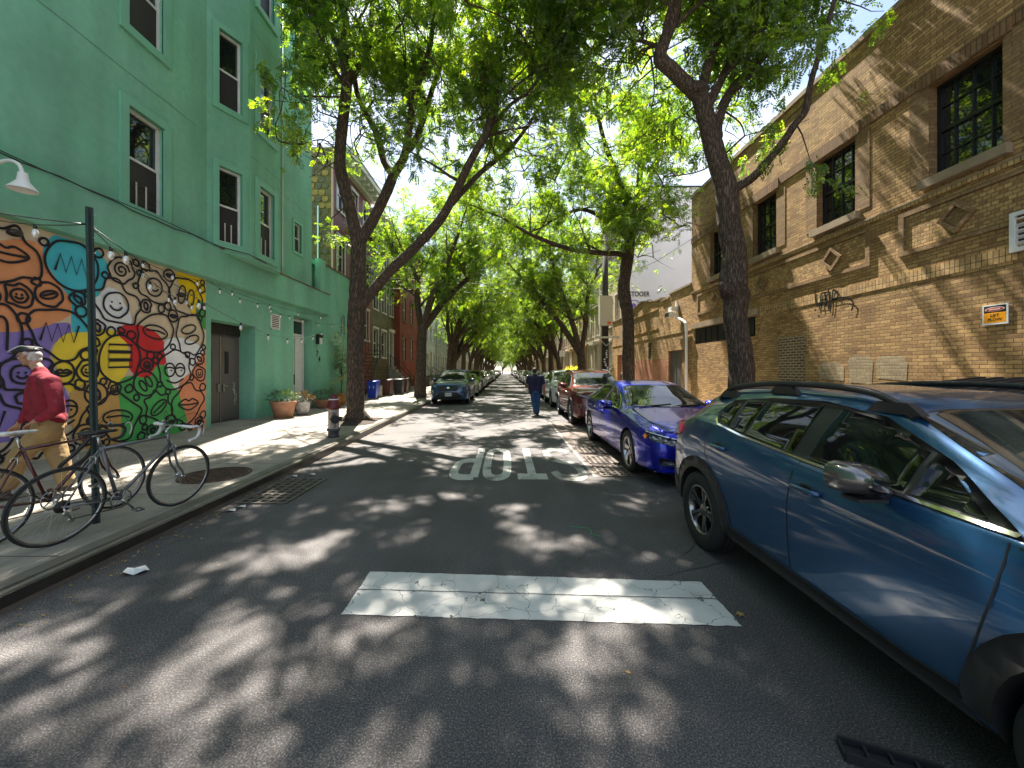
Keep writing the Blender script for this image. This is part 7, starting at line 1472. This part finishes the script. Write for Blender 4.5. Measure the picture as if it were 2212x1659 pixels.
fr_s = mat('silver grey frame',(.20,.205,.22),.35,metal=.5,coat=.3,var=.2,vs=8); fr_m = mat('maroon frame',(.085,.012,.018),.3,coat=.5,var=.2,vs=8)
b1 = bicycle('silver road bicycle with white bar tape and black saddle, kerb side of the green pole', fr_s, M['steel'], M['blackmat'], M['white'], (-3.87,3.31), (-3.66,4.27), .10, .25)
b2 = bicycle('maroon road bicycle with white saddle and black bar tape, wall side of the green pole', fr_m, M['darksteel'], M['white'], M['blackmat'], (-4.36,3.22), (-4.27,4.22), -.07, -.35)
m = MB().mat(M['blackmat']); m.tube(crom([(-4.02,3.72,1.0),(-4.1,3.66,.86),(-4.2,3.62,.74),(-4.22,3.7,.70),(-4.12,3.78,.80),(-4.04,3.78,.95)],6),.017,8); lk = m.build('bicycle_lock', loc=(-4.1,3.7,.8)); tag(lk,'black cable lock with white lettering hanging by the pole above the bicycles','bike lock')
m = MB().mat(M['white']); V,Fc = textmesh('UNITE',.05,.003); m.add([(-4.13+.0*v.x, 3.70+v.y*.5, .86-v.x) for v in V],Fc,False); m.build('lock_lettering',parent=lk)
# ---------------------------------------------------------------- pole, string lights
m = MB().mat(M['graypole']); b_, t_ = Vector((-4.02,3.78,.15)), Vector((-4.09,3.78,3.25)); d = t_-b_
def ubar(m, b, d, hw, dp):
    n_ = d.normalized(); prof = [(-hw,0),(-hw,-.006),(-hw*.5,-.008),(-hw*.4,-dp),(hw*.4,-dp),(hw*.5,-.008),(hw,-.006),(hw,0),(hw*.45,0),(hw*.3,-dp+.008),(-hw*.3,-dp+.008),(-hw*.45,0)]
    V = [tuple(b+Vector((a,c,0))) for a,c in prof]+[tuple(b+d+Vector((a,c,0))) for a,c in prof]; k = len(prof); m.add(V, [(i,(i+1)%k,k+(i+1)%k,k+i) for i in range(k)]+[tuple(range(k)),tuple(k+i for i in range(k))], False)
ubar(m, b_, d, .036, .032); pole = m.build('sign_pole', loc=b_); tag(pole,'dark green steel channel post with bicycles locked to it, string lights tied near its top','post')
m = MB().mat(M['steel'])
for z in (2.95,3.06,3.17,2.8): m.tube([(-4.05,3.77,z),(-4.02,3.77,z)],.005,5)
m.build('bolt',parent=pole)
SL = thing('string_lights','black cord of small clear bulbs slung from the green post to the stucco wall','string lights',(-4.08,3.78,3.05))
m = MB().mat(M['black']); bulbs = []
def cord(P, sag, nb, jit=0):
    for (a, b) in zip(P, P[1:]):
        a, b = Vector(a), Vector(b); n_ = 24; Q = []
        for i in range(n_+1): t = i/n_; p = a.lerp(b,t); p.z -= sag*4*t*(1-t); Q.append(p)
        m.tube(Q,.0055,5)
        for k in range(nb): t = (k+.6)/nb; i = int(t*n_); bulbs.append(Q[i])
PT = (-4.085,3.76,3.08)
cord([PT, (-7.5,9.7,3.35)], .28, 5); cord([PT,(-7.6,16.3,3.45)],.75,8); cord([(-7.5,7.6,4.0),(-7.5,9.7,3.9),(-7.5,12.0,3.72),(-7.5,13.6,3.6),(-7.6,17.4,3.75)],.12,3); cord([(-7.5,9.7,3.9),(-7.5,16.4,3.95)],.18,4)
cord([PT,(-6.4,1.6,3.5)],.2,2); cord([PT,(-7.62,5.2,3.9)],.1,2); cord([(-7.5,7.6,4.0),(-7.5,8.8,3.2),(-7.5,9.6,3.9)],.08,2)
m.build('cord',parent=SL)
gb = mat('clear bulb glass',(.75,.74,.7),.05,spec=1,coat=1,metal=.25)
for p in bulbs:
    q = MB().mat(M['black']); q.lathe([(.004,.0),(.016,-.005),(.017,-.05),(.0,-.052)],p,10); q.mat(gb); q.lathe([(.014,-.05),(.026,-.075),(.03,-.10),(.024,-.125),(.006,-.145),(.0,-.147)],p,12); q.build('bulb',parent=SL)
# ---------------------------------------------------------------- hydrant
hx, hy = -3.87, 8.65; HY = thing('fire_hydrant','weathered fire hydrant with dark red cap, peeling white barrel and grey base','fire hydrant',(hx,hy,.15))
peel = mat('peeling white paint',(.55,.5,.47),.6,var=.75,vs=14,col2=(.09,.06,.05),bump=.3,bs=30); capm = mat('dark red enamel',(.16,.02,.02),.45,var=.4,vs=9)
m = MB().mat(peel); m.lathe([(.115,.2),(.115,.62),(.12,.64)],(hx,hy,.15),24); m.build('barrel',parent=HY)
m = MB().mat(mat('dark grey paint',(.06,.065,.075),.5,var=.3,vs=9)); m.lathe([(0,0),(.125,0),(.125,.03),(.115,.05),(.115,.13),(.145,.15),(.145,.185),(.12,.2),(0,.2)],(hx,hy,.15),24); m.build('base',parent=HY)
m = MB().mat(capm); m.lathe([(.125,.63),(.165,.65),(.168,.68),(.13,.74),(.115,.82),(.085,.86),(.075,.92),(.04,.95),(.035,.965),(0,.968)],(hx,hy,.15),24); m.build('cap',parent=HY)
m = MB().mat(M['white']); m.lathe([(.108,.835),(.104,.86)],(hx,hy,.152),24); m.mat(mat('yellow band',(.6,.4,.05),.5)); m.build('sticker_band',parent=HY)
m = MB().mat(M['blackmat']); m.tube([(hx,hy,.56),(hx+.09,hy-.13,.56)],.075,14); m.tube([(hx+.075,hy-.11,.56),(hx+.11,hy-.16,.56)],.095,8); m.tube([(hx+.1,hy-.15,.56),(hx+.13,hy-.19,.56)],.03,5); m.tube([(hx+.05,hy,.56),(hx+.18,hy+.01,.56)],.05,10); m.build('outlet_nozzle',parent=HY)
# ---------------------------------------------------------------- planters
def plant_leaves(T, c, r, n, matl, size=.13, seed=1, pairs=3):
    rg = np.random.RandomState(seed); v = rg.normal(0,1,(n,3)); v /= np.linalg.norm(v,axis=1)[:,None]; P = np.array(c)+v*np.array(r)*(rg.rand(n,1)**.35); leaf_sprays('foliage', P, v+np.array([0,0,.4]), size, seed, matl, T, pairs, .2)
def planter(label, pm, x, y, r, h, prof, matl, fr, n, fz=.12, group='potted plants by the green building'):
    T = thing('potted_plant', label, 'potted plant', (x,y,.15), group); m = MB().mat(pm); m.lathe([(a*r,b*h) for a,b in prof],(x,y,.15),28); m.build('pot',parent=T)
    m = MB().mat(M['soil']); m.lathe([(0,h*.93),(r*.9,h*.91)],(x,y,.15),20); m.build('soil',parent=T); plant_leaves(T,(x,y,.15+h+fz),fr,n,matl,seed=int(x*-10+y*3)%97); return T
taper = [(0,0),(.72,0),(.94,.82),(.94,.83),(1.03,.84),(1.05,.97),(1.0,1.0),(.9,1.0),(.88,.9)]; roundp = [(0,0),(.55,0),(.85,.25),(.98,.6),(1.0,.9),(1.03,1.0),(.93,1.0),(.9,.9)]; bowl = [(0,0),(.55,0),(.72,.25),(.92,.8),(1.02,.86),(1.02,1.0),(.92,1.0),(.9,.9)]
planter('large terracotta pot with dark green leaves beside the white pot', M['terracotta'], -7.08,12.25,.37,.52,taper,M['leaf2'],(.40,.38,.17),420)
planter('white glazed pot with rusty brown plant', M['potwhite'], -6.86,12.95,.25,.45,roundp,M['leaf_rust'],(.30,.28,.14),260)
planter('low terracotta bowl with dark bushy plant beside the white door', M['terracotta'], -7.32,15.3,.30,.33,bowl,M['leaf2'],(.38,.34,.2),330)
planter('orange pot with a tall pale leaved shrub', M['orangepot'], -7.08,16.5,.22,.50,taper,M['leaf_pale'],(.42,.42,.42),520,.30)
planter('second orange pot behind the hydrant, its plant hidden by the pale shrub', M['orangepot'], -7.0,15.9,.2,.42,taper,M['leaf2'],(.3,.25,.2),150,.1)
T = thing('sapling','thin leafy sapling against the green wall beside the tree trunk','sapling',(-7.35,17.2,.15)); m = MB().mat(M['bark'])
sp_pts = []
for k in range(7):
    a = k*.9; e = Vector((-7.35+.45*math.cos(a),17.2+.45*math.sin(a),2.1+.25*k)); Q = crom([(-7.35,17.2,.15),(-7.35,17.2,1.0+.1*k),(-7.35+.2*math.cos(a),17.2+.2*math.sin(a),1.5+.15*k),e],5); m.tube(Q,[max(.004,.016*(1-i/len(Q))) for i in range(len(Q))],5); sp_pts += [Q[i] for i in range(len(Q)//2,len(Q))]
m.build('stem',parent=T); Pn = [tuple(p) for p in sp_pts for _ in range(5)]; leaf_sprays('foliage',Pn,[(random.gauss(0,1),random.gauss(0,1),-.2) for _ in Pn],.24,5,M['leaf_pale'],T,5)
# ---------------------------------------------------------------- bins and areaway clutter on the green building side
def wheelie(label, bm_, x, y, h=.98, w=.52, d=.56, group='wheeled bins outside the houses'):
    T = thing('wheeled_bin', label, 'bin', (x,y,.15), group); m = MB().mat(bm_); z=.15
    for (z0,z1,k0,k1) in ((z+.06,z+h*.84,.82,1.0),(z+h*.84,z+h*.9,1.04,1.04)):
        a,b = w/2*k0,w/2*k1; c_,e = d/2*k0,d/2*k1; m.add([(x-a,y-c_,z0),(x+a,y-c_,z0),(x+a,y+c_,z0),(x-a,y+c_,z0),(x-b,y-e,z1),(x+b,y-e,z1),(x+b,y+e,z1),(x-b,y+e,z1)],[(0,3,2,1),(4,5,6,7),(0,1,5,4),(1,2,6,5),(2,3,7,6),(3,0,4,7)],False)
    m.build('tub',parent=T); m = MB().mat(bm_); m.add([(x-w*.53,y-d*.55,z+h*.91),(x+w*.53,y-d*.55,z+h*.91),(x+w*.53,y+d*.55,z+h*.95),(x-w*.53,y+d*.55,z+h*.95),(x-w*.45,y-d*.45,z+h*.96),(x+w*.45,y-d*.45,z+h*.96),(x+w*.45,y+d*.45,z+h),(x-w*.45,y+d*.45,z+h)],[(0,3,2,1),(4,5,6,7),(0,1,5,4),(1,2,6,5),(2,3,7,6),(3,0,4,7)],True); m.build('lid',parent=T)
    for s in (-1,1): m = MB().mat(M['rubber']); m.lathe([(0,-.02),(.1,-.02),(.1,.02),(0,.02)],(x+s*w*.42,y+d*.3,z+.1),16,'x'); m.build('wheel',parent=T)
    return T
bb_ = wheelie('blue wheeled bin numbered 1 and 2 beside the tree trunk', M['bluebin'], -6.95, 20.2,.98,.5)
m = MB().mat(M['white']); V,Fc = textmesh('1   2',.16,.004); m.add([(-6.95+v.x,19.92,.72+v.y) for v in V],Fc,False); m.build('bin_number',parent=bb_)
wheelie('brown wheeled bin with a white number panel', M['brownbin'], -6.95, 22.6,1.0,.55); wheelie('black wheeled bin behind the brown bin', M['blackmat'], -6.6, 23.8,1.0,.55); wheelie('brown wheeled bin farther up beside the iron fence', M['brownbin'], -6.7, 25.4,1.0,.5)
m = MB().mat(mat('galvanised tin',(.42,.38,.32),.5,metal=.4,var=.4,vs=6)); m.lathe([(0,0),(.2,0),(.2,.08),(.215,.1),(.2,.12),(.22,.3),(.205,.32),(.22,.5),(.225,.66),(.21,.66),(.2,.6),(0,.58)],(-7.12,21.5,.15),24); o = m.build('metal_drum',loc=(-7.12,21.5,.15)); tag(o,'dented pale metal drum between the blue bin and the brown bin','drum')
m = MB().mat(M['blackmat']); m.lathe([(0,0),(.24,0),(.25,.9),(.27,.92),(.26,.96),(.1,1.02),(0,1.02)],(-7.15,18.3,.15),20); o = m.build('rubbish_bin',loc=(-7.15,18.3,.15)); tag(o,'round black dustbin against the green wing behind the pots','bin')
# iron fences in front of the houses
for (ya,yb,lab) in ((26.6,30.9,'black iron fence in front of the brown clapboard house'),(32,38.6,'black iron fence in front of the dark red brick house'),(40,49,'black iron fence in front of the white clapboard house'),(50,62,'black iron fence in front of the grey clapboard house')):
    m = MB().mat(M['black']); x = -7.35
    for z in (.3,.95,1.1): m.tube([(x,ya,z),(x,yb,z)],.016,5)
    for y in np.arange(ya,yb,.16): m.tube([(x,y,.15),(x,y,1.16)],.009,4)
    for y in np.arange(ya,yb+.1,1.6): m.tube([(x,y,.15),(x,y,1.3)],.03,6)
    o = m.build('iron_fence',loc=(x,(ya+yb)/2,.15)); tag(o,lab,'fence',group='iron fences')
# metal stairs of the red house
T = thing('metal_stairs','black open metal staircase rising to the dark red clapboard house','stairs',(-8,22.5,.15)); m = MB().mat(M['black'])
for i in range(12): t=i/11; m.box(-8.6,-7.75,21.2+2.9*t,21.45+2.9*t,.35+2.5*t,.38+2.5*t)
for x in (-8.6,-7.75): m.tube([(x,21.2,.3),(x,24.1,2.85)],.04,5)
m.build('flight',parent=T)
for x in (-8.6,-7.75):
    m = MB().mat(M['black']); m.tube([(x,21.2,1.25),(x,24.1,3.8)],.02,5)
    for i in range(7): t=i/6; m.tube([(x,21.2+2.9*t,.35+2.5*t),(x,21.2+2.9*t,1.25+2.55*t)],.012,5)
    m.build('railing',parent=T)
# ---------------------------------------------------------------- brick side: dumpster, utility pole, sign
DX0,DX1,DY0,DY1 = 4.75,6.2,2.7,5.15; T = thing('dumpster','black ribbed plastic lidded dumpster against the brick wall behind the steel blue hatchback','dumpster',(5.5,4,.15)); m = MB().mat(mat('black painted steel',(.02,.02,.022),.5,var=.3,vs=5))
m.box(DX0+.1,DX1,DY0,DY1,.2,1.28); m.box(DX0+.06,DX1+.02,DY0-.03,DY1+.03,1.28,1.34); 
for y in np.arange(DY0+.2,DY1,.42): m.box(DX0+.05,DX0+.1,y,y+.07,.25,1.28)
m.tube([(DX0-.05,DY1+.0,1.39),(DX0-.05,DY1+.35,1.39)],.03,8); m.build('bin_body',parent=T)
m = MB().mat(M['blackmat'])
for k in range(2):
    ya, yb = DY0+.02+k*1.23, DY0+1.19+k*1.23; m.add([(DX0,ya,1.345),(DX0,yb,1.345),(DX1,yb,1.50),(DX1,ya,1.50),(DX0,ya,1.385),(DX0,yb,1.385),(DX1,yb,1.545),(DX1,ya,1.545)],[(0,3,2,1),(4,5,6,7),(0,1,5,4),(1,2,6,5),(2,3,7,6),(3,0,4,7)],False)
    for i in range(6): y = ya+.1+i*.18; m.add([(DX0,y,1.386),(DX0,y+.08,1.386),(DX1,y+.08,1.546),(DX1,y,1.546),(DX0,y+.01,1.41),(DX0,y+.07,1.41),(DX1,y+.07,1.57),(DX1,y+.01,1.57)],[(4,5,6,7),(0,1,5,4),(1,2,6,5),(2,3,7,6),(3,0,4,7)],False)
m.build('lid',parent=T)
m = MB().mat(mat('yellow sticker',(.75,.6,.08),.5)); m.box(DX0+.04,DX0+.048,3.9,4.2,1.1,1.22); m.box(DX0+.04,DX0+.048,2.95,3.0,.9,1.2); m.box(DX0+.04,DX0+.048,3.07,3.12,.9,1.2); m.build('warning_sticker',parent=T)
ux, uy = 5.35, 20.6
T = thing('utility_pole','dark sticker-covered utility pole carrying a cream equipment box','utility pole',(ux,uy,.15)); m = MB().mat(mat('dark timber',(.05,.04,.035),.85,var=.5,vs=8)); m.tube([(ux,uy,.15),(ux,uy,9.0)],[.2,.15],12); m.build('shaft',parent=T)
m = MB().mat(mat('cream box',(.55,.5,.4),.5)); m.box(ux-.42,ux+.22,uy-.55,uy-.19,4.0,5.55); b = m.build('equipment_box',parent=T); m = MB().mat(mat('orange sticker',(.7,.12,.03),.5)); m.box(ux-.02,ux+.16,uy-.556,uy-.55,4.06,4.2); m.build('warning_sticker',parent=b)
m = MB().mat(M['trim']); m.box(ux-.6,ux+.7,uy-.26,uy-.16,3.35,3.45); m.tube([(ux-.4,uy-.2,3.35),(ux,uy-.2,2.95)],.02,5); m.tube([(ux+.4,uy-.2,3.35),(ux,uy-.2,2.95)],.02,5); m.build('crossarm',parent=T)
m = MB().mat(M['white'])
for i in range(16): z = 1.0+i*.11+random.uniform(-.03,.03); x = ux+random.uniform(-.1,.08); m.box(x-.04,x+.05,uy-.205,uy-.2,z,z+random.uniform(.05,.09))
m.build('sticker',parent=T)
WR = thing('overhead_wires','thin overhead wires crossing the road between the trees','wires',(0,24,7.3)); m = MB().mat(M['white_metal'])
for k,(za,zb) in enumerate(((7.6,7.15),(7.3,7.0),(7.05,6.85))):
    n_=20; m.tube([(-9+17.5*i/n_, 24+.3*k, za+(zb-za)*i/n_-.35*4*(i/n_)*(1-i/n_)) for i in range(n_+1)],.014,5)
m.build('wire',parent=WR)
for (x,y,lab) in ((4.55,31,'white parking sign on a thin pole by the V-forked tree'),):
    T = thing('parking_sign',lab,'sign',(x,y,.15)); m = MB().mat(M['graypole']); m.tube([(x,y,.15),(x,y,3.3)],.03,6); m.build('post',parent=T); m = MB().mat(M['white']); m.box(x-.2,x+.25,y-.05,y-.035,2.75,3.25); m.build('sign_panel',parent=T)
T = thing('flower_planter','planter of yellow green flowers behind the parked cars','flowers',(4.75,27.5,.15)); m = MB().mat(M['concrete']); m.box(4.4,5.1,27.1,27.9,.15,.7); m.build('pot',parent=T); plant_leaves(T,(4.75,27.5,1.3),(.7,.6,.55),500,leafmat('yellow leaves',(.3,.32,.03,1),(.5,.5,.06,1),(.7,.65,.12,1)),.2,3)
# ---------------------------------------------------------------- ironwork in the ground
T = thing('manhole_cover','round iron manhole cover in the pavement beyond the bicycles','manhole cover',(-4.15,5.5,.15)); m = MB().mat(M['rust']); m.lathe([(0,.155),(.40,.155)],(-4.15,5.5,0),40); m.lathe([(.44,.153),(.44,.163),(.41,.163),(.41,.153)],(-4.15,5.5,0),40)
for i in range(-7,8):
    for j in range(-7,8):
        if math.hypot(i*.055,j*.055) < .37: x,y = -4.15+i*.055,5.5+j*.055; m.obox((x,y,.158),(.02,.008*(1 if (i+j)%2 else -1),0),(-.006,.012,0),(0,0,.004))
m.build('cover',parent=T)
M['gratebar'] = mat('worn grate iron',(.16,.13,.11),.55,metal=.3,var=.4,vs=9)
def grate(label,x0,x1,y0,y1,z,nx,ny):
    T = thing('drain_grate',label,'drain grate',((x0+x1)/2,(y0+y1)/2,z)); m = MB().mat(M['black']); m.quad((x0,y0,z+.0005),(x1,y0,z+.0005),(x1,y1,z+.0005),(x0,y1,z+.0005)); m.build('pit',parent=T); m = MB().mat(M['gratebar'])
    for i in range(nx+1): x = x0+(x1-x0)*i/nx; m.box(x-.02,x+.02,y0,y1,z+.001,z+.014)
    for i in range(ny+1): y = y0+(y1-y0)*i/ny; m.box(x0,x1,y-.018,y+.018,z+.001,z+.012)
    m.build('bars',parent=T)
grate('rusty drain grate in the gutter beside the pavement kerb',-3.3,-2.72,4.75,5.8,.004,5,9)
for k,(a,b) in enumerate(((5.95,6.6),(6.75,7.3),(7.6,8.2))): grate(('steel grate in the road patch beside the royal blue saloon front wheel','second steel grate in the road patch, in the middle of three','third steel grate in the road patch, nearest the dark red SUV')[k],1.5,2.35,a,b,.008,9,6)
# ---------------------------------------------------------------- litter
leafy = [mat('fallen leaf tan',(.35,.22,.08),.8), mat('fallen leaf yellow',(.36,.26,.07),.8), mat('fallen leaf brown',(.15,.08,.035),.8)]
m = MB(); rr = random.Random(9)
def kx(y): return float(np.interp(y,[k[0] for k in KL],[k[1] for k in KL]))
for i in range(2600):
    if 1900 <= i < 2300 and i%3: continue
    if i < 1500: y = rr.uniform(2.3,24); x = kx(y)+abs(rr.gauss(0,.16))+.01; z = .004
    elif i < 1900: y = rr.uniform(1.2,20); x = 4.0-abs(rr.gauss(0,.5)); z = .005
    elif i < 2300: y = rr.uniform(1.0,12); x = rr.uniform(-3.2,3.4); z = .004
    else: y = rr.uniform(3,20); x = kx(y)-.25-rr.random()*3.6; z = .155
    if z < .1 and i < 2300 and 1900 <= i and rr.random() < .35: continue
    m.mat(leafy[rr.randrange(3)]); a = rr.uniform(0,6.28); s = rr.uniform(.006,.02) if i < 2300 else rr.uniform(.006,.014); c, d_ = math.cos(a)*s, math.sin(a)*s
    m.add([(x-c,y-d_,z),(x+d_*.5,y-c*.5,z+s*.3),(x+c,y+d_,z+.002),(x-d_*.5,y+c*.5,z+.001)],[(0,1,2,3)],False)
o = m.build('fallen_leaves'); tag(o,'small dry leaves scattered over road, gutter and pavement','leaves',kind='stuff')
def litter(name,label,cat,x,y,z,mt,P,h=.01):
    m = MB().mat(mt); n = len(P); m.add([(x+a,y+b,z+(h if i%2 else .002)) for i,(a,b) in enumerate(P)]+[(x,y,z+h*1.2)],[(i,(i+1)%n,n) for i in range(n)],False); o = m.build(name,loc=(x,y,z)); tag(o,label,cat)
litter('paper_scrap','crumpled white paper in the gutter below the bicycles','litter',-3.02,3.13,.004,M['white'],[(-.09,-.03),(-.05,-.05),(.03,-.045),(.10,-.02),(.09,.035),(.03,.06),(-.03,.035),(-.08,.02)],.03)
litter('paper_scrap','small white paper scrap on the road left of the letter P','litter',-1.74,6.95,.004,M['white'],[(-.07,-.02),(0,-.04),(.07,-.01),(.05,.04),(-.04,.04)],.015)
tg = SC.objects['paper_scrap.001']; tg['label'] = 'small white paper scrap on the open road before the painted letter P'
for i,(x,y) in enumerate(((-3.22,4.5),(-3.28,5.95),(-3.05,6.05),(-3.18,4.62))): litter('paper_scrap',('flattened white cup lid below the drain grate','torn paper at the far edge of the drain grate','pale plastic scrap beyond the drain grate','crushed pale cup by the kerb before the drain grate')[i],'litter',x,y,.004,M['trim'],[(-.05,-.02),(0,-.035),(.06,-.01),(.04,.03),(-.03,.03)],.02)
litter('maple_leaf','single orange maple leaf beside the steel blue hatchback','leaf',1.58,2.59,.005,leafy[0],[(-.03,0),(-.012,-.01),(-.02,-.03),(0,-.018),(.02,-.03),(.014,-.006),(.034,.006),(.01,.012),(.0,.035),(-.01,.012)],.008)
m = MB().mat(mat('green string',(.04,.32,.10),.6)); m.tube(crom([(.66,4.05,.006),(.75,4.02,.008),(.84,4.0,.006),(.88,3.93,.008),(.86,3.86,.006),(.95,3.80,.006)],5),.0032,5); o = m.build('green_string',loc=(.8,3.95,0)); tag(o,'curl of bright green string lying on the road','string')
m = MB().mat(M['blackmat']); a = Vector((1.47,1.70,.0)); u_ = Vector((.30,-.13,0)).normalized(); v_ = Vector((u_.y,-u_.x,0))
for (p,q_,w_) in ((0,.34,.0),(0,.34,.085)): m.obox(a+u_*.17+v_*w_+Vector((0,0,.02)),u_*.17,v_*.006,(0,0,.018))
for k in range(5): m.obox(a+u_*(.0+.085*k)+v_*.0425+Vector((0,0,.016)),u_*.006,v_*.04,(0,0,.014))
m.obox(a+u_*.17+v_*.0425+Vector((0,0,.006)),u_*.17,v_*.045,(0,0,.002)); o = m.build('plastic_tray',loc=a); tag(o,'broken black plastic tray lying on the asphalt near the hatchback door','litter')
